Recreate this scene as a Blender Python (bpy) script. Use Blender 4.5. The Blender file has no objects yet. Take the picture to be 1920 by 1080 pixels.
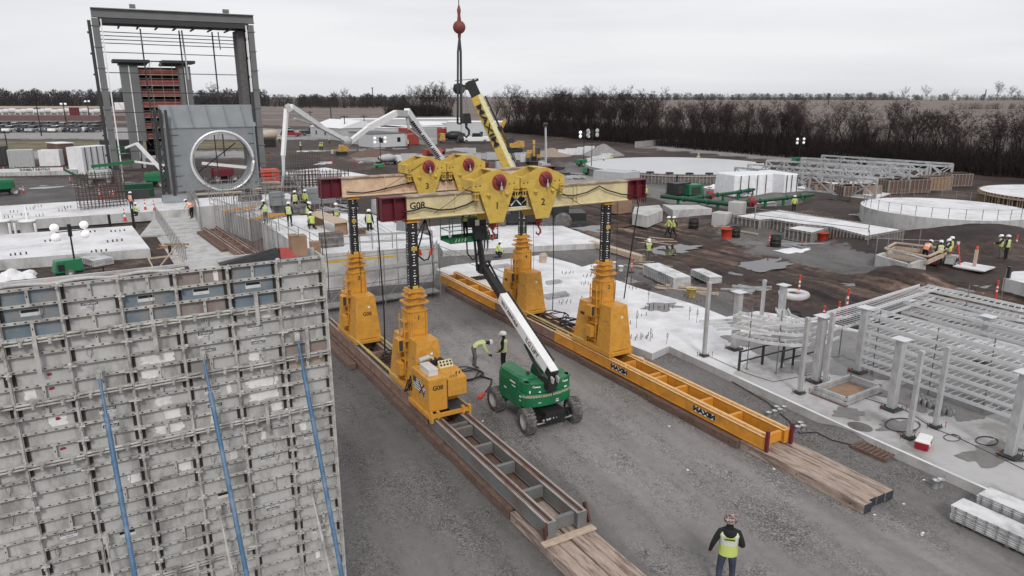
import bpy, bmesh, math, random
from mathutils import Vector, Matrix, noise as mn
R = math.radians
SC = bpy.context.scene
COL = SC.collection
# ---------------- camera (site axes: X along the header beams, Y along the tracks) ----------------
F, YH, H, YAW = 1333.0, 180.0, 13.0, R(30.1)
PIT = math.atan((540 - YH) / F)
cam = bpy.data.cameras.new('camera')
cam.lens = 36 * F / 1920; cam.sensor_width = 36; cam.clip_start = 0.3; cam.clip_end = 20000
co = bpy.data.objects.new('camera', cam); COL.objects.link(co)
co.location = (0, 0, H); co.rotation_euler = (math.pi / 2 - PIT, 0, -YAW)
SC.camera = co
# ---------------- sky: bright overcast ----------------
SUN_EL, SUN_AZ = R(40), R(250)
W = bpy.data.worlds.new('World'); SC.world = W; W.use_nodes = True
nt = W.node_tree; N = nt.nodes; L = nt.links
for n in list(N): N.remove(n)
out = N.new('ShaderNodeOutputWorld'); bg = N.new('ShaderNodeBackground'); bg.inputs[1].default_value = 0.1
sky = N.new('ShaderNodeTexSky'); sky.sky_type = 'NISHITA'; sky.sun_disc = False
sky.sun_elevation = SUN_EL; sky.sun_rotation = SUN_AZ; sky.dust_density = 3
tc = N.new('ShaderNodeTexCoord'); mp = N.new('ShaderNodeMapping'); mp.inputs['Scale'].default_value = (1.0, 1.0, 9.0)
mp.inputs['Rotation'].default_value = (R(3), R(2), 0.4)
nz = N.new('ShaderNodeTexNoise'); nz.inputs['Scale'].default_value = 1.6; nz.inputs['Detail'].default_value = 5; nz.inputs['Roughness'].default_value = 0.45
cr = N.new('ShaderNodeValToRGB')
cr.color_ramp.elements[0].position = 0.32; cr.color_ramp.elements[0].color = (0.70, 0.715, 0.765, 1)
cr.color_ramp.elements[1].position = 0.66; cr.color_ramp.elements[1].color = (0.92, 0.925, 0.94, 1)
sc_ = N.new('ShaderNodeVectorMath'); sc_.operation = 'SCALE'; sc_.inputs[3].default_value = 10.0
mx = N.new('ShaderNodeMix'); mx.data_type = 'RGBA'; mx.inputs[0].default_value = 0.93
L.new(tc.outputs['Generated'], mp.inputs[0]); L.new(mp.outputs[0], nz.inputs['Vector']); L.new(nz.outputs['Fac'], cr.inputs[0])
L.new(cr.outputs[0], sc_.inputs[0]); L.new(sky.outputs[0], mx.inputs[6]); L.new(sc_.outputs[0], mx.inputs[7])
L.new(mx.outputs[2], bg.inputs[0]); L.new(bg.outputs[0], out.inputs[0])
sl = bpy.data.lights.new('sun', 'SUN'); sl.energy = 1.5; sl.angle = R(10); sl.color = (1, 0.975, 0.94)
so = bpy.data.objects.new('sun', sl); COL.objects.link(so)
so.location = (0, 0, 60)
# direction towards the sun in site axes
_az = R(248)
sd = Vector((math.cos(SUN_EL) * math.cos(_az), math.cos(SUN_EL) * math.sin(_az), math.sin(SUN_EL)))
so.rotation_euler = sd.to_track_quat('Z', 'Y').to_euler()
sky.sun_rotation = math.pi / 2 - _az
SC.view_settings.view_transform = 'Standard'; SC.view_settings.look = 'None'
SC.view_settings.exposure = 0; SC.view_settings.gamma = 1
# ---------------- surveying helpers: photo pixel -> site point on a level or plane ----------------
CA, SA = math.cos(YAW), math.sin(YAW)
def ray(x, y):
    cx, cy = x - 960, 540 - y
    X, Y = cx, F * math.cos(PIT) + cy * math.sin(PIT)
    return (X * CA + Y * SA, -X * SA + Y * CA, -F * math.sin(PIT) + cy * math.cos(PIT))
def G(x, y, z=0.0):
    r = ray(x, y); t = (z - H) / r[2]; return Vector((r[0] * t, r[1] * t, z))
def onv(x, y, v):
    r = ray(x, y); t = v / r[1]; return Vector((r[0] * t, v, H + r[2] * t))
def onu(x, y, u):
    r = ray(x, y); t = u / r[0]; return Vector((u, r[1] * t, H + r[2] * t))
def upto(x, y, base):      # height of pixel row y above a base point
    r = ray(x, y); d = math.hypot(base[0], base[1]); t = d / math.hypot(r[0], r[1]); return H + r[2] * t
# ---------------- materials ----------------
def S(r, g, b, k=1.0):
    f = lambda c: ((c / 255 + .055) / 1.055) ** 2.4 if c > 10 else c / 255 / 12.92
    return (f(r) * k, f(g) * k, f(b) * k)
MC = {}
def mat(name, col, rough=0.6, metal=0.0, var=0.18, scale=3.0, dirt=None, damt=0.35, dscale=1.2, bump=0.0, bscale=25.0, stretch=(1, 1, 1), spec=0.4, fine=0.0):
    if name in MC: return MC[name]
    m = bpy.data.materials.new(name); m.use_nodes = True; MC[name] = m
    nt = m.node_tree; N = nt.nodes; L = nt.links
    b = N['Principled BSDF']; b.inputs['Roughness'].default_value = rough; b.inputs['Metallic'].default_value = metal
    b.inputs['Specular IOR Level'].default_value = spec
    tc = N.new('ShaderNodeTexCoord'); mp = N.new('ShaderNodeMapping'); mp.inputs['Scale'].default_value = stretch
    L.new(tc.outputs['Object'], mp.inputs[0])
    n1 = N.new('ShaderNodeTexNoise'); n1.inputs['Scale'].default_value = scale; n1.inputs['Detail'].default_value = 6; n1.inputs['Roughness'].default_value = 0.62
    L.new(mp.outputs[0], n1.inputs['Vector'])
    r1 = N.new('ShaderNodeMapRange'); r1.inputs[1].default_value = 0.3; r1.inputs[2].default_value = 0.7; r1.inputs[3].default_value = 1 - var; r1.inputs[4].default_value = 1 + var
    L.new(n1.outputs['Fac'], r1.inputs[0])
    v = N.new('ShaderNodeVectorMath'); v.operation = 'SCALE'; v.inputs[0].default_value = col; L.new(r1.outputs[0], v.inputs[3])
    last = v.outputs[0]
    if dirt:
        n2 = N.new('ShaderNodeTexNoise'); n2.inputs['Scale'].default_value = dscale; n2.inputs['Detail'].default_value = 8; n2.inputs['Roughness'].default_value = 0.7
        L.new(mp.outputs[0], n2.inputs['Vector'])
        r2 = N.new('ShaderNodeMapRange'); r2.inputs[1].default_value = 0.47; r2.inputs[2].default_value = 0.66; r2.inputs[3].default_value = 0; r2.inputs[4].default_value = damt * 1.6; r2.clamp = True
        L.new(n2.outputs['Fac'], r2.inputs[0])
        x = N.new('ShaderNodeMix'); x.data_type = 'RGBA'; L.new(r2.outputs[0], x.inputs[0]); L.new(last, x.inputs[6]); x.inputs[7].default_value = (*dirt, 1)
        last = x.outputs[2]
    if fine:
        n3 = N.new('ShaderNodeTexNoise'); n3.inputs['Scale'].default_value = scale * 14; n3.inputs['Detail'].default_value = 3
        L.new(tc.outputs['Object'], n3.inputs['Vector'])
        r3 = N.new('ShaderNodeMapRange'); r3.inputs[1].default_value = 0.3; r3.inputs[2].default_value = 0.7; r3.inputs[3].default_value = 1 - fine; r3.inputs[4].default_value = 1 + fine
        L.new(n3.outputs['Fac'], r3.inputs[0])
        v2 = N.new('ShaderNodeVectorMath'); v2.operation = 'SCALE'; L.new(last, v2.inputs[0]); L.new(r3.outputs[0], v2.inputs[3]); last = v2.outputs[0]
    L.new(last, b.inputs['Base Color'])
    if bump:
        n4 = N.new('ShaderNodeTexNoise'); n4.inputs['Scale'].default_value = bscale; n4.inputs['Detail'].default_value = 5
        L.new(mp.outputs[0], n4.inputs['Vector'])
        bp = N.new('ShaderNodeBump'); bp.inputs['Strength'].default_value = bump; bp.inputs['Distance'].default_value = 0.03
        L.new(n4.outputs['Fac'], bp.inputs['Height']); L.new(bp.outputs[0], b.inputs['Normal'])
    return m
def emis(name, col, st):
    m = mat(name, col); b = m.node_tree.nodes['Principled BSDF']; b.inputs['Emission Color'].default_value = (*col, 1); b.inputs['Emission Strength'].default_value = st; return m
DUST = (0.17, 0.14, 0.125)
m_orange = mat('orange_paint', (0.60, 0.290, 0.040), 0.42, dirt=(0.34, 0.15, 0.035), damt=.35, dscale=3.2, var=.1, spec=.5)
m_orange2 = mat('track_orange', (0.66, 0.285, 0.030), 0.42, dirt=(0.33, 0.15, 0.05), damt=.4, dscale=2.5, var=.1)
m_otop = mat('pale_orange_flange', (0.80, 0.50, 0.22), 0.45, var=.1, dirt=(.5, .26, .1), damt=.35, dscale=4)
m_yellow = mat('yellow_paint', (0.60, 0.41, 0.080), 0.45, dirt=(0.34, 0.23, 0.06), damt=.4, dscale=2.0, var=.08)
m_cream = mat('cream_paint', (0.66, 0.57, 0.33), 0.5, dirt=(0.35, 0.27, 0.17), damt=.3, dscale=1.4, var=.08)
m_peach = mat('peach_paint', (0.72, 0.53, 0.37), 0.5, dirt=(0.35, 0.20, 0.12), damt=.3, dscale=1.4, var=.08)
m_rusttop = mat('worn_flange', (0.30, 0.21, 0.16), 0.7, dirt=(0.62, 0.5, 0.36), damt=.6, dscale=3, var=.3, stretch=(.6, 2, 1))
m_maroon = mat('maroon_paint', (0.135, 0.018, 0.028), 0.5, dirt=(0.10, 0.02, 0.025), damt=.3, var=.12)
m_redmach = mat('sheave_red', (0.26, 0.035, 0.038), 0.5, var=.15)
m_black = mat('black_steel', (0.022, 0.022, 0.023), 0.45, var=.2)
m_white = mat('white_paint', (0.80, 0.80, 0.79), 0.4, var=.05, dirt=(.45, .43, .4), damt=.15)
m_ltgrey = mat('light_grey_paint', (0.45, 0.46, 0.46), 0.5, var=.1)
m_steel = mat('grey_steel', (0.20, 0.21, 0.21), 0.5, metal=.25, dirt=(0.16, 0.10, 0.08), damt=.5, dscale=1.5, var=.2)
m_railtop = mat('rail_top', (0.42, 0.38, 0.35), 0.45, metal=.3, dirt=(0.22, 0.13, 0.10), damt=.7, dscale=2, var=.2, stretch=(1, .25, 1))
m_rail_rust = mat('rusty_steel', (0.085, 0.040, 0.030), 0.8, var=.35, scale=6)
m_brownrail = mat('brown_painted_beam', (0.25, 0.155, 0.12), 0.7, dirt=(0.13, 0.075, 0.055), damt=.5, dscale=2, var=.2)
m_timber = mat('timber', (0.40, 0.31, 0.255), 0.85, dirt=(0.17, 0.12, 0.10), damt=.8, dscale=1.8, var=.25, scale=5, stretch=(5, .5, 3), bump=.4, bscale=12)
m_timber2 = mat('timber_dark', (0.155, 0.098, 0.076), 0.9, dirt=(0.09, 0.055, 0.045), damt=.5, dscale=2, var=.35, scale=6, stretch=(3, .7, 3), bump=.5, bscale=14)
m_plank = mat('plank_wood', (0.50, 0.39, 0.30), 0.85, var=.25, scale=4, stretch=(1, 3, 1))
m_ply = mat('plywood', (0.31, 0.20, 0.13), 0.85, var=.2)
m_timber_end = mat('timber_end_paint', (0.035, 0.045, 0.06), 0.7, var=.3)
m_conc = mat('concrete_light', (0.64, 0.63, 0.63), 0.75, dirt=(0.36, 0.355, 0.36), damt=.55, dscale=.35, var=.08, scale=1.2, fine=.06, bump=.1, bscale=8)
m_concw = mat('concrete_white', (0.72, 0.715, 0.725), 0.7, dirt=(0.44, 0.435, 0.44), damt=.45, dscale=.35, var=.09, scale=.8, fine=.05)
m_concg = mat('concrete_grey', (0.50, 0.495, 0.485), 0.8, dirt=(0.27, 0.26, 0.25), damt=.5, dscale=.8, var=.12, scale=1.5, fine=.08, stretch=(1, 1, .5))
m_wet = mat('concrete_wet', (0.19, 0.18, 0.175), 0.35, dirt=(0.12, 0.105, 0.10), damt=.5, var=.12, scale=1)
m_green = mat('green_paint', (0.012, 0.155, 0.062), 0.33, var=.12, dirt=(0.02, 0.08, 0.045), damt=.3, spec=.5)
m_greend = mat('green_dark', (0.010, 0.075, 0.036), 0.45, var=.2)
m_tyre = mat('tyre_rubber', (0.10, 0.095, 0.092), 0.85, dirt=(0.22, 0.20, 0.19), damt=.6, dscale=4, var=.3)
m_rim = mat('rim_grey', (0.42, 0.42, 0.42), 0.5, var=.15, dirt=(.2, .18, .16), damt=.4)
m_hose = mat('hose_rubber', (0.012, 0.012, 0.013), 0.5, var=.2)
m_redor = mat('safety_orange', (0.58, 0.065, 0.035), 0.55, var=.12)
m_galv = mat('galvanized', (0.50, 0.505, 0.51), 0.42, metal=.35, dirt=(0.30, 0.30, 0.31), damt=.55, dscale=1.1, var=.16, scale=5, stretch=(1, 1, .4))
m_alu = mat('aluminium', (0.68, 0.685, 0.69), 0.38, metal=.25, var=.1, scale=2)
m_frame = mat('frame_steel', (0.165, 0.168, 0.172), 0.55, var=.12, scale=.6, dirt=(.15, .14, .14), damt=.3)
m_framed = mat('frame_dark', (0.042, 0.042, 0.044), 0.6, var=.2)
m_casing = mat('casing_grey', (0.235, 0.255, 0.265), 0.6, var=.1, scale=.5, dirt=(.18, .19, .2), damt=.3, dscale=.6)
m_reb = mat('rebar', (0.065, 0.038, 0.032), 0.8, var=.3)
m_net = mat('red_netting', (0.25, 0.055, 0.045), 0.8, var=.3, scale=2)
m_scaf = mat('scaffold_tube', (0.30, 0.295, 0.29), 0.5, metal=.3, var=.25)
m_glass = mat('dark_glass', (0.02, 0.022, 0.025), 0.12, var=.1, spec=.7)
m_catyel = mat('machine_yellow', (0.50, 0.29, 0.06), 0.5, var=.15, dirt=(.2, .13, .07), damt=.5)
m_beige = mat('tank_beige', (0.50, 0.42, 0.33), 0.6, var=.15)
m_redbox = mat('container_red', (0.33, 0.055, 0.04), 0.65, var=.15, stretch=(1, 1, .3))
m_bldg = mat('trailer_wall', (0.56, 0.57, 0.58), 0.7, var=.06, dirt=(.42, .42, .43), damt=.2)
m_roofw = mat('roof_white', (0.78, 0.78, 0.79), 0.7, var=.06)
m_roofg = mat('roof_grey', (0.12, 0.12, 0.125), 0.8, var=.12)
m_tarp = mat('white_wrap', (0.78, 0.78, 0.80), 0.45, var=.1, dirt=(.6, .6, .63), damt=.3, bump=.8, bscale=3)
m_tarpd = mat('dark_tarp', (0.03, 0.03, 0.035), 0.6, var=.3, bump=.5)
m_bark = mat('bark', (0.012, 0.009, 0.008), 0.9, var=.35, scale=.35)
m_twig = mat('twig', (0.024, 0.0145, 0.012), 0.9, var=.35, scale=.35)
m_barkfar = mat('bark_far', (0.030, 0.024, 0.024), 0.95, var=.3, scale=.1)
# ---------------- mesh builder ----------------
class MB:
    def __init__(s): s.v = []; s.f = []; s.m = []; s.sm = []
    def add(s, vs, fs, mi=0, sm=False):
        o = len(s.v); s.v.extend([tuple(q) for q in vs])
        for f in fs: s.f.append([i + o for i in f]); s.m.append(mi); s.sm.append(sm)
        return s
    def box(s, a, b, mi=0, top=None):       # corners; top = inset of the upper face (x0,x1,y0,y1)
        x0, y0, z0 = a; x1, y1, z1 = b; t = top or (0, 0, 0, 0)
        vs = [(x0, y0, z0), (x1, y0, z0), (x1, y1, z0), (x0, y1, z0), (x0 + t[0], y0 + t[2], z1), (x1 - t[1], y0 + t[2], z1), (x1 - t[1], y1 - t[3], z1), (x0 + t[0], y1 - t[3], z1)]
        return s.add(vs, [(3, 2, 1, 0), (4, 5, 6, 7), (0, 1, 5, 4), (1, 2, 6, 5), (2, 3, 7, 6), (3, 0, 4, 7)], mi)
    def rbox(s, c, sz, rz, mi=0):           # box centred on c (base z), turned rz
        cx, cy, cz = c; w, d, h = sz; ca, sa = math.cos(rz), math.sin(rz); vs = []
        for z in (0, h):
            for x, y in ((-w / 2, -d / 2), (w / 2, -d / 2), (w / 2, d / 2), (-w / 2, d / 2)):
                vs.append((cx + x * ca - y * sa, cy + x * sa + y * ca, cz + z))
        return s.add(vs, [(3, 2, 1, 0), (4, 5, 6, 7), (0, 1, 5, 4), (1, 2, 6, 5), (2, 3, 7, 6), (3, 0, 4, 7)], mi)
    def bar(s, p, q, w, h=None, mi=0, up=(0, 0, 1)):
        h = w if h is None else h; p, q, up = Vector(p), Vector(q), Vector(up); d = (q - p)
        if d.length < 1e-6: return s
        d.normalize(); a = d.cross(up)
        if a.length < 1e-4: a = d.cross(Vector((1, 0, 0)))
        a.normalize(); b = a.cross(d); a *= w / 2; b *= h / 2
        vs = [p - a - b, p + a - b, p + a + b, p - a + b, q - a - b, q + a - b, q + a + b, q - a + b]
        return s.add(vs, [(3, 2, 1, 0), (4, 5, 6, 7), (0, 1, 5, 4), (1, 2, 6, 5), (2, 3, 7, 6), (3, 0, 4, 7)], mi)
    def ibeam(s, p, q, w, h, tf=.03, tw=.02, mi=0, mt=None):
        u = Vector((0, 0, h / 2 - tf / 2)); p, q = Vector(p), Vector(q)
        s.bar(p + u, q + u, w, tf, mi if mt is None else mt); s.bar(p - u, q - u, w, tf, mi); s.bar(p, q, tw, h - 2 * tf, mi); return s
    def tube(s, p, q, r, r2=None, n=8, mi=0, caps=True, sm=True):
        r2 = r if r2 is None else r2; p, q = Vector(p), Vector(q); d = q - p
        if d.length < 1e-6: return s
        d.normalize(); a = d.orthogonal().normalized(); b = d.cross(a); vs = []
        for c, rr in ((p, r), (q, r2)):
            for i in range(n):
                t = 2 * math.pi * i / n; vs.append(c + (a * math.cos(t) + b * math.sin(t)) * rr)
        s.add(vs, [(i, (i + 1) % n, n + (i + 1) % n, n + i) for i in range(n)], mi, sm)
        if caps:
            s.add(vs[:n], [tuple(range(n))[::-1]], mi); s.add(vs[n:], [tuple(range(n))], mi)
        return s
    def path(s, pts, r, n=6, mi=0):
        pts = [Vector(p) for p in pts]; vs = []; a = None
        for i, p in enumerate(pts):
            d = (pts[min(i + 1, len(pts) - 1)] - pts[max(i - 1, 0)])
            d = d.normalized() if d.length > 1e-9 else Vector((0, 0, 1))
            a = d.orthogonal() if a is None else (a - d * a.dot(d))
            if a.length < 1e-6: a = d.orthogonal()
            a.normalize(); b = d.cross(a)
            rr = r[i] if isinstance(r, (list, tuple)) else r
            for k in range(n):
                t = 2 * math.pi * k / n; vs.append(p + (a * math.cos(t) + b * math.sin(t)) * rr)
        fs = []
        for i in range(len(pts) - 1):
            for k in range(n): fs.append((i * n + k, i * n + (k + 1) % n, (i + 1) * n + (k + 1) % n, (i + 1) * n + k))
        fs.append(tuple(range(n))[::-1]); fs.append(tuple(range((len(pts) - 1) * n, len(pts) * n)))
        return s.add(vs, fs, mi, True)
    def prism(s, poly, axis, a, b, mi=0):   # poly in the plane across axis ('x': (y,z), 'y': (x,z), 'z': (x,y))
        def P(p, t):
            return {'x': (t, p[0], p[1]), 'y': (p[0], t, p[1]), 'z': (p[0], p[1], t)}[axis]
        n = len(poly); vs = [P(p, a) for p in poly] + [P(p, b) for p in poly]
        ar = sum(poly[i][0] * poly[(i + 1) % n][1] - poly[(i + 1) % n][0] * poly[i][1] for i in range(n))
        fl = (ar > 0) ^ (axis == 'y') ^ (b < a)
        t = [tuple(range(n))[::-1], tuple(range(n, 2 * n))] + [(i, (i + 1) % n, n + (i + 1) % n, n + i) for i in range(n)]
        if not fl: t = [tuple(f[::-1]) for f in t]
        return s.add(vs, t, mi)
    def lathe(s, prof, c=(0, 0, 0), n=16, mi=0, axis='z', sm=True, caps=False):
        vs = []; c = Vector(c)
        for r, z in prof:
            for i in range(n):
                t = 2 * math.pi * i / n; x, y = r * math.cos(t), r * math.sin(t)
                q = {'z': (x, y, z), 'x': (z, x, y), 'y': (y, z, x)}[axis]
                vs.append(c + Vector(q))
        fs = []
        for k in range(len(prof) - 1):
            for i in range(n): fs.append((k * n + i, k * n + (i + 1) % n, (k + 1) * n + (i + 1) % n, (k + 1) * n + i))
        if caps and prof[0][0] > 1e-6: fs.append(tuple(range(n))[::-1])
        if caps and prof[-1][0] > 1e-6: fs.append(tuple(range((len(prof) - 1) * n, len(prof) * n)))
        return s.add(vs, fs, mi, sm)
    def build(s, name, mats, parent=None, loc=None, bevel=0, seg=1):
        me = bpy.data.meshes.new(name); me.from_pydata(s.v, [], s.f)
        for m in (mats if isinstance(mats, (list, tuple)) else [mats]): me.materials.append(m)
        me.polygons.foreach_set('material_index', s.m); me.polygons.foreach_set('use_smooth', s.sm); me.update()
        o = bpy.data.objects.new(name, me); COL.objects.link(o)
        if parent: o.parent = parent
        if loc is not None: o.location = loc
        if bevel:
            md = o.modifiers.new('bevel', 'BEVEL'); md.width = bevel; md.segments = seg; md.limit_method = 'ANGLE'; md.angle_limit = R(50)
        return o
def builds(b, name, mats, parent=None):          # every loose piece of a builder as a part of its own
    par = list(range(len(b.v)))
    def fd(i):
        while par[i] != i: par[i] = par[par[i]]; i = par[i]
        return i
    for f in b.f:
        for q in f[1:]: par[fd(q)] = fd(f[0])
    gr = {}
    for k, f in enumerate(b.f): gr.setdefault(fd(f[0]), []).append(k)
    for ks in gr.values():
        c = MB(); mp_ = {}
        for k in ks:
            nf = []
            for q in b.f[k]:
                if q not in mp_: mp_[q] = len(c.v); c.v.append(b.v[q])
                nf.append(mp_[q])
            c.f.append(nf); c.m.append(b.m[k]); c.sm.append(b.sm[k])
        c.build(name, mats, parent)
def tag(o, label=None, cat=None, group=None, kind=None):
    if label: o['label'] = label
    if cat: o['category'] = cat
    if group: o['group'] = group
    if kind: o['kind'] = kind
    return o
def thing(name, label, cat, loc=(0, 0, 0), rz=0, group=None):
    o = bpy.data.objects.new(name, None); COL.objects.link(o); o.location = loc; o.rotation_euler = (0, 0, rz); o.empty_display_size = .2
    return tag(o, label, cat, group)
def struct(o): o['kind'] = 'structure'; return o
def copy_tree(o, parent=None, loc=None, rz=None, label=None, group=None, scale=None):
    c = o.copy(); COL.objects.link(c); c.parent = parent
    if loc is not None: c.location = loc
    if rz is not None: c.rotation_euler = (0, 0, rz)
    if scale is not None: c.scale = (scale, scale, scale) if not isinstance(scale, tuple) else scale
    if label: c['label'] = label
    if group: c['group'] = group
    for ch in list(o.children):
        copy_tree(ch, c)
    return c
def slabpix(name, px, zt, zb, m, mside=None, side=None, label=None, cat=None, group=None, bevel=0):
    p = [G(x, y, zt) for x, y in px]
    b = MB(); n = len(p)
    vs = [(q.x, q.y, zt) for q in p] + [(q.x, q.y, zb) for q in p]
    ar = sum(p[i].x * p[(i + 1) % n].y - p[(i + 1) % n].x * p[i].y for i in range(n))
    t = [tuple(range(n))]; sd = [(n + i, n + (i + 1) % n, (i + 1) % n, i) for i in range(n)]
    if ar < 0: t = [f[::-1] for f in t]; sd = [f[::-1] for f in sd]
    b.add(vs, t, 0); b.add(vs, sd, 1)
    o = b.build(name, [m, mside or m], bevel=bevel)
    return tag(o, label, cat, group)
def text_mesh(name, s, size, m, parent, loc, rot, ext=.004, bold=0.0, shear=0.0, xs=1.0):
    cu = bpy.data.curves.new(name, 'FONT'); cu.body = s; cu.size = size; cu.extrude = ext; cu.offset = bold; cu.align_x = 'CENTER'; cu.align_y = 'CENTER'; cu.shear = shear; cu.resolution_u = 3
    t = bpy.data.objects.new(name, cu); COL.objects.link(t)
    me = bpy.data.meshes.new_from_object(t.evaluated_get(bpy.context.evaluated_depsgraph_get())); bpy.data.objects.remove(t)
    me.materials.clear(); me.materials.append(m)
    for v in me.vertices: v.co.x *= xs
    o = bpy.data.objects.new(name, me); COL.objects.link(o); o.parent = parent; o.location = loc; o.rotation_euler = rot
    return o
FRONT = (R(90), 0, 0)            # text facing the camera side (-Y)
LEFT = (R(90), 0, R(-90))        # text facing -X
def catenary(p, q, sag, n=12):
    p, q = Vector(p), Vector(q); o = []
    for i in range(n + 1):
        t = i / n; c = p.lerp(q, t); c.z -= sag * 4 * t * (1 - t); o.append(c)
    return o
# ---------------- ground ----------------
rnd = random.Random(7)
def inpoly(x, y, P):
    c = False; n = len(P); j = n - 1
    for i in range(n):
        xi, yi = P[i][0], P[i][1]; xj, yj = P[j][0], P[j][1]
        if (yi > y) != (yj > y) and x < (xj - xi) * (y - yi) / (yj - yi) + xi: c = not c
        j = i
    return c
def gp(*px): return [G(x, y) for x, y in px]
Z_GRAV = [gp((-400, 560), (600, 566), (830, 548), (1000, 555), (1120, 600), (1260, 600), (1400, 700), (1560, 760), (1750, 850), (2100, 960), (2300, 1500), (-400, 1500)),
          gp((600, 440), (1100, 440), (1180, 500), (1080, 560), (830, 560), (600, 570)),
          gp((1190, 495), (1260, 500), (1370, 560), (1480, 640), (1560, 690), (1330, 640), (1230, 570)),
          gp((1390, 405), (1450, 430), (1560, 470), (1700, 500), (1640, 520), (1560, 510), (1470, 490), (1380, 460), (1360, 430)),
          gp((1040, 300), (1300, 335), (1480, 345), (1500, 385), (1300, 395), (1190, 360), (1040, 345))]
Z_TAN = [gp((-2000, 190), (480, 195), (480, 232), (-2000, 225)), gp((430, 196), (770, 202), (800, 225), (600, 238), (430, 232)),
         gp((700, 191), (930, 190), (930, 240), (760, 232)), gp((1080, 188.5), (2600, 189), (2600, 330), (1920, 320), (1500, 290), (1200, 268), (1080, 255)), gp((-3000,182.5),(4000,182.5),(4000,188),(-3000,190))]
Z_PALE = [gp((-600, 236), (500, 240), (490, 262), (-600, 258)), gp((-600, 281), (480, 283), (480, 296), (-600, 300)),
          gp((1190, 277), (1240, 271), (1380, 275), (1540, 290), (1700, 318), (1660, 326), (1530, 308), (1330, 288)),
          gp((480, 240), (600, 246), (640, 262), (500, 262)), gp((640, 300), (700, 290), (1060, 283), (1060, 290), (760, 306)),
          gp((1700, 575), (1800, 568), (1960, 590), (1960, 620), (1760, 600)), gp((1000, 325), (1110, 325), (1200, 365), (1060, 372))]
Z_ASPH = [gp((-600, 330), (150, 335), (340, 345), (340, 392), (150, 388), (-600, 398)), gp((860, 425), (930, 400), (1010, 405), (1040, 440), (1000, 450), (880, 450))]
Z_WORN = [gp((800, 600), (1040, 600), (1240, 720), (1420, 840), (1600, 940), (1760, 990), (2000, 1100), (2300, 1500), (1100, 1500), (1235, 1085), (1120, 960), (940, 800), (800, 660))]
Z_GRASS = [gp((-900, 263), (480, 265), (480, 280), (-900, 282))]
ra, rb = G(1000, 395), G(1920, 640); RD = (rb - ra); RD.z = 0; RD.normalize(); RP = Vector((-RD.y, RD.x, 0))
Z_RUT = [gp((980, 375), (1130, 385), (1300, 425), (1500, 490), (1700, 520), (2100, 560), (2100, 680), (1800, 620), (1560, 570), (1400, 530), (1220, 480), (1040, 425))]
def _bb(polys): return [(min(p[0] for p in P), max(p[0] for p in P), min(p[1] for p in P), max(p[1] for p in P), P) for P in polys]
BBC = {}
def zval(polys, x, y):
    bb = BBC.setdefault(id(polys), _bb(polys)); w = 1.0 + math.hypot(x, y) / 45; t = 0
    for dx, dy in ((0, 0), (w, 0), (-w, 0), (0, w), (0, -w)):
        for x0, x1, y0, y1, P in bb:
            if x0 <= x + dx <= x1 and y0 <= y + dy <= y1 and inpoly(x + dx, y + dy, P): t += 1; break
    return t / 5
SLOPES = []
def gheight(x, y, mud, rut):
    d = math.hypot(x, y)
    if d > 400: return 0
    if 45 < d and mud <= .5 and rut <= .5: pass
    h = 0.0
    if mud > .5:
        h += .16 * mn.noise(Vector((x * .16, y * .16, 3))) + .09 * mn.noise(Vector((x * .7, y * .7, 9))) + .04 * mn.noise(Vector((x * 2.2, y * 2.2, 1)))
    else:
        h += .02 * mn.noise(Vector((x * .5, y * .5, 3)))
    if rut > .5:
        a = Vector((x, y, 0)).dot(RD); b = Vector((x, y, 0)).dot(RP)
        h += -.10 * abs(mn.noise(Vector((a * .06, b * 1.1, 5)))) * 2 + .07 * mn.noise(Vector((a * .5, b * 2.4, 8)))
    for (cx, cy, rx, hh) in SLOPES:
        q = math.hypot(x - cx, y - cy) / rx
        if q < 1: h += hh * (1 - q * q) ** 2
    return h
for (px, py, rx, hh) in ((1850, 450, 9, 1.5), (1690, 520, 4.0, .7), (1410, 425, 6, .6), (1500, 372, 8, .8), (1640, 470, 7, .9), (1300, 395, 7, .5), (720, 320, 9, .9), (1560, 400, 8, .7), (1592, 808, 1.3, .34), (1625, 822, 1.0, .28), (1270, 560, 4, .3), (1480, 540, 5, .35), (700, 292, 6, 1.0), (840, 300, 10, 1.0), (600, 330, 8, .7)):
    g = G(px, py); SLOPES.append((g.x, g.y, rx, hh))
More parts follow.
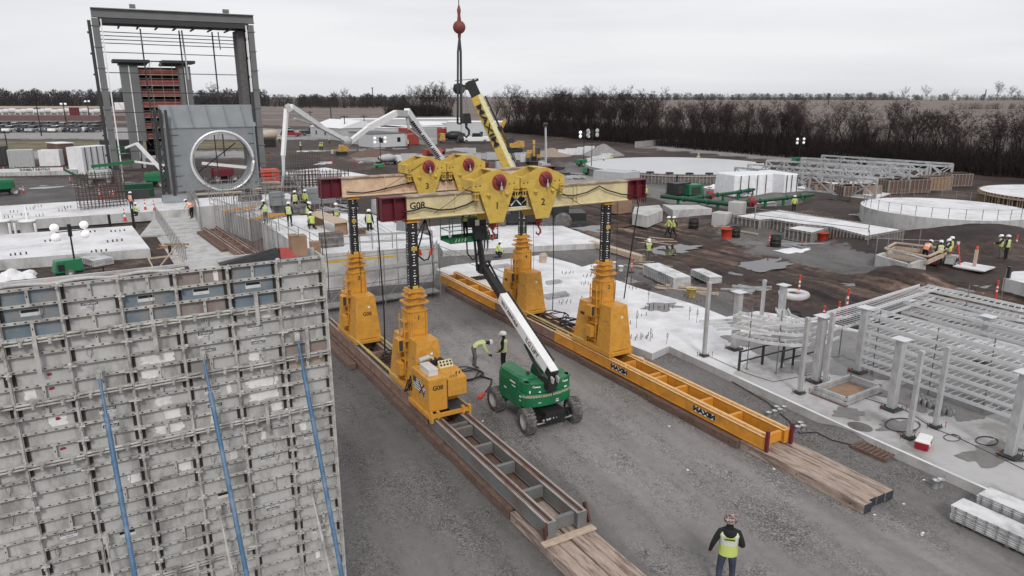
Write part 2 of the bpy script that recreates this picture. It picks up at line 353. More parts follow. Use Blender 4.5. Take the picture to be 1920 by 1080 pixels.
def make_ground():
    radii = []; r = 6.0
    while r < 150: radii.append(r); r *= 1.0068
    while r < 9000: radii.append(r); r *= 1.035
    azs = []; a = -180.0
    while a < 180: azs.append(a); a += (.145 if -42 <= a < 42 else 4.0)
    vs = []; cols = []; c2 = []
    na = len(azs)
    for r in radii:
        for a in azs:
            t = YAW - 0 + R(a)
            x, y = r * math.sin(t), r * math.cos(t)
            inside = -46 < a < 46 and r > 8
            jx = x + .6 * mn.noise(Vector((x * .35, y * .35, 20))) * min(3, r / 25); jy = y + .6 * mn.noise(Vector((x * .35, y * .35, 40))) * min(3, r / 25)
            if inside:
                g = zval(Z_GRAV, jx, jy); tn = zval(Z_TAN, jx, jy); pl = zval(Z_PALE, jx, jy); asp = zval(Z_ASPH, jx, jy); gr = zval(Z_GRASS, jx, jy); ru = zval(Z_RUT, jx, jy) * (1 - g)
            else:
                g = 1.0 if r < 60 else 0; tn = 1.0 if r > 600 else 0; pl = asp = gr = ru = 0
            mud = 1 - max(g, tn, pl, asp, gr); mud = 1.0 if mud > .55 else 0.0
            if mud > .5 and r > 420: tn = 1; mud = 0
            vs.append((x, y, gheight(x, y, mud, ru) if inside else 0.0)); cols.append((g, tn, pl, zval(Z_WORN, jx, jy) if inside and r < 60 else 0)); c2.append((asp, gr, ru, 1))
    fs = []
    for i in range(len(radii) - 1):
        for k in range(na): k2 = (k + 1) % na; fs.append((i * na + k, (i + 1) * na + k, (i + 1) * na + k2, i * na + k2))
    o0 = len(vs); vs.append((0, 0, 0)); cols.append((1, 0, 0, 1)); c2.append((0, 0, 0, 1))
    for k in range(na): fs.append((o0, k, (k + 1) % na))
    me = bpy.data.meshes.new('ground'); me.from_pydata(vs, [], fs)
    for nm, cc in (('zone', cols), ('zone_b', c2)):
        at = me.color_attributes.new(nm, 'FLOAT_COLOR', 'POINT')
        at.data.foreach_set('color', [q for c in cc for q in c])
    me.update()
    o = bpy.data.objects.new('ground', me); COL.objects.link(o); struct(o)
    m = bpy.data.materials.new('ground_material'); m.use_nodes = True; me.materials.append(m)
    for p in me.polygons: p.use_smooth = True
    nt = m.node_tree; N = nt.nodes; L = nt.links; b = N['Principled BSDF']
    geo = N.new('ShaderNodeNewGeometry')
    def noise(sc, det=6, ro=.6, vec=None):
        n = N.new('ShaderNodeTexNoise'); n.inputs['Scale'].default_value = sc; n.inputs['Detail'].default_value = det; n.inputs['Roughness'].default_value = ro
        L.new(vec or geo.outputs['Position'], n.inputs['Vector']); return n.outputs['Fac']
    def ramp(f, stops):
        r = N.new('ShaderNodeValToRGB'); e = r.color_ramp.elements
        e[0].position, e[0].color = stops[0][0], (*stops[0][1], 1); e[1].position, e[1].color = stops[-1][0], (*stops[-1][1], 1)
        for p, c in stops[1:-1]: q = e.new(p); q.color = (*c, 1)
        L.new(f, r.inputs[0]); return r.outputs[0]
    def mix(f, a, c, mode='MIX'):
        x = N.new('ShaderNodeMix'); x.data_type = 'RGBA'; x.blend_type = mode
        if isinstance(f, float): x.inputs[0].default_value = f
        else: L.new(f, x.inputs[0])
        L.new(a, x.inputs[6]); L.new(c, x.inputs[7]); return x.outputs[2]
    def mapping(rot, sc):
        mp = N.new('ShaderNodeMapping'); mp.vector_type = 'TEXTURE'; mp.inputs['Rotation'].default_value = (0, 0, -rot); mp.inputs['Scale'].default_value = tuple(1 / q for q in sc)
        L.new(geo.outputs['Position'], mp.inputs[0]); return mp.outputs[0]
    rot = -math.atan2(RD.y, RD.x)
    # gravel: pale compacted fines with loose darker stone in streaks
    lanes = noise(.10, 4, .55, mapping(0, (1.4, .5, 1)))
    pale_g = ramp(lanes, [(.34, (.135, .128, .125)), (.5, (.180, .171, .167)), (.64, (.215, .206, .201))])
    pale_g = mix(.6, pale_g, ramp(noise(3.0, 6, .7), [(.36, (.84, .83, .82)), (.66, (1.13, 1.12, 1.11))]), 'MULTIPLY')
    vor = N.new('ShaderNodeTexVoronoi'); vor.inputs['Scale'].default_value = 24; L.new(geo.outputs['Position'], vor.inputs['Vector'])
    loose = mix(1.0, pale_g, ramp(vor.outputs['Color'], [(.15, (.34, .33, .33)), (.5, (.74, .73, .73)), (.85, (1.5, 1.48, 1.46))]), 'MULTIPLY')
    c0 = N.new('ShaderNodeAttribute'); c0.attribute_name = 'zone'
    k_ = N.new('ShaderNodeMapRange'); k_.inputs[3].default_value = .92; k_.inputs[4].default_value = 1.50; L.new(c0.outputs['Alpha'], k_.inputs[0])
    msk = ramp(noise(.55, 9, .78, mapping(R(7), (1, .40, 1))), [(.44, (0, 0, 0)), (.60, (1, 1, 1))])
    grav = mix(msk, pale_g, loose)
    sv = N.new('ShaderNodeVectorMath'); sv.operation = 'SCALE'; L.new(grav, sv.inputs[0]); L.new(k_.outputs[0], sv.inputs[3]); grav = sv.outputs[0]
    wv = noise(1.1, 4, .6, mapping(R(6), (1, .05, 1)))
    grav = mix(.5, grav, ramp(wv, [(.38, (.74, .73, .72)), (.52, (1, 1, 1)), (.7, (1.06, 1.06, 1.05))]), 'MULTIPLY')
    # mud
    mudn = noise(.10, 10, .72)
    mud = ramp(mudn, [(.36, (.016, .0100, .008)), (.46, (.040, .0265, .0215)), (.54, (.070, .050, .042)), (.66, (.155, .120, .102))])
    mud = mix(.8, mud, ramp(noise(1.6, 7, .75), [(.33, (.55, .53, .52)), (.5, (1, 1, 1)), (.7, (1.5, 1.48, 1.46))]), 'MULTIPLY')
    rut = ramp(noise(.85, 9, .68, mapping(rot, (.07, 1.0, 1))), [(.40, (.28, .24, .22)), (.5, (1.0, .92, .88)), (.60, (2.3, 2.05, 1.9))])
    c2n = N.new('ShaderNodeAttribute'); c2n.attribute_name = 'zone_b'; s2 = N.new('ShaderNodeSeparateColor'); L.new(c2n.outputs['Color'], s2.inputs[0])
    mud = mix(s2.outputs[2], mud, mix(1.0, mud, rut, 'MULTIPLY'))
    tan = ramp(noise(.018, 6, .6, mapping(.3, (.5, 2, 1))), [(.35, (.115, .088, .074)), (.5, (.165, .130, .110)), (.68, (.225, .185, .162))])
    pale = ramp(noise(.5, 6, .65), [(.3, (.20, .19, .185)), (.7, (.36, .345, .335))])
    asph = ramp(noise(.3, 6, .6), [(.3, (.075, .068, .067)), (.7, (.125, .115, .112))])
    grass = ramp(noise(.25, 6, .7, mapping(0, (1, 2, 1))), [(.3, (.075, .070, .035)), (.5, (.14, .115, .06)), (.7, (.20, .165, .10))])
    c1 = N.new('ShaderNodeAttribute'); c1.attribute_name = 'zone'; s1 = N.new('ShaderNodeSeparateColor'); L.new(c1.outputs['Color'], s1.inputs[0])
    en = noise(.55, 7, .7)
    def soft(o, k=3.0):
        a = N.new('ShaderNodeMath'); a.operation = 'MULTIPLY_ADD'; L.new(en, a.inputs[0]); a.inputs[1].default_value = 1.5; a.inputs[2].default_value = -1.25
        d = N.new('ShaderNodeMath'); d.operation = 'ADD'; L.new(a.outputs[0], d.inputs[0]); L.new(o, d.inputs[1])
        e = N.new('ShaderNodeMath'); e.operation = 'MULTIPLY_ADD'; e.use_clamp = True; L.new(d.outputs[0], e.inputs[0]); e.inputs[1].default_value = k; e.inputs[2].default_value = .5
        return e.outputs[0]
    c = mix(soft(s1.outputs[0]), mud, grav); c = mix(soft(s1.outputs[1]), c, tan); c = mix(soft(s1.outputs[2]), c, pale); c = mix(soft(s2.outputs[0]), c, asph); c = mix(soft(s2.outputs[1]), c, grass)
    L.new(c, b.inputs['Base Color'])
    rr = N.new('ShaderNodeMapRange'); rr.inputs[1].default_value = .35; rr.inputs[2].default_value = .6; rr.inputs[3].default_value = .5; rr.inputs[4].default_value = .95
    L.new(mudn, rr.inputs[0]); L.new(rr.outputs[0], b.inputs['Roughness']); b.inputs['Specular IOR Level'].default_value = .25
    bp = N.new('ShaderNodeBump'); bp.inputs['Strength'].default_value = .7; bp.inputs['Distance'].default_value = .06
    L.new(noise(9, 8, .75), bp.inputs['Height']); L.new(bp.outputs[0], b.inputs['Normal'])
    return o
make_ground()
# ---------------- bare trees ----------------
def bare_tree(seed, h, spread, twigs, nbr=9, fine=.02, low=.12):
    rd = random.Random(seed); T = MB(); C = MB()
    def branch(p, d, ln, r, lev):
        n = 4 if lev < 2 else 3; pts = [p]; q = p.copy(); dd = d.copy()
        for i in range(n):
            dd = (dd + Vector((rd.uniform(-1, 1), rd.uniform(-1, 1), rd.uniform(-.3, .8))) * (.20 if lev < 2 else .3)).normalized()
            q = q + dd * ln / n; pts.append(q.copy())
        rs = [r * (1 - .75 * i / n) for i in range(n + 1)]
        (T if lev == 0 else C).path(pts, rs, 5 if lev == 0 else 3)
        if lev >= 3:
            for k in range(twigs):
                t = rd.uniform(.15, 1); i = min(n - 1, int(t * n)); b = pts[i].lerp(pts[i + 1], t * n - i)
                e = Vector((rd.gauss(0, 1), rd.gauss(0, 1), rd.gauss(.5, .8))).normalized() * rd.uniform(.35, 1.0) * ln * .8
                w = e.orthogonal().normalized() * fine
                C.add([b - w, b + w, b + e], [(0, 1, 2)], 0)
            return
        k = nbr if lev == 0 else rd.randint(3, 5)
        for j in range(k):
            t = rd.uniform(low if lev == 0 else .3, 1) if j else 1.0; i = min(n - 1, int(t * n)); b = pts[i].lerp(pts[i + 1], t * n - i)
            az = rd.uniform(0, 6.28); o = Vector((math.cos(az), math.sin(az), rd.uniform(.3, 1.3) if lev == 0 else rd.uniform(-.1, 1))).normalized()
            nd = (dd * .55 + o * spread).normalized()
            branch(b, nd, ln * rd.uniform(.45, .68) * (1.12 - .35 * t if lev == 0 else 1), rs[i] * .55, lev + 1)
    branch(Vector((0, 0, -.3)), Vector((rd.uniform(-.12, .12), rd.uniform(-.12, .12), 1)).normalized(), h * .62, h * .017, 0)
    # normalise the height
    top = max(v[2] for v in C.v); k = h / top
    T.v = [(x * k, y * k, z * k) for x, y, z in T.v]; C.v = [(x * k, y * k, z * k) for x, y, z in C.v]
    return T, C
PROTO = []
for s, (sp, tw, lo) in enumerate(((.75, 7, .15), (.95, 7, .1), (.6, 8, .3), (.85, 6, .35), (1.05, 8, .12), (.7, 7, .05))):
    T, C = bare_tree(11 + s, 12.0, sp, tw, nbr=8 + s % 3, fine=.028, low=lo)
    PROTO.append((T, C))
tree_src = []
TL = 'bare dark tree in the dense tree line behind the round tanks'
for i, (T, C) in enumerate(PROTO):
    t = thing('bare_tree', TL, 'tree', group='bare trees of the tree line')
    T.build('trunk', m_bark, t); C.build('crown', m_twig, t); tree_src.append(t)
# line runs from pixel (935,262) to beyond the right edge
P0, P1 = G(925, 247), G(2080, 352)
dl = (P1 - P0); LEN = dl.length; dl.normalize(); dn = Vector((-dl.y, dl.x, 0))
if dn.dot(Vector((P0.x, P0.y, 0))) < 0: dn = -dn
cnt = 0
for row in range(6):
    n = int(LEN / (4.6 + .4 * row))
    for k in range(n):
        if cnt >= 285: break
        s = (k + rnd.uniform(-.3, .3) + .5 * (row % 2)) / n
        p = P0 + dl * (s * LEN) + dn * (row * 4.2 + rnd.uniform(-1.5, 1.5) + 1.5)
        wave = .86 + .18 * mn.noise(Vector((s * 14, row, 0)))
        sc = 1.17 * wave * rnd.uniform(.66, 1.16) * (1.12 if s < .35 else (.98 if s > .75 else 1.0)) * (13.2 / 12 if s < .4 else 1.0)
        if cnt < 6: t = tree_src[cnt]; t.location = p; t.rotation_euler = (0, 0, rnd.uniform(0, 6)); t.scale = (sc, sc, sc)
        else: copy_tree(tree_src[rnd.randrange(6)], None, p, rnd.uniform(0, 6), scale=sc)
        cnt += 1
# undergrowth of the tree line: one mass of stems
def thicket(name, p0, p1, depth, hgt, n, m, w=.03, jit=1.0):
    b = MB(); d = p1 - p0; ln = d.length; d.normalize(); nn = Vector((-d.y, d.x, 0))
    if nn.dot(Vector((p0.x, p0.y, 0))) < 0: nn = -nn
    for i in range(n):
        p = p0 + d * rnd.uniform(0, ln) + nn * rnd.uniform(0, depth); p.z = -.1
        h = hgt * rnd.uniform(.35, 1.0)
        e = Vector((rnd.gauss(0, .35), rnd.gauss(0, .35), 1)).normalized() * h
        for q in range(3):
            a = p + e * rnd.uniform(0, .6) if q else p
            ee = e if q == 0 else Vector((rnd.gauss(0, 1), rnd.gauss(0, 1), rnd.uniform(.2, 1.2))).normalized() * h * .45
            s = Vector((rnd.uniform(-1, 1), rnd.uniform(-1, 1), 0)).normalized() * w * rnd.uniform(.7, 1.6)
            b.add([a - s, a + s, a + ee], [(0, 1, 2)], 0)
    o = b.build(name, m); return o
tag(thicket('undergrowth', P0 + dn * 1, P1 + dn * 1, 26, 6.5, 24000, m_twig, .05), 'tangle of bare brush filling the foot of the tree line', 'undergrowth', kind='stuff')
# clump of big trees behind the white trailers, each its own
bt, bc = bare_tree(51, 22, .95, 9, nbr=10, fine=.06, low=.1)
big = thing('bare_tree', 'x', 'tree'); bt.build('trunk', m_bark, big); bc.build('crown', m_twig, big)
bt2, bc2 = bare_tree(57, 22, 1.1, 9, nbr=11, fine=.06, low=.08)
big2 = thing('bare_tree', 'x', 'tree'); bt2.build('trunk', m_bark, big2); bc2.build('crown', m_twig, big2)
first = [True, True]
for i, (px, py, hh) in enumerate(((758, 219, 13), (772, 219, 18), (786, 218, 21), (800, 219, 23), (812, 218, 24), (822, 218, 23), (834, 217, 20), (845, 218, 15), (792, 214, 21), (816, 213, 22), (838, 213, 17), (778, 214, 19), (804, 211, 23), (828, 211, 21))):
    p = G(px, py); p.z = 0; k = i % 2; src = (big, big2)[k]
    lb = 'tall bare tree in the round clump behind the white site trailers'
    sc = hh / 22
    if first[k]: first[k] = False; t = src; t.location = p; t.scale = (sc,) * 3; tag(t, lb, 'tree', 'clump of tall trees behind the trailers')
    else: copy_tree(src, None, p, rnd.uniform(0, 6), lb, 'clump of tall trees behind the trailers', sc)
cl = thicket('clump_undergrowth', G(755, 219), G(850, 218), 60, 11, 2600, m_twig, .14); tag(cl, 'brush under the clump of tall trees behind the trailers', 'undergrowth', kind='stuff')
# lone trees on the right horizon by the farm
for px, yb, yt, lb in ((1738, 186, 157, 'round bare tree standing above the farm roofs on the horizon'), (1785, 187, 165, 'small bare tree right of the farmhouse on the horizon'), (1868, 188, 149, 'large dark tree at the right end of the horizon'), (1892, 188, 158, 'dark tree leaning on the larger one at the right horizon'), (1692, 186, 160, 'thin bare tree left of the farm on the horizon'), (1672, 187, 168, 'low bare tree at the left edge of the farm'), (1910, 188, 166, 'low dark tree at the right border of the photo on the horizon'), (650, 200, 162, 'bare tree rising above the far wood left of the clump'), (632, 200, 168, 'rounded bare tree in the far wood beside the taller one'), (408, 199, 150, 'bare tree rising above the far wood inside the steel frame opening')):
    p = G(px, yb); k = rnd.randrange(2)
    hh = upto(px, yt, p); copy_tree((big, big2)[k], None, p, rnd.uniform(0, 6), lb, None, hh / 22)
    o = COL.objects[-1]
for o in list(COL.objects):
    if o.get('label', '').endswith('horizon') and 'group' in o: del o['group']
    if o.name.startswith('bare_tree') and o.get('group') == 'clump of tall trees behind the trailers' and 'clump' not in o['label']: del o['group']
# far woods along the horizon (one mass each)
def far_wood(name, x0, x1, ybase, ytop, n, m, label, depthpx=2.0, wob=.3, tw=70, fat=1.0):
    b = MB()
    for i in range(n):
        px = rnd.uniform(x0, x1); yb = ybase(px) if callable(ybase) else ybase; yb += rnd.uniform(-depthpx, 0) * .5
        p = G(px, yb); p.z = 0; D = p.length
        yt = ytop(px) if callable(ytop) else ytop
        h = upto(px, yt, p) * (1 - wob + wob * 1.6 * (mn.noise(Vector((px * .05, 0, 0))) * .5 + .5)) * rnd.uniform(.7, 1.05)
        w = h * rnd.uniform(.34, .52)
        s = Vector((CA, -SA, 0)) * h * .03
        b.add([p - s, p + s, p + Vector((0, 0, h * .8))], [(0, 1, 2)], 0)
        for k in range(tw):
            th = rnd.uniform(0, 6.28); zz = rnd.uniform(.0, 1); ww = w * math.sin(math.pi * min(1, .25 + zz * .72))
            a = p + Vector((math.cos(th) * ww * rnd.random() ** .5, math.sin(th) * ww * rnd.random() ** .5, h * zz * .92))
            e = Vector((rnd.gauss(0, .6), rnd.gauss(0, .6), rnd.uniform(.3, 1.2))) * h * .10
            s = Vector((CA, -SA, rnd.uniform(-.3, .3))) * h * rnd.uniform(.010, .022) * fat
            b.add([a - s, a + s, a + e], [(0, 1, 2)], 0)
    o = b.build(name, m); return tag(o, label, 'wood', kind='stuff')
far_wood('far_wood', -160, 760, lambda x: 199.0 if x < 500 else 200, lambda x: 166 if x < 500 else 175, 900, m_barkfar, 'dark band of bare woodland along the left horizon', tw=95)
far_wood('far_wood', 560, 770, 203.0, 181, 90, m_barkfar, 'lower dark thicket in front of the left far wood', tw=70)
far_wood('far_hedge', 640, 980, 185.2, 178, 240, m_barkfar, 'thin hazy tree row on the middle horizon', tw=45, fat=2.2)
far_wood('far_hedge', 1040, 1680, 188.0, 173.5, 520, m_barkfar, 'long hazy tree row behind the right field', tw=50, fat=2.4)
far_wood('far_hedge', 1650, 2060, 188.5, 175.5, 240, m_barkfar, 'hedge row around the farm on the right horizon', tw=45, fat=2.2)
far_wood('field_hedge', 1795, 2060, 205, 192, 120, m_twig, 'brown hedge crossing the right field below the farm', tw=60)
# ================= hydraulic gantry =================
LU, RU, FV, BV = 10.76, 20.63, 26.7, 34.4
# timber mats: rows of long timbers, every timber a part of its mat
def timber_mat(u, v0, v1, m, label, parts=4, w=.405, gap=.032, z=0.0, h=.34, jig=.15, group='timber mats under the gantry tracks'):
    t = thing('timber_mat', label, 'timber mat', (u, v0, z), 0, group); n = parts; tot = n * w + (n - 1) * gap
    for i in range(n):
        b = MB(); x = -tot / 2 + i * (w + gap); a = rnd.uniform(-jig, jig) * .5; e = rnd.uniform(-jig, jig) * .5; dz = rnd.uniform(-.03, .03)
        b.box((x, a, .005), (x + w, v1 - v0 + e, h + dz), 0)
        b.f.pop(2); b.m.pop(2); b.sm.pop(2)
        b.add([(x, a, .005), (x + w, a, .005), (x + w, a, h + dz), (x, a, h + dz)], [(0, 1, 2, 3)], 1)
        for yy in ((v1 - v0) * .08, (v1 - v0) * .5, (v1 - v0) * .92):     # bolt ends
            if i == 0: b.lathe([(.0, -.012), (.035, -.012), (.035, 0)], (x, yy, h * .5), 6, 2, 'x')
        b.build('timber', [m, m_timber_end if v0 < 13.4 else m, m_rail_rust], t, bevel=.018)
    return t
v = 11.9
timber_mat(LU - .02, 12.1, 17.2, m_timber, 'pale timber mat sticking out under the near end of the grey track', h=.33)
for i, (a, b_) in enumerate(((17.25, 22.4), (22.45, 27.6), (27.65, 33.0), (33.05, 38.6))):
    timber_mat(LU - .05 + rnd.uniform(-.06, .06), a, b_, m_timber2, ('brown timber mat beneath the grey track beside the power unit', 'brown timber mat under the front left gantry leg', 'brown timber mat between the two left gantry legs', 'brown timber mat beneath the back left gantry leg')[i], h=.33)
timber_mat(RU + .1, 11.85, 16.9, m_timber, 'pale timber mat sticking out past the orange track end', h=.33)
for i, (a, b_) in enumerate(((16.95, 22.1), (22.15, 27.3), (27.35, 32.6), (32.65, 38.0), (38.05, 43.2))):
    timber_mat(RU - .05 + rnd.uniform(-.06, .06), a, b_, m_timber2, ('brown timber mat under the orange track with the black logo', 'brown timber mat beneath the front right gantry leg', 'brown timber mat under the track between the right gantry legs', 'brown timber mat beneath the back right gantry leg', 'brown timber mat under the far end of the right track')[i], h=.33)
# extra timbers stacked at the back of the left track
for k, (uu, vv, ln) in enumerate(((9.62, 32.2, 6.0),)):
    b = MB(); b.box((-.2, 0, 0), (.2, ln, .30)); o = b.build('loose_timber', m_timber2, loc=(uu, vv, .01), bevel=.02); tag(o, ('loose timber lying left of the mats by the back left leg', 'loose timber lying left of the mats by the front left leg')[k], 'timber')
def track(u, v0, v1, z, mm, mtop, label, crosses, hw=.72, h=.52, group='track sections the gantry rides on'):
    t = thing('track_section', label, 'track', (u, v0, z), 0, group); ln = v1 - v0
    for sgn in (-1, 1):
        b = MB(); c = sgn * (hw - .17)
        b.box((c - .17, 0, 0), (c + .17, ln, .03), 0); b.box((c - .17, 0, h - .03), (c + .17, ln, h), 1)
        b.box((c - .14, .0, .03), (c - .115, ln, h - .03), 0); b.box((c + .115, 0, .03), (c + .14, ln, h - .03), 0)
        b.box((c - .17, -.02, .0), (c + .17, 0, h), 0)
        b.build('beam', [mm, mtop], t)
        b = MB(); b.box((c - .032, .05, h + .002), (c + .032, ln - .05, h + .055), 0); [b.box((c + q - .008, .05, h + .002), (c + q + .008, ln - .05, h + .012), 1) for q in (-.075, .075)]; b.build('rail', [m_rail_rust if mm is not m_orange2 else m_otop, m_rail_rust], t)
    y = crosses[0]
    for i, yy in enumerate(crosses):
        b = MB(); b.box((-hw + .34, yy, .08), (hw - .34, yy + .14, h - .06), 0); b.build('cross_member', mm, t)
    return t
TZ = .40
tl = track(LU, 15.3, 23.9, TZ, m_steel, m_railtop, 'grey steel track section with rusty rails at the near left', [.15, 1.9, 3.7, 5.3, 6.9, 7.3])
for sx in (-1, 1):
    b = MB(); b.bar((sx * .78, -.06, .12), (sx * .86, .32 if sx > 0 else -.12, .58), .07, .24); b.build('end_stop', m_rail_rust, tl)
b = MB(); b.box((-.95, -.28, -.055), (.9, -.03, .0)); o = b.build('packing_plank', m_plank, loc=(LU, 15.3, TZ)); tag(o, 'pale plank laid crosswise under the near end of the grey track', 'plank')
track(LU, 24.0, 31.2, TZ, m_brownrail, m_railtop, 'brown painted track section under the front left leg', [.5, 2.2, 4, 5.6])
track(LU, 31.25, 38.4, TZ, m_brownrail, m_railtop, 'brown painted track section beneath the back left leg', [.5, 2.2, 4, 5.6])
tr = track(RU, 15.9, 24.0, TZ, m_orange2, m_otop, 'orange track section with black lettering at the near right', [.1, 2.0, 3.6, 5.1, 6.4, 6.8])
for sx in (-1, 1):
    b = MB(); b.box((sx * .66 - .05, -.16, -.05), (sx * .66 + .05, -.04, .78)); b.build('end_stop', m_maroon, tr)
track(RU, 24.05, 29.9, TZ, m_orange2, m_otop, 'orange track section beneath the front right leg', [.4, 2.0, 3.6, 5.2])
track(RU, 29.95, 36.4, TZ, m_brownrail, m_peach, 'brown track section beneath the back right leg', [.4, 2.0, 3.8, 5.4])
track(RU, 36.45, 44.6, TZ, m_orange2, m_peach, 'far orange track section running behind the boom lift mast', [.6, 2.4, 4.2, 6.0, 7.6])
m_logow = mat('logo_white', (.78, .78, .78), .5, var=.03); m_logok = mat('logo_black', (.012, .012, .014), .5, var=.05)
def logo(parent, loc, rot, w, sz):
    b = MB(); b.add([(-w / 2, -sz * .44, 0), (w / 2, -sz * .44, 0), (w / 2, sz * .44, 0), (-w / 2, sz * .44, 0)], [(0, 1, 2, 3)])
    o = b.build('logo_plate', m_logow, parent, loc); o.rotation_euler = rot
    text_mesh('lettering', 'MAXIM', sz * 1.0, m_logok, parent, Vector(loc) + (Vector((-.004, 0, 0)) if rot == LEFT else Vector((0, -.004, 0))), rot, .001, bold=.02, xs=1.42)
for vv in (24.35, 18.9):
    par = tr if vv < 24 else [o for o in COL.objects if o.get('label', '').startswith('orange track section beneath the front right')][0]
    logo(par, (-.735, vv - par.location.y, .27), LEFT, 1.25, .27)
# ---- legs ----
def tick_face(b, side, z0, z1, w):
    z = z0; i = 0
    while z < z1:
        big = i % 4 == 0; ww = .075 if big else .028; hh = .018
        if side == 0: b.add([(-ww, -w - .003, z - hh), (ww, -w - .003, z - hh), (ww, -w - .003, z + hh), (-ww, -w - .003, z + hh)], [(0, 1, 2, 3)], 1)
        else: b.add([(-w - .003, ww * .8, z - hh), (-w - .003, -ww * .8, z - hh), (-w - .003, -ww * .8, z + hh), (-w - .003, ww * .8, z + hh)], [(0, 1, 2, 3)], 1)
        if side == 0: 
            pass
        z += .115; i += 1
def tickcol(b, x0, w, z0, z1):        # ticks on the face toward +X too
    z = z0; i = 0
    while z < z1:
        ww = .06 if i % 4 == 0 else .028; hh = .018
        b.add([(w + .003, x0 - ww, z - hh), (w + .003, x0 + ww, z - hh), (w + .003, x0 + ww, z + hh), (w + .003, x0 - ww, z + hh)], [(0, 1, 2, 3)], 1); z += .115; i += 1
def gantry_leg(u, v, label, ctop, num, plate=True):
    t = thing('gantry_leg', label, 'gantry leg', (u, v, TZ + .52), 0, 'yellow telescopic gantry legs'); z0 = TZ + .52
    b = MB()                                              # skid
    for sx in (-1, 1): b.box((sx * .57 - .13, -1.55, .06), (sx * .57 + .13, 1.55, .30))
    b.box((-.60, -1.6, .10), (.60, -1.42, .28)); b.box((-.60, 1.42, .10), (.60, 1.6, .28)); b.build('skid', m_orange, t, bevel=.012)
    for sy in (-1, 1):
        b = MB()
        if sy < 0: b.box((-.66, -1.5, .302), (.66, -.42, 2.45), 0, top=(.18, .18, .22, .03))
        else: b.box((-.66, .42, .302), (.66, 1.5, 2.25), 0, top=(.18, .18, .03, .22))
        k = b.build('side_tank', m_orange, t, bevel=.015)
        for zz in (1.62,):                               # slot handles on the left side
            s_ = MB(); xx = -.66 + .18 * (zz / 2.3) - .012; s_.box((xx, sy * .95 - .16, zz - .07), (xx + .03, sy * .95 + .16, zz + .07)); s_.build('slot', m_framed, k)
        if sy < 0:
            p_ = MB(); p_.box((.08, -1.352, 1.85), (.19, -1.340, 1.94)); p_.build('data_plate', m_logow, k)
    b = MB(); r_ = .40                                     # lower mast: chamfered square with corner angles
    oc = [(-.28, -.42), (.28, -.42), (.42, -.28), (.42, .28), (.28, .42), (-.28, .42), (-.42, .28), (-.42, -.28)]
    b.prism(oc, 'z', .12, 3.55)
    for cx, cy in ((-.35, -.39), (.35, -.39), (.39, .35), (-.39, .35)): b.box((cx - .035, cy - .035, .3), (cx + .035, cy + .035, 3.4))
    for zz in (1.1, 1.75, 2.4, 3.05): b.box((-.39, -.40, zz), (.39, .40, zz + .03))
    b.build('lower_mast', m_orange, t, bevel=.01)
    b = MB()                                               # ladder rungs on the left side
    for zz in [.5 + .42 * k for k in range(7)]: b.box((-.62 + .02, -.26, zz), (-.36, .26, zz + .035))
    for yy in (-.27, .25): b.box((-.62, yy, .3), (-.57, yy + .03, 3.3))
    b.build('ladder', m_orange, t)
    b = MB(); b.box((-.86, -.2, 1.75), (-.60, .26, 2.3)); k = b.build('valve_box', m_orange, t, bevel=.01); b = MB(); b.box((-.83, -.2, .7), (-.61, .26, 1.25)); b.build('valve_box', m_orange, t, bevel=.01)
    s_ = MB(); s_.box((-.82, -.215, 1.8), (-.66, -.198, 2.25)); s_.build('box_opening', m_framed, k)
    for k, (zz, rr, hh) in enumerate(((3.46, .46, .05), (3.62, .43, .14), (3.80, .52, .045), (3.99, .42, .12), (4.06, .46, .045))):
        if k in (0, 2, 4):
            b = MB(); b.prism([(-rr, -rr * .7), (-rr * .7, -rr), (rr * .7, -rr), (rr, -rr * .7), (rr, rr * .7), (rr * .7, rr), (-rr * .7, rr), (-rr, rr * .7)], 'z', zz, zz + hh)
            for a in range(8):
                th = a * math.pi / 4 + .4; b.tube((rr * .8 * math.cos(th), rr * .8 * math.sin(th), zz - .05), (rr * .8 * math.cos(th), rr * .8 * math.sin(th), zz + .09), .03, n=6)
            b.build('flange', m_orange, t)
    b = MB(); b.lathe([(.40, 3.5), (.42, 3.6), (.40, 3.8), (.34, 3.85), (.34, 4.05), (.27, 4.12), (.27, 4.26), (.24, 4.28)], n=8, sm=False)
    for a in range(4):
        th = a * math.pi / 2 + .78; b.box((.33 * math.cos(th) - .06, .33 * math.sin(th) - .06, 3.62), (.33 * math.cos(th) + .06, .33 * math.sin(th) + .06, 3.74), 1)
    b.box((-.38, -.34, 4.26), (.38, .34, 4.30)); b.box((-.32, -.30, 4.30), (.32, .30, 4.40))
    b.build('collar', [m_orange, m_black], t)
    w = .185; zt = ctop - z0                                 # black telescoping mast with white marks
    b = MB(); b.box((-w, -w, 3.9), (w, w, zt - .12), 0)
    b.box((-w - .018, -w - .02, 4.2), (-w * .35, -w - .001, zt - .15), 0)
    mk = b.build('upper_mast', m_black, t, bevel=.01)
    b = MB(); z = 4.5; i = 0
    while z < zt - .2:
        ww = .075 if i % 4 == 0 else .03
        if i % 14 != 7:
            b.add([(-.02 - ww, -w - .024, z - .019), (-.02 + ww, -w - .024, z - .019), (-.02 + ww, -w - .024, z + .019), (-.02 - ww, -w - .024, z + .019)], [(0, 1, 2, 3)], 0)
            b.add([(w + .004, -ww, z - .022), (w + .004, ww, z - .022), (w + .004, ww, z + .022), (w + .004, -ww, z + .022)], [(0, 1, 2, 3)], 0)
            b.add([(-w - .022, ww, z - .022), (-w - .022, -ww, z - .022), (-w - .022, -ww, z + .022), (-w - .022, ww, z + .022)], [(0, 1, 2, 3)], 0)
        z += .112; i += 1
    b.build('measure_marks', m_logow, mk)
    b = MB()
